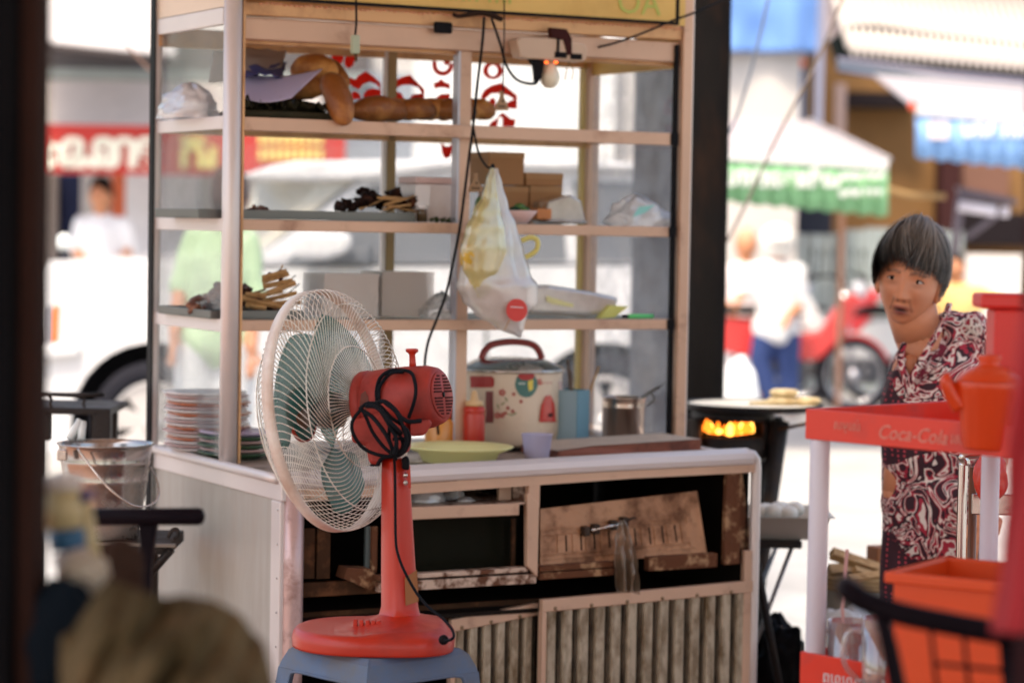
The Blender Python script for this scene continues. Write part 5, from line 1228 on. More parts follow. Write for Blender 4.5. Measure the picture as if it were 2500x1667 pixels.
# patterned suit
fm = bpy.data.materials.new('patterned cotton'); fm.use_nodes = True; t_ = fm.node_tree; N = t_.nodes; L = t_.links; pbn = N['Principled BSDF']; pbn.inputs['Roughness'].default_value = .75
tc = N.new('ShaderNodeTexCoord'); nz1 = N.new('ShaderNodeTexNoise'); nz1.inputs['Scale'].default_value = 10; nz1.inputs['Detail'].default_value = 1.5; nz1.inputs['Distortion'].default_value = 3.2; L.new(tc.outputs['Object'], nz1.inputs[0])
nz2 = N.new('ShaderNodeTexNoise'); nz2.inputs['Scale'].default_value = 3.2; nz2.inputs['Detail'].default_value = 1; L.new(tc.outputs['Object'], nz2.inputs[0])
vo = N.new('ShaderNodeTexVoronoi'); vo.inputs['Scale'].default_value = 75; vo.inputs['Randomness'].default_value = .15; L.new(tc.outputs['Object'], vo.inputs[0])
def ramp(src, stops):
    r_ = N.new('ShaderNodeValToRGB'); r_.color_ramp.interpolation = 'CONSTANT'; e = r_.color_ramp.elements
    e[0].position = stops[0][0]; e[0].color = (*stops[0][1], 1); e[1].position = stops[1][0]; e[1].color = (*stops[1][1], 1)
    for p, c_ in stops[2:]: x = e.new(p); x.color = (*c_, 1)
    L.new(src, r_.inputs[0]); return r_.outputs[0]
plum, crim, wht = (.035, .006, .014), (.40, .018, .045), (.76, .66, .60)
flr = ramp(nz1.outputs[0], [(0, plum), (.38, crim), (.42, wht), (.465, crim), (.50, plum), (.56, wht), (.595, crim), (.64, plum)])
dots = ramp(vo.outputs['Distance'], [(0, (.50, .05, .08)), (.28, plum)])
msk = ramp(nz2.outputs[0], [(0, (0, 0, 0)), (.49, (1, 1, 1))])
mx = N.new('ShaderNodeMix'); mx.data_type = 'RGBA'; L.new(msk, mx.inputs[0]); L.new(dots, mx.inputs[6]); L.new(flr, mx.inputs[7]); L.new(mx.outputs[2], pbn.inputs['Base Color'])
b = MB()
b.ell(W(2292, 985, .05), (.150, .115, .155), 24, 16); b.ell(W(2275, 1080, .04), (.135, .115, .16), 24, 16); b.ell(W(2285, 1230, .05), (.135, .12, .15), 24, 16)
b.ell(W(2335, 880, .07), (.085, .085, .085), 20, 12); b.ell(W(2232, 905, .06), (.058, .08, .075), 20, 12); b.ell(W(2316, 806, .07), (.042, .06, .052), 16, 12); b.ell(W(2214, 872, .06), (.028, .05, .04), 16, 12)
b.tube([W(2300, 825, .09), W(2368, 812, .08), W(2392, 870, .06)], [.060, .062, .055], 16); b.ell(W(2374, 824, .07), (.058, .062, .058), 16, 12); b.ell(W(2296, 850, .09), (.06, .06, .05), 16, 12)
limb(b, [W(2225, 915, .04), W(2212, 1045, .04), W(2208, 1120, .05)], [.052, .050, .048]); limb(b, [W(2392, 870, .06), W(2418, 1000, .05)], [.060, .052])
suit = organic('blouse', b, fm, wo_, .009, 5)
# cut the V neck: drop faces that cover the throat triangle
inv = ROOTM[wo_.name]
def pix(p): q = p-CAM; d_ = q.dot(cf); return CX+FPX*q.dot(cr)/d_, CY-FPX*q.dot(cu)/d_
bm2 = bmesh.new(); bm2.from_mesh(suit.data); kill = []
def intri(p, a, b_, c_):
    s1 = (b_[0]-a[0])*(p[1]-a[1])-(b_[1]-a[1])*(p[0]-a[0]); s2 = (c_[0]-b_[0])*(p[1]-b_[1])-(c_[1]-b_[1])*(p[0]-b_[0]); s3 = (a[0]-c_[0])*(p[1]-c_[1])-(a[1]-c_[1])*(p[0]-c_[0])
    return (s1 >= 0) == (s2 >= 0) == (s3 >= 0)
for f in bm2.faces:
    c_ = inv @ f.calc_center_median(); x, y = pix(c_)
    if c_.y < WDp+.03 and (intri((x, y), (2208, 770), (2296, 790), (2216, 935))): kill.append(f)
    elif c_.y < WDp+.10 and intri((x, y), (2212, 760), (2290, 780), (2236, 840)): kill.append(f)
bmesh.ops.delete(bm2, geom=kill, context='FACES')
for v in bm2.verts:
    nn = noise.noise(v.co*14)*.010+noise.noise(Vector((v.co.x*26, v.co.y*26, v.co.z*7)))*.004; v.co += v.normal*nn
bm2.to_mesh(suit.data); bm2.free(); md = suit.modifiers.new('t', 'SOLIDIFY'); md.thickness = .003
b = MB()
for xs in (2248, 2325):
    f0 = Vector((W(xs, 1200).x, WDp+.04, 0)); b.tube([Vector((f0.x, f0.y, .82)), Vector((f0.x, f0.y, .45)), Vector((f0.x, f0.y, .12))], [.09, .085, .085], 18)
b.ell(W(2286, 1300, .05), (.125, .11, .12), 20, 14)
trs = organic('trousers', b, fm, wo_, .011, 5)
for v in trs.data.vertices: v.co += v.normal*(noise.noise(Vector((v.co.x*22, v.co.y*22, v.co.z*5)))*.009)
from mathutils.bvhtree import BVHTree
bm2 = bmesh.new(); bm2.from_mesh(suit.data); bv = BVHTree.FromBMesh(bm2); bm2.free()
def onsuit(x, y):
    o_ = inv.inverted() @ CAM; d_ = ray(x, y).normalized(); h = bv.ray_cast(o_, d_)
    return (inv @ h[0]-ray(x, y).normalized()*.0045) if h[0] is not None else W(x, y, -.02)
fw = M_('white flower print', (.75, .66, .60), .75)
for k in range(6):
    cx_, cy_ = (2372, 800) if k == 5 else (2372+15*math.cos(k*1.256+.3), 800+15*math.sin(k*1.256+.3)); rr_ = 6 if k == 5 else 11
    b = MB(); b.tube([onsuit(cx_+rr_*math.cos(2*PI*j/14), cy_+rr_*math.sin(2*PI*j/14)) for j in range(14)], .0024, 5, closed=True, flat=.4); b.build('flower_print', fw, suit)
# collar bands along the V
for cp in (((2318, 742, .03), (2306, 775, .0), (2288, 812, -.03), (2262, 856, -.055), (2238, 898, -.07), (2219, 934, -.075)), ((2207, 838, -.02), (2199, 870, -.04), (2203, 905, -.065), (2219, 934, -.075))):
    b = MB(); b.tube(catmull([W(*p) for p in cp], 5), .0085, 8, flat=.6); b.build('collar', fm, suit)
# lapels
for pts in (((2300, 815), (2312, 850), (2280, 900), (2240, 940), (2226, 925), (2262, 890), (2290, 850)), ((2196, 850), (2190, 885), (2205, 930), (2222, 925), (2205, 885))):
    q = [onsuit(*p) for p in pts]; b = MB(); b.prism(q, (0, -.002, 0)); b.build('lapel', M_('lapel cloth', (.60, .45, .42), .75, 0, .1, 30, dirt=(.2, .02, .04), dscale=30, damt=.5, dw=.01) if pts[0][0] == 2300 else bpy.data.materials['lapel cloth'], suit)

def simple_person(label, d, head, shoulders, hips, feet, cloth, legs_m, hair_m=None, helmet=None, arms=None, skinm=skin, group=None, hr=.1, facing=1):
    # every argument a list of photo points at distance d
    Q = lambda p, dd=0: P(p[0], p[1], d+(p[2] if len(p) > 2 else 0)+dd)
    hp_ = Q(head); root = thing('person', label, 'person', (hp_.x, d, 0), 0, group)
    b = MB(); sL, sR = Q(shoulders[0]), Q(shoulders[1]); hL, hR = Q(hips[0]), Q(hips[1]); neck = (sL+sR)/2
    b.ell(hp_, (hr*.78, hr*.95, hr*1.15), 18, 14); b.ell(hp_+Vector((0, -.08*facing, -.02)), (.018, .025, .022), 10, 8)
    for s_ in (-1, 1): b.ell(hp_+Vector((s_*hr*.78, .01, -.01)), (.012, .02, .03), 10, 8)
    limb(b, [hp_-Vector((0, 0, hr*.6)), neck], [.055, .06])
    b.ell((sL+sR)/2+Vector((0, 0, -.12)), (abs(sR.x-sL.x)*.5, .1, .2), 16, 12); b.ell((hL+hR)/2, (abs(hR.x-hL.x)*.5+.05, .11, .14), 16, 12); limb(b, [neck-Vector((0, 0, .1)), (hL+hR)/2], [.12, .12])
    armpts = arms or []
    for A in armpts:
        q = [Q(p) for p in A]; limb(b, q, [.045, .038, .028][:len(q)]); hand(b, q[-1], q[-1]-q[-2], (0, -.3, .9), .9)
    for F in feet:
        q = [Q(p) for p in F]; limb(b, q, [.085, .06, .045][:len(q)]); b.ell(q[-1]+Vector((0, -.05, -.02)), (.04, .1, .035), 12, 8)
    organic('body', b, skinm, root, .014, 3)
    b = MB(); b.ell((sL+sR)/2+Vector((0, 0, -.14)), (abs(sR.x-sL.x)*.5+.035, .125, .22), 18, 12); b.ell((hL+hR)/2+Vector((0, 0, .03)), (abs(hR.x-hL.x)*.5+.075, .135, .16), 18, 12); limb(b, [neck-Vector((0, 0, .1)), (hL+hR)/2], [.14, .145])
    for A in armpts:
        q = [Q(p) for p in A][:-1]; q[-1] = q[-1]; limb(b, q, [.065, .055, .045][:len(q)])
    sh = organic('shirt', b, cloth, root, .016, 4)
    for v in sh.data.vertices: v.co += v.normal*noise.noise(v.co*9)*.012
    b = MB()
    for F in feet:
        q = [Q(p) for p in F]; q[-1] = q[-2].lerp(q[-1], .85); limb(b, q, [.105, .08, .065][:len(q)])
    b.ell((hL+hR)/2-Vector((0, 0, .03)), (abs(hR.x-hL.x)*.5+.065, .125, .12), 16, 12); organic('trousers', b, legs_m, root, .016, 4)
    if helmet:
        b = MB(); b.ell(hp_+Vector((0, .01, .03)), (.135, .155, .135), 20, 14); b.M = Matrix(); b.ell(hp_+Vector((0, -.12*facing, .055)), (.09, .07, .018), 14, 8); organic('helmet', b, helmet, root, .012, 3)
    else:
        b = MB(); b.ell(hp_+Vector((0, .02*facing, .03)), (hr*.88, hr*1.0, hr*1.08), 18, 12, nz=.12); b.ell(hp_+Vector((0, .05*facing, -.0)), (hr*.85, hr*.8, hr*1.0), 18, 12); organic('hair', b, hair_m or M_('black hair', (.02, .018, .018), .5), root, .01, 2)
    return root
whitec = M_('white cotton', (.78, .78, .80), .8); navyc = M_('navy jeans', (.02, .045, .16), .8); greenc = M_('pale green cotton', (.48, .66, .42), .8)
def gy(d): return 554+1.35*FPX/d      # photo row where the ground lies at distance d
simple_person('man in a white shirt standing at the shop doorway on the left', 18.6, (246, 478), ((196, 545), (300, 545)), ((215, 660), (285, 660)), [[(225, 690), (225, 840), (222, gy(18.6)-10)], [(275, 690), (277, 840), (280, gy(18.6)-10)]], whitec, navyc,
              arms=[[(198, 548), (182, 610), (215, 640, -.2)], [(302, 548), (318, 610), (290, 640, -.2)]], hr=.105)
simple_person('person in a pale green shirt standing behind the left glass of the cart', 11.2, (562, 478), ((478, 580), (600, 580)), ((470, 830), (590, 830)), [[(480, 850), (470, 1050), (465, gy(11.2)-15)], [(570, 850), (572, 1050), (575, gy(11.2)-15)]], greenc, M_('white trousers', (.7, .72, .75), .8),
              arms=[[(478, 585), (440, 700), (425, 820, -.1)], [(600, 590), (622, 720), (615, 850, -.1)]], hair_m=M_('brown hair', (.06, .025, .025), .5), hr=.1, facing=-1)

# ============================================================ LEFT STREET SIDE
facw = M_('pale facade', (.55, .52, .50), .85, 0, .06, 1)
def wbox(mb, x0, y0, x1, y1, d, th_, bev=0):
    a = P((x0+x1)/2, (y0+y1)/2, d); s_ = sc(d); w_ = abs(x1-x0)/s_/2; h = abs(y1-y0)/s_/2
    mb.box(a.x-w_, a.x+w_, a.y, a.y+th_, a.z-h, a.z+h, bev); return mb
shop = thing('shop_house', 'pale shop house front with white awning bands and red banner behind the car', 'building', (-2.2, 19.8, 0))
b = MB(); b.box(-4.6, 2.2, 19.8, 22.5, 0, 6.5); b.build('wall', facw, shop)
b = MB(); wbox(b, 60, 95, 900, 180, 19.5, .28); b.build('dark_upper_band', M_('dark facade band', (.10, .085, .085), .9), shop)  # dark band across the upper facade
b = MB(); wbox(b, 0, 172, 900, 196, 19.3, .3); b.build('gutter', M_('grey green gutter', (.25, .28, .27), .7), shop)
b = MB(); wbox(b, 138, 425, 196, 760, 19.7, .08); b.build('doorway', M_('navy door gap', (.02, .025, .06), .7), shop)
b = MB(); wbox(b, 196, 425, 230, 760, 19.6, .15); b.build('pier', M_('grey pier', (.42, .40, .40), .8), shop)
b = MB(); wbox(b, 272, 425, 305, 760, 19.62, .15); b.build('shutter_post', M_('orange post', (.60, .13, .05), .7), shop)
b = MB(); wbox(b, 60, 425, 138, 760, 19.6, .15); b.build('pier', M_('brown pier', (.22, .18, .16), .8), shop)
b = MB(); wbox(b, 305, 425, 480, 760, 19.55, .2); b.build('wall_panel', M_('white wall panel', (.72, .72, .76), .8), shop)
b = MB(); wbox(b, 845, 180, 1010, 420, 19.5, .25); b.build('wall_panel', M_('slate wall panel', (.28, .31, .36), .8), shop)
b = MB(); wbox(b, 1010, 60, 1500, 430, 19.5, .25); b.build('wall_panel', M_('bright wall panel', (.80, .80, .79), .8), shop)
def awning(name, label, x0, y0, x1, y1, x2, y2, x3, y3, d0, d1, mat, th_=.03, group=None, cat='awning', root=None):
    # back edge (x0,y0)-(x1,y1) at d0, front edge (x3,y3)-(x2,y2) at d1
    q = [P(x0, y0, d0), P(x1, y1, d0), P(x2, y2, d1), P(x3, y3, d1)]
    t = root or thing(name, label, cat, (q[2].x, q[2].y, 0), 0, group)
    b = MB(); b.prism(q, (0, .0, -th_)); b.build('awning_sheet', mat, t); return t, q
wcan = M_('white canvas', (.50, .47, .47), .8, 0, .05, 2)
t1, q = awning('awning', 'upper white awning over the left shop', 60, -60, 420, -20, 430, 132, 60, 92, 19.4, 17.6, wcan)
b = MB(); b.tube([q[3]-Vector((0, 0, .05)), q[2]-Vector((0, 0, .05))], .03, 8); b.build('edge_pole', M_('dark pole', (.06, .05, .05), .6), t1)
t2, q = awning('awning', 'cream awning sloping over the red banner', -60, 196, 780, 206, 790, 312, -60, 306, 19.2, 18.3, M_('cream canvas', (.46, .41, .39), .8))
ban = thing('shop_banner', 'red shop banner with big blurred yellow and white letters', 'banner', (P(470, 360, 18.2).x, 18.2, 1.7))
b = MB(); wbox(b, -60, 308, 842, 427, 18.22, .04); b.build('panel', M_('red banner', (.50, .03, .022), .7), ban)
ylw = M_('yellow banner letter', (.85, .70, .22), .6); whl = M_('white banner letter', (.85, .80, .66), .6)
def wtext(s_, x, y, d, px, mat, parent, bold=.0, shear=0, name='lettering', sxx=1):
    return text(s_, px/sc(d), mat, axes(cr*sxx, Vector((0, 0, 1)), -cf, P(x, y, d)), parent, name, bold=bold, thick=.01, shear=shear)
for k, ch in enumerate('ស្គុតប្រណ'.replace('្', '')):
    pass
for ch, x, m_ in (('ស', 150, whl), ('ណ', 215, whl), ('ហ', 285, whl), ('ន', 360, whl), ('ក', 470, ylw), ('រ', 515, ylw)):
    wtext(ch, x, 372, 18.2, 118, m_, ban, bold=.012)
for r_ in range(2):
    for k in range(9):
        b = MB(); wbox(b, 632+k*18, 325+r_*38, 644+k*18, 353+r_*38, 18.2, .01); b.build('letter_block', ylw, ban)
# car ------------------------------------------------------
CD = 12.7
carw = M_('white car paint', (.64, .64, .66), .25, 0, .02, coat=.6); cgl = M_('car window', (.16, .17, .19), .06, 0, .2, 2); cgl2 = M_('car windshield', (.50, .47, .40), .08, 0, .1, 2)
car = thing('parked_car', 'white off-road car parked across the street, facing left', 'car', (P(800, 1200, CD).x, CD+.9, 0))
CWID = 1.75
def cpt(x, y): p = P(x, y, CD); return p
def cprism(pts, y0, y1, name, mat, bev=.03):
    b = MB(); q = []
    for x, y in pts:
        p = cpt(x, y); q.append(Vector((p.x, CD+y0, p.z)))
    b.prism(q, (0, y1-y0, 0)); return b.build(name, mat, car, bev=bev)
# lower body with wheel arch cut out
wx, wy, wr = 372, 1040, 182
arch = [(wx+wr*1.12*math.cos(R(a)), wy+wr*1.12*math.sin(R(a))) for a in range(-180, 1, 12)]
wx2 = 1480
arch2 = [(wx2+wr*1.12*math.cos(R(a)), wy+wr*1.12*math.sin(R(a))) for a in range(-180, 1, 12)]
body = [(80, 1100), (78, 900), (80, 880), (95, 845), (95, 740), (92, 660), (110, 637), (300, 628), (600, 645), (640, 655), (1640, 648), (1700, 700), (1712, 900), (1708, 1110)]
low = [(1706, 1130)]+[(wx2+wr*1.12, 1130)]+list(reversed(arch2))+[(wx2-wr*1.12, 1130), (wx+wr*1.12, 1130)]+list(reversed(arch))+[(wx-wr*1.12, 1115)]
b = MB(); q = [Vector((cpt(x, y).x, CD, cpt(x, y).z)) for x, y in body+low]
b.prism(q, (0, CWID, 0)); o = b.build('body', carw, car)
cprism([(560, 650), (880, 428), (940, 405), (1100, 396), (1400, 395), (1560, 408), (1620, 470), (1650, 650)], .12, CWID-.12, 'cabin', carw, .05)
cprism([(585, 428), (660, 404), (720, 393), (1100, 388), (1400, 388), (1570, 398), (1560, 416), (1100, 408), (900, 436), (760, 440), (620, 436)], .05, CWID-.05, 'roof', carw, .02)
b = MB(); b.prism([Vector((cpt(x, y).x, CD+yy, cpt(x, y).z)) for x, y, yy in ((600, 440, .55), (780, 442, .12), (860, 440, .1), (600, 640, .12), (540, 645, .5))], (0, .02, 0)); b.build('windshield', cgl2, car)
cprism([(900, 452), (1180, 440), (1180, 640), (690, 645)], .105, .118, 'window', cgl, .005)
cprism([(1205, 440), (1370, 440), (1385, 638), (1205, 640)], .105, .118, 'window', cgl, .005)
cprism([(1400, 441), (1545, 446), (1600, 636), (1415, 638)], .105, .118, 'window', cgl, .005)
cprism([(1184, 660), (1190, 660), (1190, 1040), (1184, 1040)], -.004, .0, 'door_seam', blackp, 0)
cprism([(690, 668), (694, 668), (694, 900), (690, 900)], -.004, .0, 'door_seam', blackp, 0)
cprism([(1080, 710), (1150, 710), (1150, 722), (1080, 722)], -.03, .0, 'door_handle', carw, .004)
mir = cprism([(728, 578), (760, 566), (860, 568), (872, 590), (850, 618), (800, 632), (735, 628)], -.30, -.16, 'side_mirror', carw, .03)
cprism([(820, 625), (905, 600), (905, 640), (740, 640)], -.18, .1, 'mirror_arm', M_('grey mirror arm', (.12, .13, .15), .5), .01)
cprism([(60, 842), (200, 838), (196, 868), (60, 880)], -.06, .3, 'bumper', carw, .02)
cprism([(100, 748), (122, 745), (130, 835), (96, 838)], -.005, .2, 'headlight', M_('headlamp glass', (.25, .25, .28), .15), .005)
cprism([(126, 748), (146, 744), (142, 835), (122, 838)], -.008, .2, 'indicator', M_('orange indicator', (.75, .15, .04), .3), .004)
ty = M_('tyre rubber', (.02, .02, .026), .8); rimm = M_('alloy wheel', (.60, .57, .56), .35, .5)
def wheel(x):
    c_ = cpt(x, wy); c_ = Vector((c_.x, CD+.02, c_.z)); Mw = Matrix.Translation(c_) @ Matrix.Rotation(PI/2, 4, 'X')
    r0 = c_.z; b = MB(Mw); b.lathe([(r0*.70, .0), (r0*.74, .02), (r0*.93, .025), (r0, -.0), (r0, -.18), (r0*.7, -.2)], 48); o = b.build('wheel', ty, car)
    b = MB(Mw); b.lathe([(r0*.70, .0), (r0*.66, .018), (r0*.62, .0), (r0*.60, -.05), (r0*.60, -.1)], 48); b.build('rim', rimm, o)
    b = MB(Mw); b.lathe([(0, -.09), (r0*.62, -.09)], 32); b.build('brake_disc', M_('wheel hollow', (.03, .03, .035), .7) if x < 500 else bpy.data.materials['wheel hollow'], o)
    b = MB(Mw); b.lathe([(0, .012), (r0*.16, .01), (r0*.18, -.02), (0, -.02)], 24); b.build('hub', rimm, o)
    for k in range(7):
        a = k*2*PI/7+.25; b = MB(Mw @ Matrix.Rotation(a, 4, 'Z')); b.prism([(r0*.12, -.035, -.01), (r0*.12, .035, -.01), (r0*.63, .062, .0), (r0*.63, -.062, .0)], (0, 0, -.03)); b.build('spoke', rimm, o, bev=.006)
wheel(wx); wheel(wx2)
for x in (wx, wx2):
    c_ = cpt(x, wy); b = MB(Matrix.Translation(Vector((c_.x, CD+.25, c_.z))) @ Matrix.Rotation(PI/2, 4, 'X')); b.lathe([(0, -.0), (wr*1.11/sc(CD), 0), (wr*1.11/sc(CD), .2)], 40); b.build('wheel_well', M_('wheel well', (.015, .015, .018), .9) if x == wx else bpy.data.materials['wheel well'], car)
# fallen wire at left
b = MB(); b.tube(catmull([P(255, 15, 12), P(300, 95, 12), P(340, 145, 12), P(400, 205, 12)], 6), .006, 6); tag(b.build('overhead_wire', M_('brown wire', (.2, .11, .08), .6), None), 'thin brown wire sagging across the left shop roof', 'wire')

# ============================================================ TRUNK AND MIRRORED TRUNK
def trunk(x0, x1, ytop, ybot, d, mat, name, label, cat, taper=1.0, seed=0, group=None):
    s_ = sc(d); c0 = P((x0+x1)/2, 600, d); r_ = (x1-x0)/2/s_; z1 = P(0, ytop, d).z; z0 = 0
    b = MB(); vs = []; n, m = 28, 60
    for i in range(m+1):
        z = lerp(z0, z1, i/m)
        for k in range(n):
            a = 2*PI*k/n; f = 1+.05*noise.noise(Vector((math.cos(a)*2, math.sin(a)*2, z*1.5+seed)))+.03*noise.noise(Vector((math.cos(a)*5, math.sin(a)*5, z*6)))
            f *= 1+(.12*math.exp(-z/.25)); vs.append((c0.x+(z-1.3)*.0+math.cos(a)*r_*f, d+r_+math.sin(a)*r_*f, z))
    fs = [(i*n+k, i*n+(k+1) % n, (i+1)*n+(k+1) % n, (i+1)*n+k) for i in range(m) for k in range(n)]+[tuple((m)*n+k for k in range(n))]
    b.add(vs, fs, True); return tag(b.build(name, mat, None), label, cat, group)
trunk(1682, 1778, -900, 955, 8.6, blk_char, 'tree_trunk', 'thick dark tree trunk rising right behind the food cart', 'tree trunk', seed=1)
trunk(1545, 1645, -900, 1030, 9.6, greyt, 'tree_trunk', 'grey mottled trunk added for the trunk reflection in the right cabinet glass', 'tree trunk', seed=4)  # added second trunk, stands for the dark trunk mirrored in the glass

# ============================================================ GRILL STAND behind the cart
GD = 7.55
gz = P(1838, 988, GD).z; gc = P(1838, 988, GD)
gr = thing('griddle_stove', 'black stove drum with flames under a wide griddle pan behind the cart', 'stove', (gc.x, gc.y, 0))
iron = M_('sooty iron', (.018, .013, .012), .6, .3, .5, 12, dirt=(.05, .03, .02), dscale=9, damt=.42, bump=.3)
pr_ = 172/sc(GD)
b = MB(Matrix.Translation(gc)); b.lathe([(0, -.012), (pr_*.96, -.012), (pr_, 0), (pr_*1.01, .006), (pr_*.98, .006), (pr_*.95, -.004), (0, -.006)], 48); b.build('griddle_pan', iron, gr)
b = MB(Matrix.Translation(gc)); b.lathe([(0, -.003), (pr_*.90, -.002), (pr_*.93, .001), (pr_*.90, .003), (0, .004)], 48); b.build('pale_batter', M_('pale batter', (.78, .72, .60), .6, 0, .08, 12, dirt=(.6, .42, .2), dscale=12, damt=.36, dw=.1), gr)
dr = pr_*.56; dcx = P(1790, 988, GD).x
zb_, zt_ = gz-.15, gz-.014
b = MB(Matrix.Translation((dcx, gc.y, 0))); b.lathe([(dr, zt_), (dr, zt_-.03)], 40); b.lathe([(dr, zb_+.06), (dr*.95, zb_), (dr*.6, zb_-.02), (0, zb_-.02)], 40)
b.lathe([(dr, zt_-.03), (dr, zb_+.06)], 30, a0=R(-45), a1=R(205)); b.build('stove_drum', iron, gr, solid=.01)
fl = M_('flame', (.9, .25, .03), .5, emit=(1, .20, .02), estr=1.0); fl2 = M_('flame core', (1, .6, .15), .5, emit=(1, .42, .08), estr=1.9)
rnd = random.Random(2)
for k in range(14):
    px_ = 1728+k*8.6+rnd.uniform(-3, 3); h = rnd.uniform(.006, .036); p = P(px_-4, 1054+rnd.uniform(-8, 5), GD-.09+rnd.uniform(0, .07))
    b = MB(Matrix.Translation(p)); b.lathe([(0, -.01), (.009, -.006), (.010, .004), (.005, h*.7), (0, h)], 10, sx=rnd.uniform(.7, 1.6)); b.build('flame', fl2 if k % 3 == 1 else fl, gr)
for sx_ in (-1, 1):
    for sy_ in (-1, 1):
        b = MB(); t0 = Vector((dcx+sx_*.13, gc.y+sy_*.08, zb_+.11)); t1 = Vector((dcx+sx_*.055, gc.y+sy_*.06, .0))
        b.tube([t0, t0.lerp(t1, .5), t1], [.030, .020, .014], 8); b.build('leg', iron, gr)
b = MB(); b.tube([P(1990, 1030, GD-.1), P(1900, 1048, GD-.12)], .006, 6); b.build('poker', brownd, gr)
pat = M_('pale flat cake', (.62, .48, .27), .6, 0, .15, 14, dirt=(.4, .25, .1), dscale=14, damt=.4, bump=.2)
for k, (x, y, rx, z_) in enumerate(((1912, 985, 40, .022), (1914, 971, 36, .044), (1972, 978, 34, .022))):
    p = P(x, y, GD-.02); p.z = gz+.004+(0 if k != 1 else .0235); b = MB(Matrix.Translation(p)); r_ = rx/sc(GD); b.lathe([(0, .0), (r_*.8, .0), (r_, .008), (r_*.98, .015), (r_*.8, .022), (0, .0225)], 24)
    tag(b.build('flat_cake', pat, None), ['lower round cake of the pair on the griddle', 'upper round cake of the pair on the griddle', 'round cake lying alone at the right of the griddle'][k], 'flat cake', 'flat cakes on the griddle')
b = MB(); p = P(1870, 988, GD-.05); p.z = gz+.008; b.tube([p-Vector((.05, 0, 0)), p+Vector((.03, 0, .004))], [.004, .009], 8); tag(b.build('cake_sliver', pat, None), 'thin sliver of dough lying left of the cakes on the griddle', 'dough')
# table with steel tray of dough balls
TD = 6.75
tb = thing('folding_table', 'small black folding table with crossed legs right of the cart', 'table', (P(1905, 1335, TD).x, TD+.1, 0))
tz_ = P(1905, 1322, TD).z
b = MB(); a0, a1 = P(1800, 1330, TD), P(1962, 1330, TD); b.box(a0.x, a1.x, TD, TD+.32, tz_-.022, tz_-.001, .004); b.build('table_top', iron, tb)
for yy in (0.01, .29):
    b = MB(); b.tube([Vector((P(1868, 0, TD).x, TD+yy, tz_-.024)), Vector((P(1962, 0, TD).x, TD+yy, 0))], .011, 8); b.build('leg', iron, tb)
    b = MB(); b.tube([Vector((P(1962, 0, TD).x, TD+yy+.02, tz_-.024)), Vector((P(1800, 0, TD).x, TD+yy+.02, 0))], .006, 8); b.build('leg', M_('grey leg', (.3, .29, .29), .4, .5) if yy < .1 else bpy.data.materials['grey leg'], tb)
tr = thing('steel_tray', 'deep steel tray with flared rim on the black folding table', 'tray', (P(1950, 1320, TD).x, TD+.12, tz_))
def trayv(x0, x1, y0, y1, z): return [(x0, y0, z), (x1, y0, z), (x1, y1, z), (x0, y1, z)]
a0x, a1x = P(1790, 0, TD).x, P(2040, 0, TD).x; zt2 = P(1950, 1265, TD).z
vs = trayv(a0x+.03, a1x-.02, TD+.02, TD+.25, tz_+.001)+trayv(a0x, a1x+.012, TD-.01, TD+.28, zt2)+trayv(a0x-.01, a1x+.025, TD-.022, TD+.292, zt2+.001)
b = MB(); b.add(vs, [(0, 1, 2, 3)]+[(i, (i+1) % 4, 4+(i+1) % 4, 4+i) for i in range(4)]+[(4+i, 4+(i+1) % 4, 8+(i+1) % 4, 8+i) for i in range(4)]); b.build('tray', M_('bright tray metal', (.50, .49, .45), .4, .3), tr, solid=.002)
dough = M_('pale dough', (.72, .69, .62), .5, 0, .05)
rnd = random.Random(8)
for k, (x, y, dd) in enumerate(((1862, 1262, .02), (1888, 1266, .0), (1925, 1264, .0), (1900, 1252, .06), (1870, 1250, .06), (1940, 1258, .07), (1910, 1250, .1))):
    b = MB(); p = P(x, y, TD+.07+dd); p.z = zt2+.004+.004*(k % 2); b.ell(p, (.026, .026, .022), 18, 12, nz=.06, seed=k); tag(b.build('dough_ball', dough, None), ['leftmost dough ball in the steel tray', 'second dough ball from the left in the steel tray', 'frontmost right dough ball, the largest looking one in the tray', 'dough ball resting between the two middle ones', 'back left dough ball half hidden by the cart corner', 'rightmost dough ball near the flared tray end', 'farthest dough ball at the back of the tray'][k], 'dough ball', 'dough balls in the steel tray')
# black bags and crumpled silver under the table
def blob(name, label, cat, mat, x, y, rx, ry, d, seed, nz_=.35, group=None, z0=None):
    p = P(x, y, d); s_ = sc(d); b = MB(); b.ell(p, (rx/s_, rx/s_*.7, ry/s_), 40, 28, nz=nz_, nf=2.6, seed=seed)
    return tag(b.build(name, mat, None), label, cat, group)
bbag = M_('black bin bag', (.012, .012, .014), .18, 0, .3, bump=.3, bscale=25)
blob('bin_bag', 'black plastic bag slumped on the ground under the folding table', 'bag', bbag, 1900, 1640, 70, 110, 7.0, 4)
blob('bin_bag', 'smaller crumpled black bag leaning on the first under the table', 'bag', bbag, 1890, 1560, 45, 60, 7.15, 6)
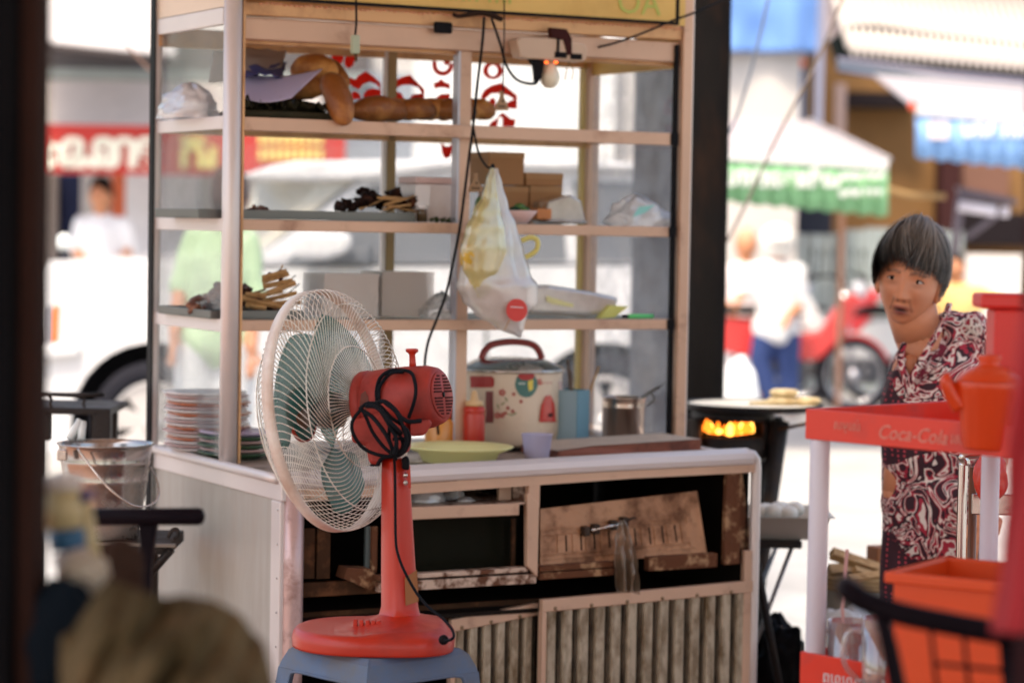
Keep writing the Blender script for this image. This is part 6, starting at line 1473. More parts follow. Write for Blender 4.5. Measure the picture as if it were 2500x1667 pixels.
# firewood basket
bd = 6.9; bc_ = P(2110, 1400, bd); bk = thing('firewood_basket', 'wicker basket rim with a grey cloth lining holding firewood', 'basket', (bc_.x, bd, 0))
wick = M_('wicker', (.34, .22, .10), .7, 0, .2, 40, bump=.5); rb = 105/sc(bd)
zr_ = P(2110, 1410, bd).z
b = MB(Matrix.Translation((bc_.x, bd, 0))); b.lathe([(rb*.75, .0), (rb*.9, .15), (rb, zr_-.03)], 40); b.build('basket_side', M_('grey basket lining', (.30, .28, .24), .8, 0, .3, 12), bk, solid=.006)
for z in (0, .012, .024):
    b = MB(); b.tube([(bc_.x+rb*math.cos(2*PI*k/40), bd+rb*math.sin(2*PI*k/40), zr_-.024+z) for k in range(40)], .008, 8, closed=True); b.build('rim_hoop', wick, bk)
for k, (x0, y0, x1, y1, d0, r_) in enumerate(((2030, 1350, 2190, 1405, 6.85, .018), (2022, 1395, 2120, 1390, 6.9, .022), (2070, 1415, 2170, 1400, 6.8, .014), (2060, 1372, 2185, 1385, 6.95, .016), (2085, 1390, 2150, 1410, 6.82, .012))):
    a0, a1 = P(x0, y0, d0), P(x1, y1, d0+.05); b = MB(); b.tube([a0, a1], r_, 4, smooth=False)
    tag(b.build('firewood_stick', woodm, None), ['long pale split stick lying slantwise on top of the basket', 'short thick billet at the left rim of the basket', 'reddish stick at the near rim of the basket', 'split stick lying under the long pale one', 'small broken stick by the near rim of the basket'][k], 'firewood', 'firewood in the basket')
b = MB(); p = P(2148, 1352, 6.95); b.M = Matrix.Translation(p) @ Matrix.Rotation(.4, 4, 'Z'); b.box(-.025, .03, -.03, .03, -.03, .022, .003); tag(b.build('firewood_block', M_('red brown wood block', (.30, .11, .04), .6, 0, .3, 20, bump=.3), None), 'chunky red brown wood block at the back of the basket', 'firewood')
crumb = MB(); 
blob('white_sack', 'crumpled white plastic sack on the ground behind the rack post', 'sack', M_('crumpled white sack', (.62, .62, .63), .4, 0, .1, bump=.3, bscale=20), 2080, 1590, 90, 110, 6.7, 11, .4)

# ============================================================ RED DRINKS RACK
RD = 4.45
ra = P(1966, 1035, RD); rz0 = ra.z
RM = Matrix.Translation((ra.x, ra.y, 0)) @ Matrix.Rotation(R(-47), 4, 'Z')
rk = thing('drinks_rack', 'red plastic drinks rack with white posts and soft drink lettering', 'rack', (ra.x, ra.y, 0), R(-47))
rred = M_('red rack plastic', (.82, .035, .012), .35, 0, .05, 5, dirt=(.5, .06, .05), dscale=7, damt=.38, dw=.12, coat=.1)
LN, LW = .66, .54
def tray(z0, z1, name):
    for (x0, x1, y0, y1) in ((0, LN, 0, .006), (0, LN, LW-.006, LW), (0, .006, .0061, LW-.0061), (LN-.006, LN, .0061, LW-.0061)):
        b = MB(RM); b.box(x0, x1, y0, y1, z0, z1, .0015); b.build(name+'_side', rred, rk)
    b = MB(RM); b.box(.0061, LN-.0061, .0061, LW-.0061, z0+.004, z0+.010); b.build(name+'_floor', rred, rk)
zT1 = P(1966, 997, RD).z; zT0 = P(1966, 1071, RD).z; tray(zT0, zT1, 'top_tray')
zB1 = P(1950, 1593, RD).z; tray(zB1-.075, zB1, 'lower_tray')
tray(.08, .155, 'bottom_tray')
wp = M_('white rack post', (.74, .72, .80), .35, 0, .04)
for x, y in ((.018, .020), (LN-.022, .020), (.018, LW-.022), (LN-.022, LW-.022)):
    for z0, z1 in ((zB1-.06, zT0-.0005), (.16, zB1-.0755), (0, .079)):
        b = MB(RM); b.lathe([(.0165, z0), (.0175, z0+.002), (.0175, z1-.002), (.0165, z1)], 16, (x, y, 0)); b.build('post', wp, rk)
RX = (RM @ Vector((1, 0, 0))-RM @ Vector((0, 0, 0))); RY = (RM @ Vector((0, 1, 0))-RM @ Vector((0, 0, 0)))
def rtext(s_, x, z, size, bold=0, shear=0, mat=None): return text(s_, size, mat or rwhite, axes(RX, Vector((0, 0, 1)), -RY, RM @ Vector((x, -.0012, z))), rk, 'lettering', thick=.001, bold=bold, shear=shear)
rwhite = M_('faded white lettering', (.78, .26, .20), .5)
zm = (zT0+zT1)/2
rtext('សម្រស់', .095, zm+.002, .022); rtext('Coca‑Cola'.replace('‑', '-'), .235, zm-.003, .034, shear=.35, bold=.0002); rtext('រសជាតិដើម', .365, zm-.003, .024)
zm2 = zB1-.038
rtext('ពេលណា', .10, zm2, .028, mat=white); rtext('Coca-Cola', .25, zm2-.004, .046, shear=.35, bold=.0005, mat=white)
# teapot
tpc = P(2412, 1012, 4.18); tpz = zT0+.0105
orr = M_('orange red plastic', (.74, .06, .010), .3, 0, .04, coat=.2)
tp = thing('plastic_teapot', 'glossy orange red teapot on the top of the drinks rack', 'teapot', (tpc.x, tpc.y, tpz))
zsh = P(2412, 935, 4.18).z
b = MB(Matrix.Translation((tpc.x, tpc.y, 0))); b.lathe([(0, tpz), (.038, tpz), (.040, tpz+.005), (.052, zsh-.01), (.056, zsh), (.054, zsh+.004)], 36); b.build('pot', orr, tp)
b = MB(Matrix.Translation((tpc.x, tpc.y, 0))); b.lathe([(.056, zsh+.0045), (.05, zsh+.012), (.034, zsh+.024), (.018, zsh+.030), (.016, zsh+.034), (.020, zsh+.040), (.020, zsh+.046), (0, zsh+.047)], 36); b.build('lid', orr, tp)
b = MB(); c_ = Vector((tpc.x, tpc.y, zsh)); b.tube(catmull([c_+Vector((-.045, 0, -.04)), c_+Vector((-.062, -.002, -.015)), c_+Vector((-.070, -.004, .004)), c_+Vector((-.064, -.004, .008))], 5), [.016, .009], 10); b.build('spout', orr, tp)
b = MB(); b.tube(catmull([c_+Vector((.045, .0, .0)), c_+Vector((.075, .0, .0)), c_+Vector((.078, .0, -.03)), c_+Vector((.045, .0, -.05))], 5), .006, 8); b.build('handle', orr, tp)
# red dispenser behind the teapot
dp = P(2460, 1010, 4.3); dz0, dz1 = tpz, P(2460, 716, 4.3).z
ds = thing('napkin_dispenser', 'tall red plastic dispenser with overhanging flat head at the rack end', 'dispenser', (dp.x, dp.y, dz0))
rr2 = M_('red dispenser plastic', (.72, .035, .03), .4)
b = MB(Matrix.Translation((dp.x, dp.y, 0))); b.box(-.034, .05, -.04, .04, dz0, dz1-.026, .006); b.build('body', rr2, ds)
b = MB(Matrix.Translation((dp.x, dp.y, 0))); b.box(-.058, .06, -.045, .045, dz1-.025, dz1, .006); b.build('head', rr2, ds)
# orange crate on a low bench
ocz = P(2182, 1397, 4.05).z; oc = P(2182, 1397, 4.05)
OM = Matrix.Translation((oc.x, oc.y, 0)) @ Matrix.Rotation(R(-32), 4, 'Z')
cr8 = thing('plastic_crate', 'bright orange plastic bin at the lower right holding a glass jar', 'bin', (oc.x, oc.y, ocz-.24), R(-32))
oo = M_('orange bin plastic', (.78, .075, .012), .35, 0, .04)
for (x0, x1, y0, y1) in ((0, .36, 0, .004), (0, .36, .216, .22), (0, .004, .0041, .2159), (.356, .36, .0041, .2159)):
    b = MB(OM); b.box(x0, x1, y0, y1, ocz-.24, ocz, .001); b.build('bin_side', oo, cr8)
b = MB(OM); b.box(.0041, .3559, .0041, .2159, ocz-.239, ocz-.234); b.build('bin_floor', oo, cr8)
for (x0, x1, y0, y1) in ((-.012, .372, -.012, .0), (-.012, .372, .22, .232), (-.012, .0, .0001, .2199), (.36, .372, .0001, .2199)):
    b = MB(OM); b.box(x0, x1, y0, y1, ocz-.016, ocz+.002, .003); b.build('bin_rim', oo, cr8)
bench = thing('low_bench', 'low wooden bench under the orange bin', 'bench', (oc.x+.15, oc.y, 0), R(-32))
b = MB(OM); b.box(-.05, .42, -.05, .28, ocz-.27, ocz-.2405, .004); b.build('bench_top', brownd, bench)
for x, y in ((0, 0), (.37, 0), (0, .23), (.37, .23)): b = MB(OM); b.box(x-.02, x+.02, y-.02, y+.02, 0, ocz-.2705); b.build('leg', brownd, bench)
cg = film('clear glassware', (.85, .83, .84), .72, .3, .5, 12, .03)
def glassjar(x, y, d, r_, h, label, name='glass_jar', cat='jar', z=None, handle=False):
    p = P(x, y, d); z = p.z if z is None else z; t = thing(name, label, cat, (p.x, p.y, z), 0)
    b = MB(Matrix.Translation((p.x, p.y, z))); b.lathe([(0, .002), (r_*.9, .002), (r_, .01), (r_, h*.8), (r_*.95, h*.9), (r_*1.02, h), (r_*.97, h), (r_*.9, h*.9), (r_*.94, h*.8), (r_*.94, .012), (0, .008)], 32); b.build('glass', cg, t)
    if handle: b = MB(Matrix.Translation((p.x, p.y, z))); b.tube(catmull([(-r_, 0, h*.85), (-r_-.03, 0, h*.8), (-r_-.038, 0, h*.45), (-r_, 0, h*.2)], 6), .005, 8); b.build('handle', cg, t)
    return t
jz = ocz-.233
jc = OM @ Vector((.19, .10, 0)); px_ = pix(Vector((jc.x, jc.y, ocz)))
t = thing('glass_jar', 'glass jar standing in the orange bin with its rim above the edge', 'jar', (jc.x, jc.y, jz))
b = MB(Matrix.Translation((jc.x, jc.y, jz))); b.lathe([(0, .001), (.042, .001), (.045, .01), (.045, .20), (.036, .225), (.038, .238), (.034, .238), (.033, .225), (.041, .2), (.041, .012), (0, .008)], 32); b.build('glass', cg, t)
pinkd = M_('pink drink', (.62, .22, .16), .3); strawm = M_('pink straw', (.72, .42, .40), .4)
for k, (u, v, lbl) in enumerate(((.055, .065, 'glass mug with handle and pink straw, left one in the lower rack tray'), (.165, .03, 'glass of pink drink with a bent pink straw in the lower rack tray'))):
    c_ = RM @ Vector((u, v, 0)); z = zB1-.0645; t = thing('glass_mug', lbl, 'mug', (c_.x, c_.y, z)); r_, h = .036+.004*k, .12+.02*k
    Mt = Matrix.Translation((c_.x, c_.y, z)); b = MB(Mt); b.lathe([(0, .002), (r_*.9, .002), (r_, .01), (r_*1.05, h), (r_*1.0, h), (r_*.93, .012), (0, .01)], 32); b.build('glass', cg, t)
    b = MB(Mt); b.tube(catmull([(-r_, 0, h*.85), (-r_-.026, 0, h*.8), (-r_-.03, 0, h*.45), (-r_, 0, h*.2)], 6), .005, 8); b.build('handle', cg, t)
    if k == 1: b = MB(Mt); b.lathe([(0, .013), (r_*.92, .013), (r_*.96, h*.8), (0, h*.8)], 28); b.build('drink', pinkd, t)
    b = MB(Mt); b.tube([(.0, 0, .02), (-.012 if k == 0 else .01, 0, h+.02), (-.006 if k == 0 else .075, 0, h+(.125 if k == 0 else .10))], .0032, 8); b.build('straw', strawm, t)
# steel tube chair behind the rack
SD = 5.3
ch = thing('tube_chair', 'steel tube chair with a red seat back pad standing behind the rack', 'chair', (P(2400, 1300, SD).x, SD+.15, 0))
x0, x1 = P(2354, 1200, SD).x, P(2354, 1200, SD).x+.36
zt3 = P(2354, 1108, SD).z
b = MB(); b.tube(catmull([(x0, SD, .0), (x0, SD, .5), (x0, SD, zt3-.06), (x0+.004, SD, zt3-.02), (x0+.03, SD, zt3), (x1-.03, SD, zt3), (x1, SD, zt3-.04), (x1, SD, .5), (x1, SD, .0)], 6), .0105, 12); b.build('back_frame', steel, ch)
b = MB(); b.box(x0+.018, x1-.02, SD-.012, SD-.002, P(2400, 1258, SD).z, P(2400, 1206, SD).z, .003); b.build('back_band', steel, ch)
b = MB(); b.tube([(x0+.03, SD+.02, .0), (x0+.025, SD+.02, zt3-.03)], .009, 10); b.build('back_frame', M_('brown steel tube', (.25, .12, .08), .3, .6), ch)
b = MB(); b.box(x0, x1, SD-.002, SD+.36, .44, .47, .01); b.build('seat', rr2, ch)
for x in (x0, x1): b = MB(); b.tube([(x, SD+.34, 0), (x, SD+.34, .44)], .0105, 10); b.build('leg', steel, ch)
blob('red_bag', 'translucent red bag with a pale label hung on the steel chair', 'bag', M_('red thin plastic', (.70, .05, .03), .25, 0, .1), 2418, 1165, 42, 66, SD-.08, 15, .15)
b = MB(); b.prism([P(x, y, SD-.165) for x, y in ((2403, 1118), (2436, 1116), (2440, 1160), (2430, 1168), (2404, 1166))], (0, .002, 0)); tag(b.build('pale_label', M_('silver label', (.6, .58, .6), .35), None), 'crinkled silver label on the red bag by the chair', 'label')

# ============================================================ RIGHT STREET SIDE
bld = thing('brown_shop', 'ochre brown shop wall with dark openings behind the awnings', 'building', (5.2, 22, 0))
och = M_('ochre brown wall', (.24, .115, .035), .8, 0, .12, 1, dirt=(.17, .09, .035), dscale=1.2, damt=.45, dw=.2)
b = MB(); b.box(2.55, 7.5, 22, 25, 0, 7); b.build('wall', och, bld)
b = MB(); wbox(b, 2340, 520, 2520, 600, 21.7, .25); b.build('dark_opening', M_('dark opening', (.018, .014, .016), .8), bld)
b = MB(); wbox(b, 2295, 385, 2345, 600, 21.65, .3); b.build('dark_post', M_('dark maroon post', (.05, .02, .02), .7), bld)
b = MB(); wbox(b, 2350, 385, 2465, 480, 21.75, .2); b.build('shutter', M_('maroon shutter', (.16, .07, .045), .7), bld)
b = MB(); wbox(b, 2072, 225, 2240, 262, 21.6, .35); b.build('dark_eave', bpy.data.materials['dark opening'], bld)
far = thing('beige_shop', 'beige and white shop front behind the green awning', 'building', (3, 20.5, 0))
b = MB(); wbox(b, 1700, 140, 1965, 300, 20.6, .5); b.build('wall', M_('beige wall', (.60, .50, .36), .85, 0, .1, 1, dirt=(.45, .4, .34), dscale=1.5, damt=.45, dw=.2), far)
b = MB(); wbox(b, 1700, 128, 1965, 146, 20.4, .3); b.build('ledge', M_('pink grey ledge', (.52, .43, .42), .8), far)
b = MB(); wbox(b, 1700, 175, 1830, 215, 20.3, .3); b.build('box_sign', M_('dark box sign', (.12, .12, .13), .7), far)
b = MB(); wbox(b, 1700, 150, 1828, 184, 20.1, .15); b.build('small_awning', wcan, far)
b = MB(); wbox(b, 1640, 500, 1830, 1100, 20.9, .3); b.build('white_wall', M_('pale blue white wall', (.46, .50, .54), .85), far)
b = MB(); wbox(b, 1822, 505, 1940, 560, 20.8, .3); b.build('brown_panel', M_('warm brown panel', (.42, .22, .08), .8), far)
b = MB(); wbox(b, 1940, 500, 2032, 572, 20.8, .3); b.build('dark_gap', M_('dark blue gap', (.03, .035, .05), .8), far)
b = MB(); wbox(b, 1955, 140, 1962, 300, 20.2, .15); b.build('downpipe', M_('blue pipe', (.05, .16, .40), .5), far)
for (x, y, r_) in ((1956, 155, 12),):
    b = MB(); b.ell(P(x, y, 20.1), (r_/sc(20.1),)*3, 12, 8); b.build('orange_lamp', M_('orange lamp shell', (.75, .14, .04), .4), far)
b = MB()
def tarpf(s_, t_):
    p = P(lerp(1690, 2012, s_)-8*t_, lerp(-140, 128, t_), 19.6); return p+Vector((0, .04*math.sin(s_*14)+.04*noise.noise(Vector((s_*5, t_*3, 0))), 0))
b.grid(tarpf, 40, 24); tag(b.build('blue_tarp', M_('blue tarp', (.13, .28, .62), .85, 0, .12, 1.5), None, solid=.01), 'big pale blue tarpaulin hanging at the top beyond the dark trunk', 'tarpaulin')
b = MB(); wbox(b, 1996, -80, 2012, 300, 19.4, .1); tag(b.build('street_post', M_('lavender grey post', (.22, .24, .34), .6), None), 'slim bluish post at the right edge of the blue tarpaulin', 'post')
# corrugated white roof
rf = thing('corrugated_roof', 'white corrugated roof sheet jutting over the brown shop', 'roof', (P(2300, 100, 17).x, 17, 0))
N_ = 120; vs = []; thick = []
for j in range(2):
    for k in range(N_+1):
        f = k/N_; x = lerp(2070, 2620, f)+(0 if j else -60); y = lerp(122, 175, f)+(0 if j else -190); d_ = 17 if j else 18.4
        vs.append(P(x, y, d_)+Vector((0, 0, .05*math.sin(k*PI/2))))
b = MB(); b.add(vs, [(k, k+1, N_+2+k, N_+1+k) for k in range(N_)], True); b.build('roof_sheet', M_('white roof sheet', (.52, .47, .44), .7, 0, .04, 1), rf, solid=.02)
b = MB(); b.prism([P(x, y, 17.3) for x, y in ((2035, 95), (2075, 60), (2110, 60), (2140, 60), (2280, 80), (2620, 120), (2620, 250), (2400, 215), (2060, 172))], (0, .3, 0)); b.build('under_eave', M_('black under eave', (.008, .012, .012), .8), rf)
b = MB(); b.prism([P(x, y, 18.0) for x, y in ((2024, -60), (2060, -60), (2068, 85), (2045, 110), (2026, 90))], (0, .3, 0)); b.build('gable_board', M_('pink grey gable', (.40, .33, .34), .8), rf)
for y_, m_ in ((0, (.20, .19, .26)), (20, (.07, .10, .13)), (34, (.16, .18, .26))):
    b = MB(); b.tube([P(2045, 146+y_*.6, 16.7), P(2300, 180+y_, 16.7), P(2640, 212+y_, 16.7)], .016 if y_ != 20 else .022, 8); b.build('pipe', M_('roof pipe %d' % y_, m_, .4), rf)
# white awning with blue valance
aw = thing('blue_awning', 'white awning with a blue scalloped valance under the corrugated roof', 'awning', (P(2380, 300, 15).x, 15, 0))
b = MB(); b.prism([P(2118, 168, 17), P(2640, 215, 17), P(2640, 300, 15), P(2235, 262, 15)], (0, 0, -.02)); b.build('awning_sheet', M_('greyish white canvas', (.34, .31, .33), .8, 0, .06, 1.5), aw)
def valance(t, x0, y0, x1, y1, h0, h1, d, mat, band, bandm, scallop=.02, n=80, ns=10):
    vs = []
    for k in range(n+1):
        f = k/n; p0 = P(lerp(x0, x1, f), lerp(y0, y1, f), d); p1 = P(lerp(x0, x1, f), lerp(y0+h0, y1+h1, f), d); p1.z -= scallop*abs(math.sin(f*ns*PI)); p1.y += .02*math.sin(f*ns*PI*2)
        vs += [p0, p1]
    b = MB(); b.add(vs, [(2*k, 2*k+1, 2*k+3, 2*k+2) for k in range(n)], True); b.build('valance', mat, t, solid=.008)
    b = MB(); b.prism([P(x0, y0-2, d-.02), P(x1, y1-2, d-.02), P(x1, y1+band, d-.02), P(x0, y0+band, d-.02)], (0, .012, 0)); b.build('white_band', bandm, t)
wband = M_('white band', (.58, .56, .56), .7)
valance(aw, 2236, 262, 2640, 292, 118, 128, 14.98, M_('light blue canvas', (.22, .42, .74), .7, 0, .08, 1.5), 18, wband)
wtext('ហាងកាហ្វេ', 2460, 318, 14.94, 52, white, aw, bold=.004)
b = MB(); wbox(b, 2268, 296, 2316, 340, 14.93, .01); b.build('valance_logo', M_('faded pink logo', (.70, .58, .58), .6), aw)
b = MB(); b.ell(P(2228, 260, 14.9), (.025, .025, .03), 10, 8); b.build('red_end_cap', M_('red cap', (.7, .08, .03), .4), aw)
# green awning
ga = thing('green_awning', 'white awning with a pale green lettered valance over the far shops', 'awning', (P(1970, 400, 15).x, 15, 0))
b = MB(); b.prism([P(1660, 286, 17), P(1972, 296, 17), P(2166, 392, 15), P(1660, 362, 15)], (0, 0, -.02)); b.build('awning_sheet', M_('pinkish white canvas', (.40, .35, .36), .8, 0, .05, 1.5), ga)
valance(ga, 1660, 362, 2168, 392, 115, 132, 14.98, M_('pale green canvas', (.20, .44, .22), .7, 0, .08, 1.5), 22, wband, ns=12)
lw = M_('white valance letters', (.62, .62, .60), .6)
wtext('ភោជនីយ', 1955, 440, 14.94, 50, lw, ga, bold=.006); wtext('ហាង', 1822, 435, 14.94, 56, lw, ga, bold=.006); wtext('០១២ ៨៨៨', 2105, 430, 14.94, 26, lw, ga, bold=.004); wtext('០៩៧ ៦៦៦', 2103, 472, 14.94, 26, lw, ga, bold=.004)
b = MB(); b.tube([P(1975, 294, 17), P(2170, 390, 15)], .02, 8); b.build('edge_pole', M_('grey pole', (.3, .28, .3), .5), ga)
for x, w_, m_ in ((2052, 12, (.45, .22, .14)), (2050, 26, (.28, .20, .19))):
    b = MB(); wbox(b, x-w_/2, (505 if w_ == 12 else 205), x+w_/2, (1000 if w_ == 12 else 500), 16.5 if w_ == 12 else 21, .06); tag(b.build('street_post', M_('post %d' % w_, m_, .6), None), 'thin rusty post under the end of the green awning' if w_ == 12 else 'mauve post standing against the brown shop wall', 'post')
b = MB(); b.tube(catmull([P(2165, 462, 15.5), P(2220, 476, 15.5), P(2270, 478, 15.5), P(2308, 480, 15.5)], 6), .018, 8); tag(b.build('ochre_hose', M_('ochre hose', (.36, .22, .09), .5), None), 'ochre hose strung from the green awning to the maroon post', 'hose')  # plain hose, not a lamp
t = thing('strip_lamp', 'white fluorescent strip lamp under a mauve bracket at the right', 'lamp', (P(2405, 512, 16).x, 16, 1.3))
b = MB(); b.tube([P(2342, 503, 16), P(2432, 516, 16)], .035, 10); b.build('tube', M_('strip lamp', (.85, .8, .9), .4), t)
b = MB(); b.tube([P(2444, 516, 16), P(2462, 518, 16)], .035, 10); b.build('lamp_end', bpy.data.materials['strip lamp'], t)
b = MB(); b.prism([P(x, y, 16.1) for x, y in ((2335, 455), (2480, 485), (2490, 500), (2345, 485))], (0, .06, 0)); b.build('bracket', M_('mauve bracket', (.16, .13, .16), .6), t)
b = MB(); b.tube([P(2345, 480, 16.1), P(2330, 620, 16.1)], .03, 8); b.tube([P(2440, 520, 16.1), P(2360, 580, 16.1)], .02, 8); b.build('strut', bpy.data.materials['mauve bracket'], t)
# white panels fence
fc = thing('panel_fence', 'row of pale corrugated white panels behind the motorbikes', 'fence', (P(2180, 700, 21.5).x, 21.5, 0))
pm = M_('pale panel', (.50, .56, .56), .6, 0, .05, 2)
for k, (x0, x1, y0) in enumerate(((1925, 2030, 565), (2034, 2046, 570), (2055, 2110, 560), (2112, 2170, 556), (2172, 2230, 560), (2232, 2300, 560), (2302, 2350, 565))):
    b = MB(); a0, a1 = P(x0, y0, 21.5), P(x1, y0, 21.5); n = 12
    vs = []
    for i in range(n+1): x = lerp(a0.x, a1.x, i/n); yy = 21.5+.03*math.sin(i*PI*.5); vs += [(x, yy, 0), (x, yy, a0.z)]
    b.add(vs, [(2*i, 2*i+1, 2*i+3, 2*i+2) for i in range(n)]); b.build('panel', pm, fc, solid=.01)
b = MB(); wbox(b, 2355, 622, 2500, 985, 21, .2); tag(b.build('white_wall_block', M_('warm white block', (.74, .70, .68), .8), None), 'low warm white wall block at the far right street side', 'wall')
# overhead wires at right
for k, (pts, lbl) in enumerate(((((1880, -20), (1845, 130), (1800, 280), (1760, 360)), 'dark blue grey wire running steeply down beside the trunk'), (((2060, -10), (1990, 160), (1900, 330), (1830, 480), (1775, 590)), 'brownish wire slanting down across the green awning'))):
    b = MB(); b.tube(catmull([P(x, y, 9.5) for x, y in pts], 6), .006, 6); tag(b.build('overhead_wire', M_('wire %d' % k, ((.10, .12, .16), (.16, .12, .10))[k], .6), None), lbl, 'wire')
# riders and motorbikes
helm = M_('white helmet', (.82, .80, .76), .3)
simple_person('rider in white helmet, white jacket and blue jeans astride a red motorbike', 18.4, (1898, 602), ((1842, 655), (1948, 655)), ((1860, 810), (1930, 810)), [[(1870, 830), (1855, 880), (1885, 985)], [(1920, 830), (1925, 890), (1930, 990)]], whitec, navyc, helmet=helm,
              arms=[[(1845, 660), (1812, 720), (1800, 735, -.3)], [(1948, 660), (1955, 740), (1920, 780, -.2)]], hr=.11)
simple_person('blurred person in pale clothes seated behind the first rider beside the trunk', 19.4, (1822, 600), ((1775, 660), (1850, 660)), ((1780, 800), (1845, 800)), [[(1790, 810), (1780, 880), (1785, 960)], [(1840, 810), (1840, 880), (1845, 960)]], M_('pinkish white cotton', (.70, .62, .62), .8), M_('pale trousers', (.5, .5, .55), .8), hair_m=M_('tan cap', (.55, .30, .18), .6),
              arms=[[(1778, 665), (1765, 730), (1790, 770, -.2)], [(1850, 665), (1860, 730), (1850, 770, -.2)]])
simple_person('distant person with black hair and a yellow jacket at the far right', 20.0, (2332, 655), ((2300, 712), (2390, 712)), ((2310, 800), (2380, 800)), [[(2320, 820), (2320, 920), (2320, gy(20)-10)], [(2370, 820), (2370, 920), (2370, gy(20)-10)]], M_('yellow jacket', (.80, .52, .20), .8), navyc, arms=[[(2302, 716), (2290, 770), (2310, 800, -.2)], [(2390, 716), (2440, 740), (2450, 760, -.2)]])
def motorbike(x, d, length, face, bodym, label, seatm=blackp):
    s_ = sc(d); c0 = P(x, 800, d); Mb_ = Matrix.Translation((c0.x, d, 0)) @ Matrix.Rotation(R(0 if face > 0 else 180), 4, 'Z')
    t = thing('motorbike', label, 'motorbike', (c0.x, d, 0), R(0 if face > 0 else 180)); L_ = length
    chrome = M_('bike chrome', (.6, .6, .65), .2, 1)
    for wx_ in (-L_*.38, L_*.38):
        Mw = Mb_ @ Matrix.Translation((wx_, 0, .29)) @ Matrix.Rotation(PI/2, 4, 'X')
        b = MB(Mw); b.tube([(.25*math.cos(2*PI*k/40), .25*math.sin(2*PI*k/40), 0) for k in range(40)], .038, 10, closed=True); o = b.build('wheel', ty, t)
        b = MB(Mw); b.tube([(.21*math.cos(2*PI*k/40), .21*math.sin(2*PI*k/40), 0) for k in range(40)], .012, 8, closed=True); b.build('rim', chrome, o)
        b = MB(Mw)
        for k in range(12): b.tube([(0, 0, 0), (.21*math.cos(k*PI/6), .21*math.sin(k*PI/6), 0)], .003, 4)
        b.lathe([(0, -.03), (.04, -.03), (.04, .03), (0, .03)], 16); b.build('spokes', chrome, o)
    b = MB(Mb_); b.prism([(x_, -.07, z) for x_, z in ((-.62, .60), (-.50, .45), (-.10, .36), (.22, .40), (.42, .62), (.52, .88), (.40, .90), (.22, .62), (.0, .58), (-.10, .70), (-.55, .72))], (0, .14, 0)); b.build('fairing', bodym, t, bev=.03)
    b = MB(Mb_); b.prism([(x_, -.11, z) for x_, z in ((-.60, .735), (-.60, .79), (-.1, .80), (.10, .74), (.05, .71), (-.1, .72))], (0, .22, 0)); b.build('seat', seatm, t, bev=.02)
    b = MB(Mb_); b.tube([(.38, 0, .95), (L_*.38, 0, .29)], .022, 8); b.build('fork', chrome, t)
    b = MB(Mb_); b.tube(catmull([(.30, -.32, 1.02), (.36, -.2, 1.0), (.40, 0, .95), (.36, .2, 1.0), (.30, .32, 1.02)], 5), .012, 8); b.build('handlebar', blackp, t)
    b = MB(Mb_); b.ell((.50, 0, .92), (.06, .08, .07), 14, 10); b.build('headlight', M_('bike lamp', (.7, .7, .75), .15) if 'bike lamp' not in bpy.data.materials else bpy.data.materials['bike lamp'], t)
    b = MB(Mb_); b.tube([(-.1, -.12, .26), (-.62, -.14, .34)], .035, 10); b.build('exhaust', chrome, t)
    b = MB(Mb_); b.box(-.16, .12, -.1, .1, .2, .40, .03); b.build('engine', M_('bike engine', (.1, .1, .11), .5, .6) if 'bike engine' not in bpy.data.materials else bpy.data.materials['bike engine'], t)
    b = MB(Mb_); b.tube([(L_*.38+.27*math.cos(R(a)), 0, .29+.29*math.sin(R(a))) for a in range(20, 150, 10)], .045, 8, flat=.4); b.build('mudguard', bodym, t)
    for s2 in (-1, 1):
        b = MB(Mb_); b.tube([(.34, s2*.24, 1.0), (.33, s2*.28, 1.16)], .006, 6); b.ell((.33, s2*.29, 1.19), (.012, .05, .035), 12, 8); b.build('mirror', blackp, t)
    return t
motorbike(1930, 18.8, 1.25, 1, M_('red bike paint', (.68, .05, .05), .25, coat=.4), 'red motorbike the helmeted rider sits on')
motorbike(2095, 19.3, 1.25, -1, M_('white bike fairing', (.75, .76, .76), .25, coat=.4), 'white and black motorbike parked in front of the pale fence')
scoot = motorbike(190, 15.6, 1.25, -1, M_('dark scooter paint', (.03, .03, .04), .3), 'dark scooter behind the white car, only its bright mirror showing over the bonnet')
b = MB(); b.M = Matrix.Translation(P(156, 592, 15.5)); b.ell((0, 0, 0), (.045, .02, .05), 14, 10); b.build('mirror', M_('mirror glint white', (.85, .9, .88), .25, .3), scoot)  # near-white colour paints the bright glint on this mirror
b = MB(); a0 = P(156, 592, 15.5); b.tube([a0, a0+Vector((.10, .08, -.22)), a0+Vector((.22, .1, -.28))], .007, 6); b.build('mirror_stalk', blackp, scoot)
motorbike(1990, 20.1, 1.25, 1, M_('crimson bike paint', (.60, .05, .06), .25, coat=.4), 'second red motorbike parked farther back')
blob('white_sack', 'bulging white sack leaning by the foot of the dark trunk', 'sack', M_('white woven sack', (.75, .77, .78), .7), 1806, 985, 48, 112, 12.2, 17, .15)

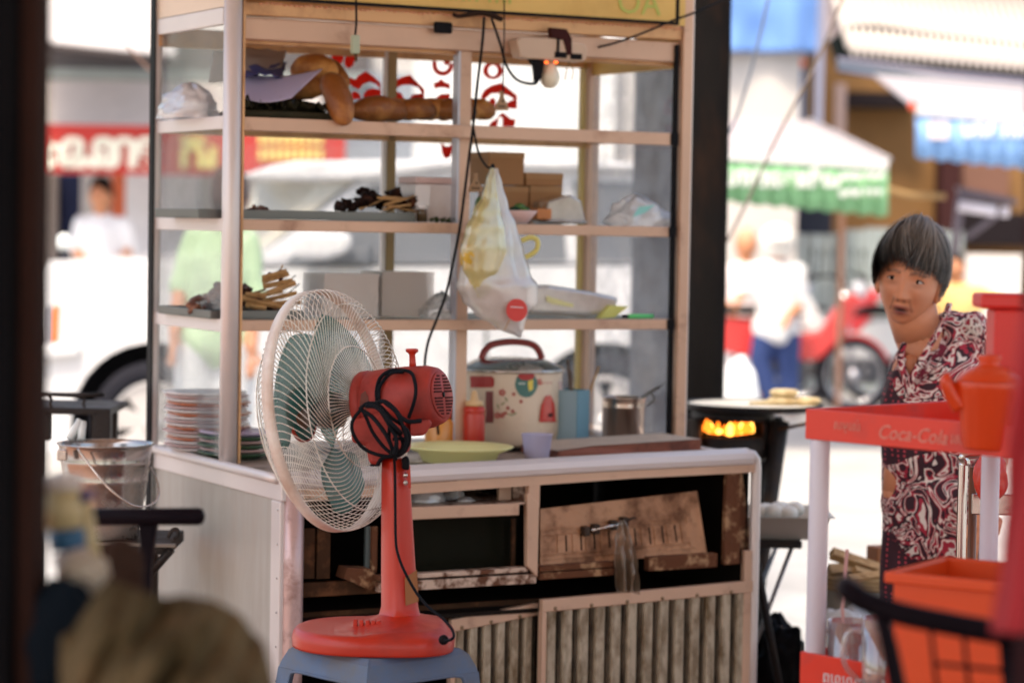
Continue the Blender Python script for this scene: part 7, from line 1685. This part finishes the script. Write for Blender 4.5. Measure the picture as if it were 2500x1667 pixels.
# ============================================================ LEFT MIDDLE: bucket, stand, brazier
BD = 6.2
bz1 = P(258, 1085, BD).z; bc0 = P(258, 1085, BD); br_ = 116/sc(BD); bz0 = P(258, 1312, BD).z
stn = thing('iron_stand', 'low iron stand with a hook holding the steel bucket', 'stand', (bc0.x, bc0.y, 0))
b = MB(); a0, a1 = P(180, 1318, BD), P(425, 1318, BD); b.box(a0.x, a1.x, BD-.10, BD+.16, bz0-.03, bz0-.001, .004); b.build('stand_top', iron, stn)
b = MB(); a1 = P(440, 1316, BD); b.box(a0.x-.02, a1.x, BD-.13, BD-.1005, bz0-.008, bz0-.002); b.build('stand_lip', M_('light iron edge', (.22, .18, .15), .5, .4), stn)
b = MB(); b.tube(catmull([P(410, 1312, BD-.1), P(420, 1294, BD-.1), P(432, 1292, BD-.1), P(434, 1306, BD-.1), P(424, 1314, BD-.1)], 5), .005, 6); b.build('hook', iron, stn)
for x0, y0, x1, y1 in ((418, 1340, 370, 1395), (300, 1340, 240, 1400)):
    b = MB(); b.tube([P(x0, y0, BD-.08), P(x1, y1, BD-.06)], .011, 6); b.build('brace', iron, stn)
for x in (P(200, 0, BD).x, P(375, 0, BD).x):
    for yy in (BD-.08, BD+.13): b = MB(); b.box(x-.012, x+.012, yy-.012, yy+.012, 0, bz0-.0305); b.build('leg', iron, stn)
bu = thing('steel_bucket', 'shiny steel bucket with wire handle at the left of the cart', 'bucket', (bc0.x, bc0.y, bz0))
bst = M_('bucket steel', (.40, .38, .37), .18, 1, .08, 10, dirt=(.3, .22, .17), dscale=7, damt=.4, dw=.12)
h_ = bz1-bz0
b = MB(Matrix.Translation((bc0.x, bc0.y, bz0))); prf = [(0, .001), (br_*.70, .001), (br_*.72, .004)]
for f, rr_ in ((.2, .765), (.4, .82), (.60, .875), (.62, .895), (.64, .882), (.80, .925), (.82, .945), (.84, .93), (.96, .97), (1.0, .985)): prf.append((br_*rr_, h_*f))
prf += [(br_*1.02, h_*1.005), (br_*1.02, h_*1.02), (br_*.98, h_*1.02), (br_*.95, h_*.97), (br_*.69, .01), (0, .01)]
b.lathe(prf, 56); b.build('bucket', bst, bu)
b = MB(); b.tube(catmull([P(365, 1140, BD-.02), P(380, 1165, BD-.06), P(388, 1200, BD-.1), P(375, 1228, BD-.13), P(330, 1235, BD-.16), P(270, 1195, BD-.17), P(215, 1130, BD-.14), P(190, 1095, BD-.12)], 6), .003, 6); b.build('wire_handle', steel, bu)
b = MB(); b.box(P(190, 0, BD).x-.012, P(190, 0, BD).x+.012, BD-.135, BD-.115, bz1-.03, bz1-.004, .003); b.build('ear', steel, bu)
for x0, y0, x1, y1 in ((170, 1072, 196, 1026), (198, 1074, 202, 1030)):
    b = MB(); b.tube([P(x0, y0, BD-.02), P(x1, y1, BD)], .010, 8); tag(b.build('tongs', M_('white handle', (.72, .76, .75), .35) if x0 == 170 else bpy.data.materials['white handle'], None), 'slanting white tongs sticking out of the bucket' if x0 == 170 else 'upright white tongs standing in the bucket', 'tongs')
bz = thing('charcoal_brazier', 'black iron brazier with a wire rack at the far left behind the bucket', 'brazier', (P(180, 1010, 6.8).x, 6.85, 0))
D_ = 6.8
b = MB(); wbox(b, 40, 995, 269, 1012, D_, .3, .003); b.build('top_bar', iron, bz)
b = MB(); wbox(b, 228, 1012, 269, 1075, D_, .04, .003); b.build('front_plate', iron, bz)
b = MB(); wbox(b, 40, 1012, 120, 1075, D_, .04, .003); b.build('front_plate', iron, bz)
b = MB(); b.tube([P(60, 962, D_), P(130, 963, D_), P(190, 966, D_), P(255, 964, D_)], .006, 6); b.build('rack_bar', iron, bz)
b = MB(); b.tube([P(60, 960, D_+.25), P(250, 962, D_+.25)], .005, 6); b.build('rack_bar', iron, bz)
for x in (118, 200):
    b = MB(); b.tube(catmull([P(x, 966, D_), P(x+8, 976, D_), P(x+3, 984, D_), P(x+8, 994, D_)], 4), .004, 5); b.build('rack_hook', iron, bz)
for x in (P(60, 0, D_).x, P(250, 0, D_).x):
    for yy in (D_+.02, D_+.28): b = MB(); b.box(x-.014, x+.014, yy-.014, yy+.014, 0, P(0, 1012, D_).z-.001); b.build('leg', iron, bz)

# ============================================================ FOREGROUND
# dark post at the left edge
pd_ = 2.75
b = MB(); xr = P(118, 800, pd_+.08).x; b.box(xr-.16, xr-.022, pd_, pd_+.08, 0, 2.99, .006); fp = thing('foreground_post', 'dark brown wooden post filling the left edge close to the viewer', 'post', (xr-.08, pd_+.1, 0)); b.build('post', M_('near black wood', (.006, .006, .007), .8, 0, .3), fp)
b = MB(); b.box(xr-.021, xr, pd_+.01, pd_+.08, 0, 2.99, .003); b.build('edge_strip', M_('dark brown strip', (.028, .013, .010), .7, 0, .3), fp)
# black chair with T-shaped arm
AD = 4.1
cha = thing('plastic_armchair', 'black plastic chair whose padded arm juts over the cloth', 'chair', (P(300, 1300, AD).x, AD, 0))
bpl = M_('glossy dark plastic', (.010, .007, .010), .34)
a0, a1 = P(120, 1262, AD), P(500, 1260, AD)
b = MB(); b.tube([a0, a0.lerp(a1, .96), a0.lerp(a1, .985), a1], [.0142, .0142, .012, .004], 14, flat=1.0); b.build('arm_rest', bpl, cha)
q = [P(x, y, AD) for x, y in ((334, 1276), (382, 1276), (376, 1320), (368, 1380), (364, 1480), (366, 1800), (330, 1800), (336, 1400), (340, 1330))]
b = MB(); b.prism(q, (0, .03, 0)); b.build('arm_support', bpl, cha, bev=.005)
zsq = .42
b = MB(); b.box(a0.x-.02, P(366, 0, AD).x+.2, AD, AD+.40, zsq, zsq+.03, .01); b.build('seat', bpl, cha)
for x in (a0.x, P(366, 0, AD).x+.16):
    for yy in (AD+.03, AD+.36): b = MB(); b.tube([(x, yy, 0), (x, yy, zsq+.005)], .016, 8); b.build('leg', bpl, cha)
# cloth heap on a stool, near
KD = 2.62
top = [(150, 1560), (190, 1530), (230, 1450), (260, 1415), (330, 1440), (400, 1462), (450, 1456), (520, 1468), (580, 1500), (640, 1570), (664, 1667), (672, 1800)]
def topy(x):
    for (x0, y0), (x1, y1) in zip(top, top[1:]):
        if x0 <= x <= x1: return lerp(y0, y1, (x-x0)/(x1-x0))
    return 1800
mbk = MB()
def clothf(s_, t_):
    x = lerp(152, 670, s_); ty_ = topy(x); yb_ = 2050; y = lerp(ty_, yb_, max(0, t_-.18)/.82) if t_ > .18 else ty_
    fold = .020*math.sin((x+.75*(y-1450))*.026+4.5*noise.noise(Vector((s_*2.5, t_*3, 1))))+.012*math.sin((x+.4*y)*.075)
    dd = .16*math.sin(PI*min(1, max(0, t_-.18)*1.4+.0))*math.sin(PI*s_)**.6 if t_ > .18 else -.16*(1-t_/.18)
    p = P(x, y, KD-dd-fold*(1 if t_ > .18 else .4)); return p+Vector((0, 0, (0 if t_ > .18 else -.06*(1-t_/.18))))
mbk.grid(clothf, 90, 60)
cl = mbk.build('cloth_heap', M_('olive brown cloth', (.070, .052, .026), .9, 0, .35, 9, dirt=(.20, .145, .08), dscale=5, damt=.46, dw=.15, bump=.3), None, solid=.006)
tag(cl, 'blurred olive brown jacket heaped close to the viewer at lower left', 'cloth')
sto = thing('side_stool', 'dark stool under the heaped jacket below the frame', 'stool', (P(400, 1700, KD).x, KD, 0))
b = MB(); c_ = P(410, 1700, KD); b.box(c_.x-.12, c_.x+.10, KD-.05, KD+.1, .55, .58, .005); b.build('seat', brownd, sto)
for sx_ in (-1, 1):
    b = MB(); b.box(c_.x+sx_*.09-.015, c_.x+sx_*.09+.015, KD-.02, KD+.06, 0, .5495); b.build('leg', brownd, sto)
# cream bottle with blue label
bt = thing('spray_bottle', 'blurred cream bottle with white cap and blue label by the dark post', 'bottle', (P(165, 1400, 2.9).x, 2.9, P(0, 1440, 2.9).z))
def bseg(x0, y0, x1, y1, r0, r1, mat, name, d=2.9):
    b = MB(); b.tube([P(x0, y0, d), P(x1, y1, d)], [r0/sc(d), r1/sc(d)], 20); b.build(name, mat, bt)
cream = M_('cream plastic', (.52, .42, .22), .5); 
bseg(150, 1162, 152, 1195, 46, 50, M_('white cap', (.62, .55, .50), .5), 'cap')
bseg(204, 1198, 214, 1222, 20, 22, M_('navy ring', (.03, .03, .14), .5), 'nozzle')
bseg(152, 1195.5, 160, 1290, 48, 46, cream, 'body'); bseg(160, 1290.5, 168, 1342, 46, 44, M_('blue label', (.015, .10, .20), .5), 'label_band'); bseg(168, 1342.5, 196, 1420, 44, 50, M_('pale body', (.48, .42, .38), .6), 'body')
bseg(200, 1225, 226, 1400, 24, 28, cream, 'trigger_neck', 2.96)
blob('pale_rag', 'pale rag knotted under the cream bottle', 'rag', M_('pale rag cloth', (.42, .36, .28), .8), 205, 1400, 60, 45, 2.85, 23, .4)
blob('grey_jug', 'dark blue grey jug beneath the cream bottle at the left', 'jug', M_('slate jug', (.006, .010, .015), .8), 150, 1580, 105, 170, 2.8, 25, .1)
blob('brown_bag', 'dark brown bag between the bottle and the chair arm', 'bag', M_('dark brown bag', (.05, .028, .02), .7), 290, 1400, 60, 85, 3.2, 27, .2)
# right edge: red garment on a dark post, black basket chair
ed = 2.55
b = MB(); x0 = P(2497, 700, ed+.14).x; b.box(x0, x0+.1, ed+.06, ed+.14, 0, 2.99); tag(b.build('foreground_post', M_('dark maroon post near', (.03, .008, .010), .7), None), 'dark maroon post at the right edge close to the viewer', 'post')
edge = [(480, 2520), (700, 2515), (800, 2500), (920, 2488), (1000, 2476), (1150, 2462), (1300, 2450), (1450, 2436), (1540, 2428)]
def edx(y):
    for (y0, x0_), (y1, x1_) in zip(edge, edge[1:]):
        if y0 <= y <= y1: return lerp(x0_, x1_, (y-y0)/(y1-y0))
    return edge[-1][1]
def garf(s_, t_):
    y = lerp(760, 1545, t_); x = lerp(edx(y), 2900, s_); return P(x, y, ed-.06*math.sin(PI*min(1, s_*3+.05))**.5*(s_ < .33 or 1)-.015*math.sin(s_*40+t_*4))
b = MB(); b.grid(garf, 60, 50); tag(b.build('red_garment', M_('red cloth', (.42, .022, .03), .85, 0, .15, 6), None, solid=.01), 'blurred red garment hanging over the dark post at the right edge', 'garment')
cbk = thing('basket_chair', 'black rimmed chair back of thin wire mesh blurred at the lower right', 'chair', (P(2300, 1600, 3.05).x, 3.1, 0))
XD = 3.05
b = MB(); b.tube(catmull([P(2082, 1442, XD+.06), P(2066, 1432, XD+.03), P(2082, 1450, XD), P(2130, 1474, XD), P(2200, 1497, XD-.01), P(2300, 1518, XD-.02), P(2420, 1540, XD-.02), P(2560, 1560, XD-.02)], 7), .0145, 12); b.build('back_rim', bpl, cbk)
b = MB(); b.tube([P(2150, 1500, XD), P(2172, 1580, XD), P(2196, 1700, XD), P(2200, 2400, XD)], [.009, .0105, .0115, .012], 10); b.build('leg', bpl, cbk)
b = MB(); b.tube([P(2470, 1560, XD), P(2475, 1700, XD), P(2480, 2400, XD)], .012, 10); b.build('leg', bpl, cbk)
for x0_, x1_ in ((2270, 2290), (2350, 2368), (2440, 2455)):
    b = MB(); b.tube([P(x0_, 1520, XD), P(x1_, 1700, XD)], .0028, 6); b.build('mesh_wire', bpl, cbk)
for y_ in (1625, 1690):
    b = MB(); b.tube([P(2285, y_-6, XD), P(2480, y_+14, XD)], .0028, 6); b.build('mesh_wire', bpl, cbk)
b = MB(); b.tube([P(2200, 1900, XD), P(2480, 1900, XD)], .012, 8); b.build('seat_bar', bpl, cbk)
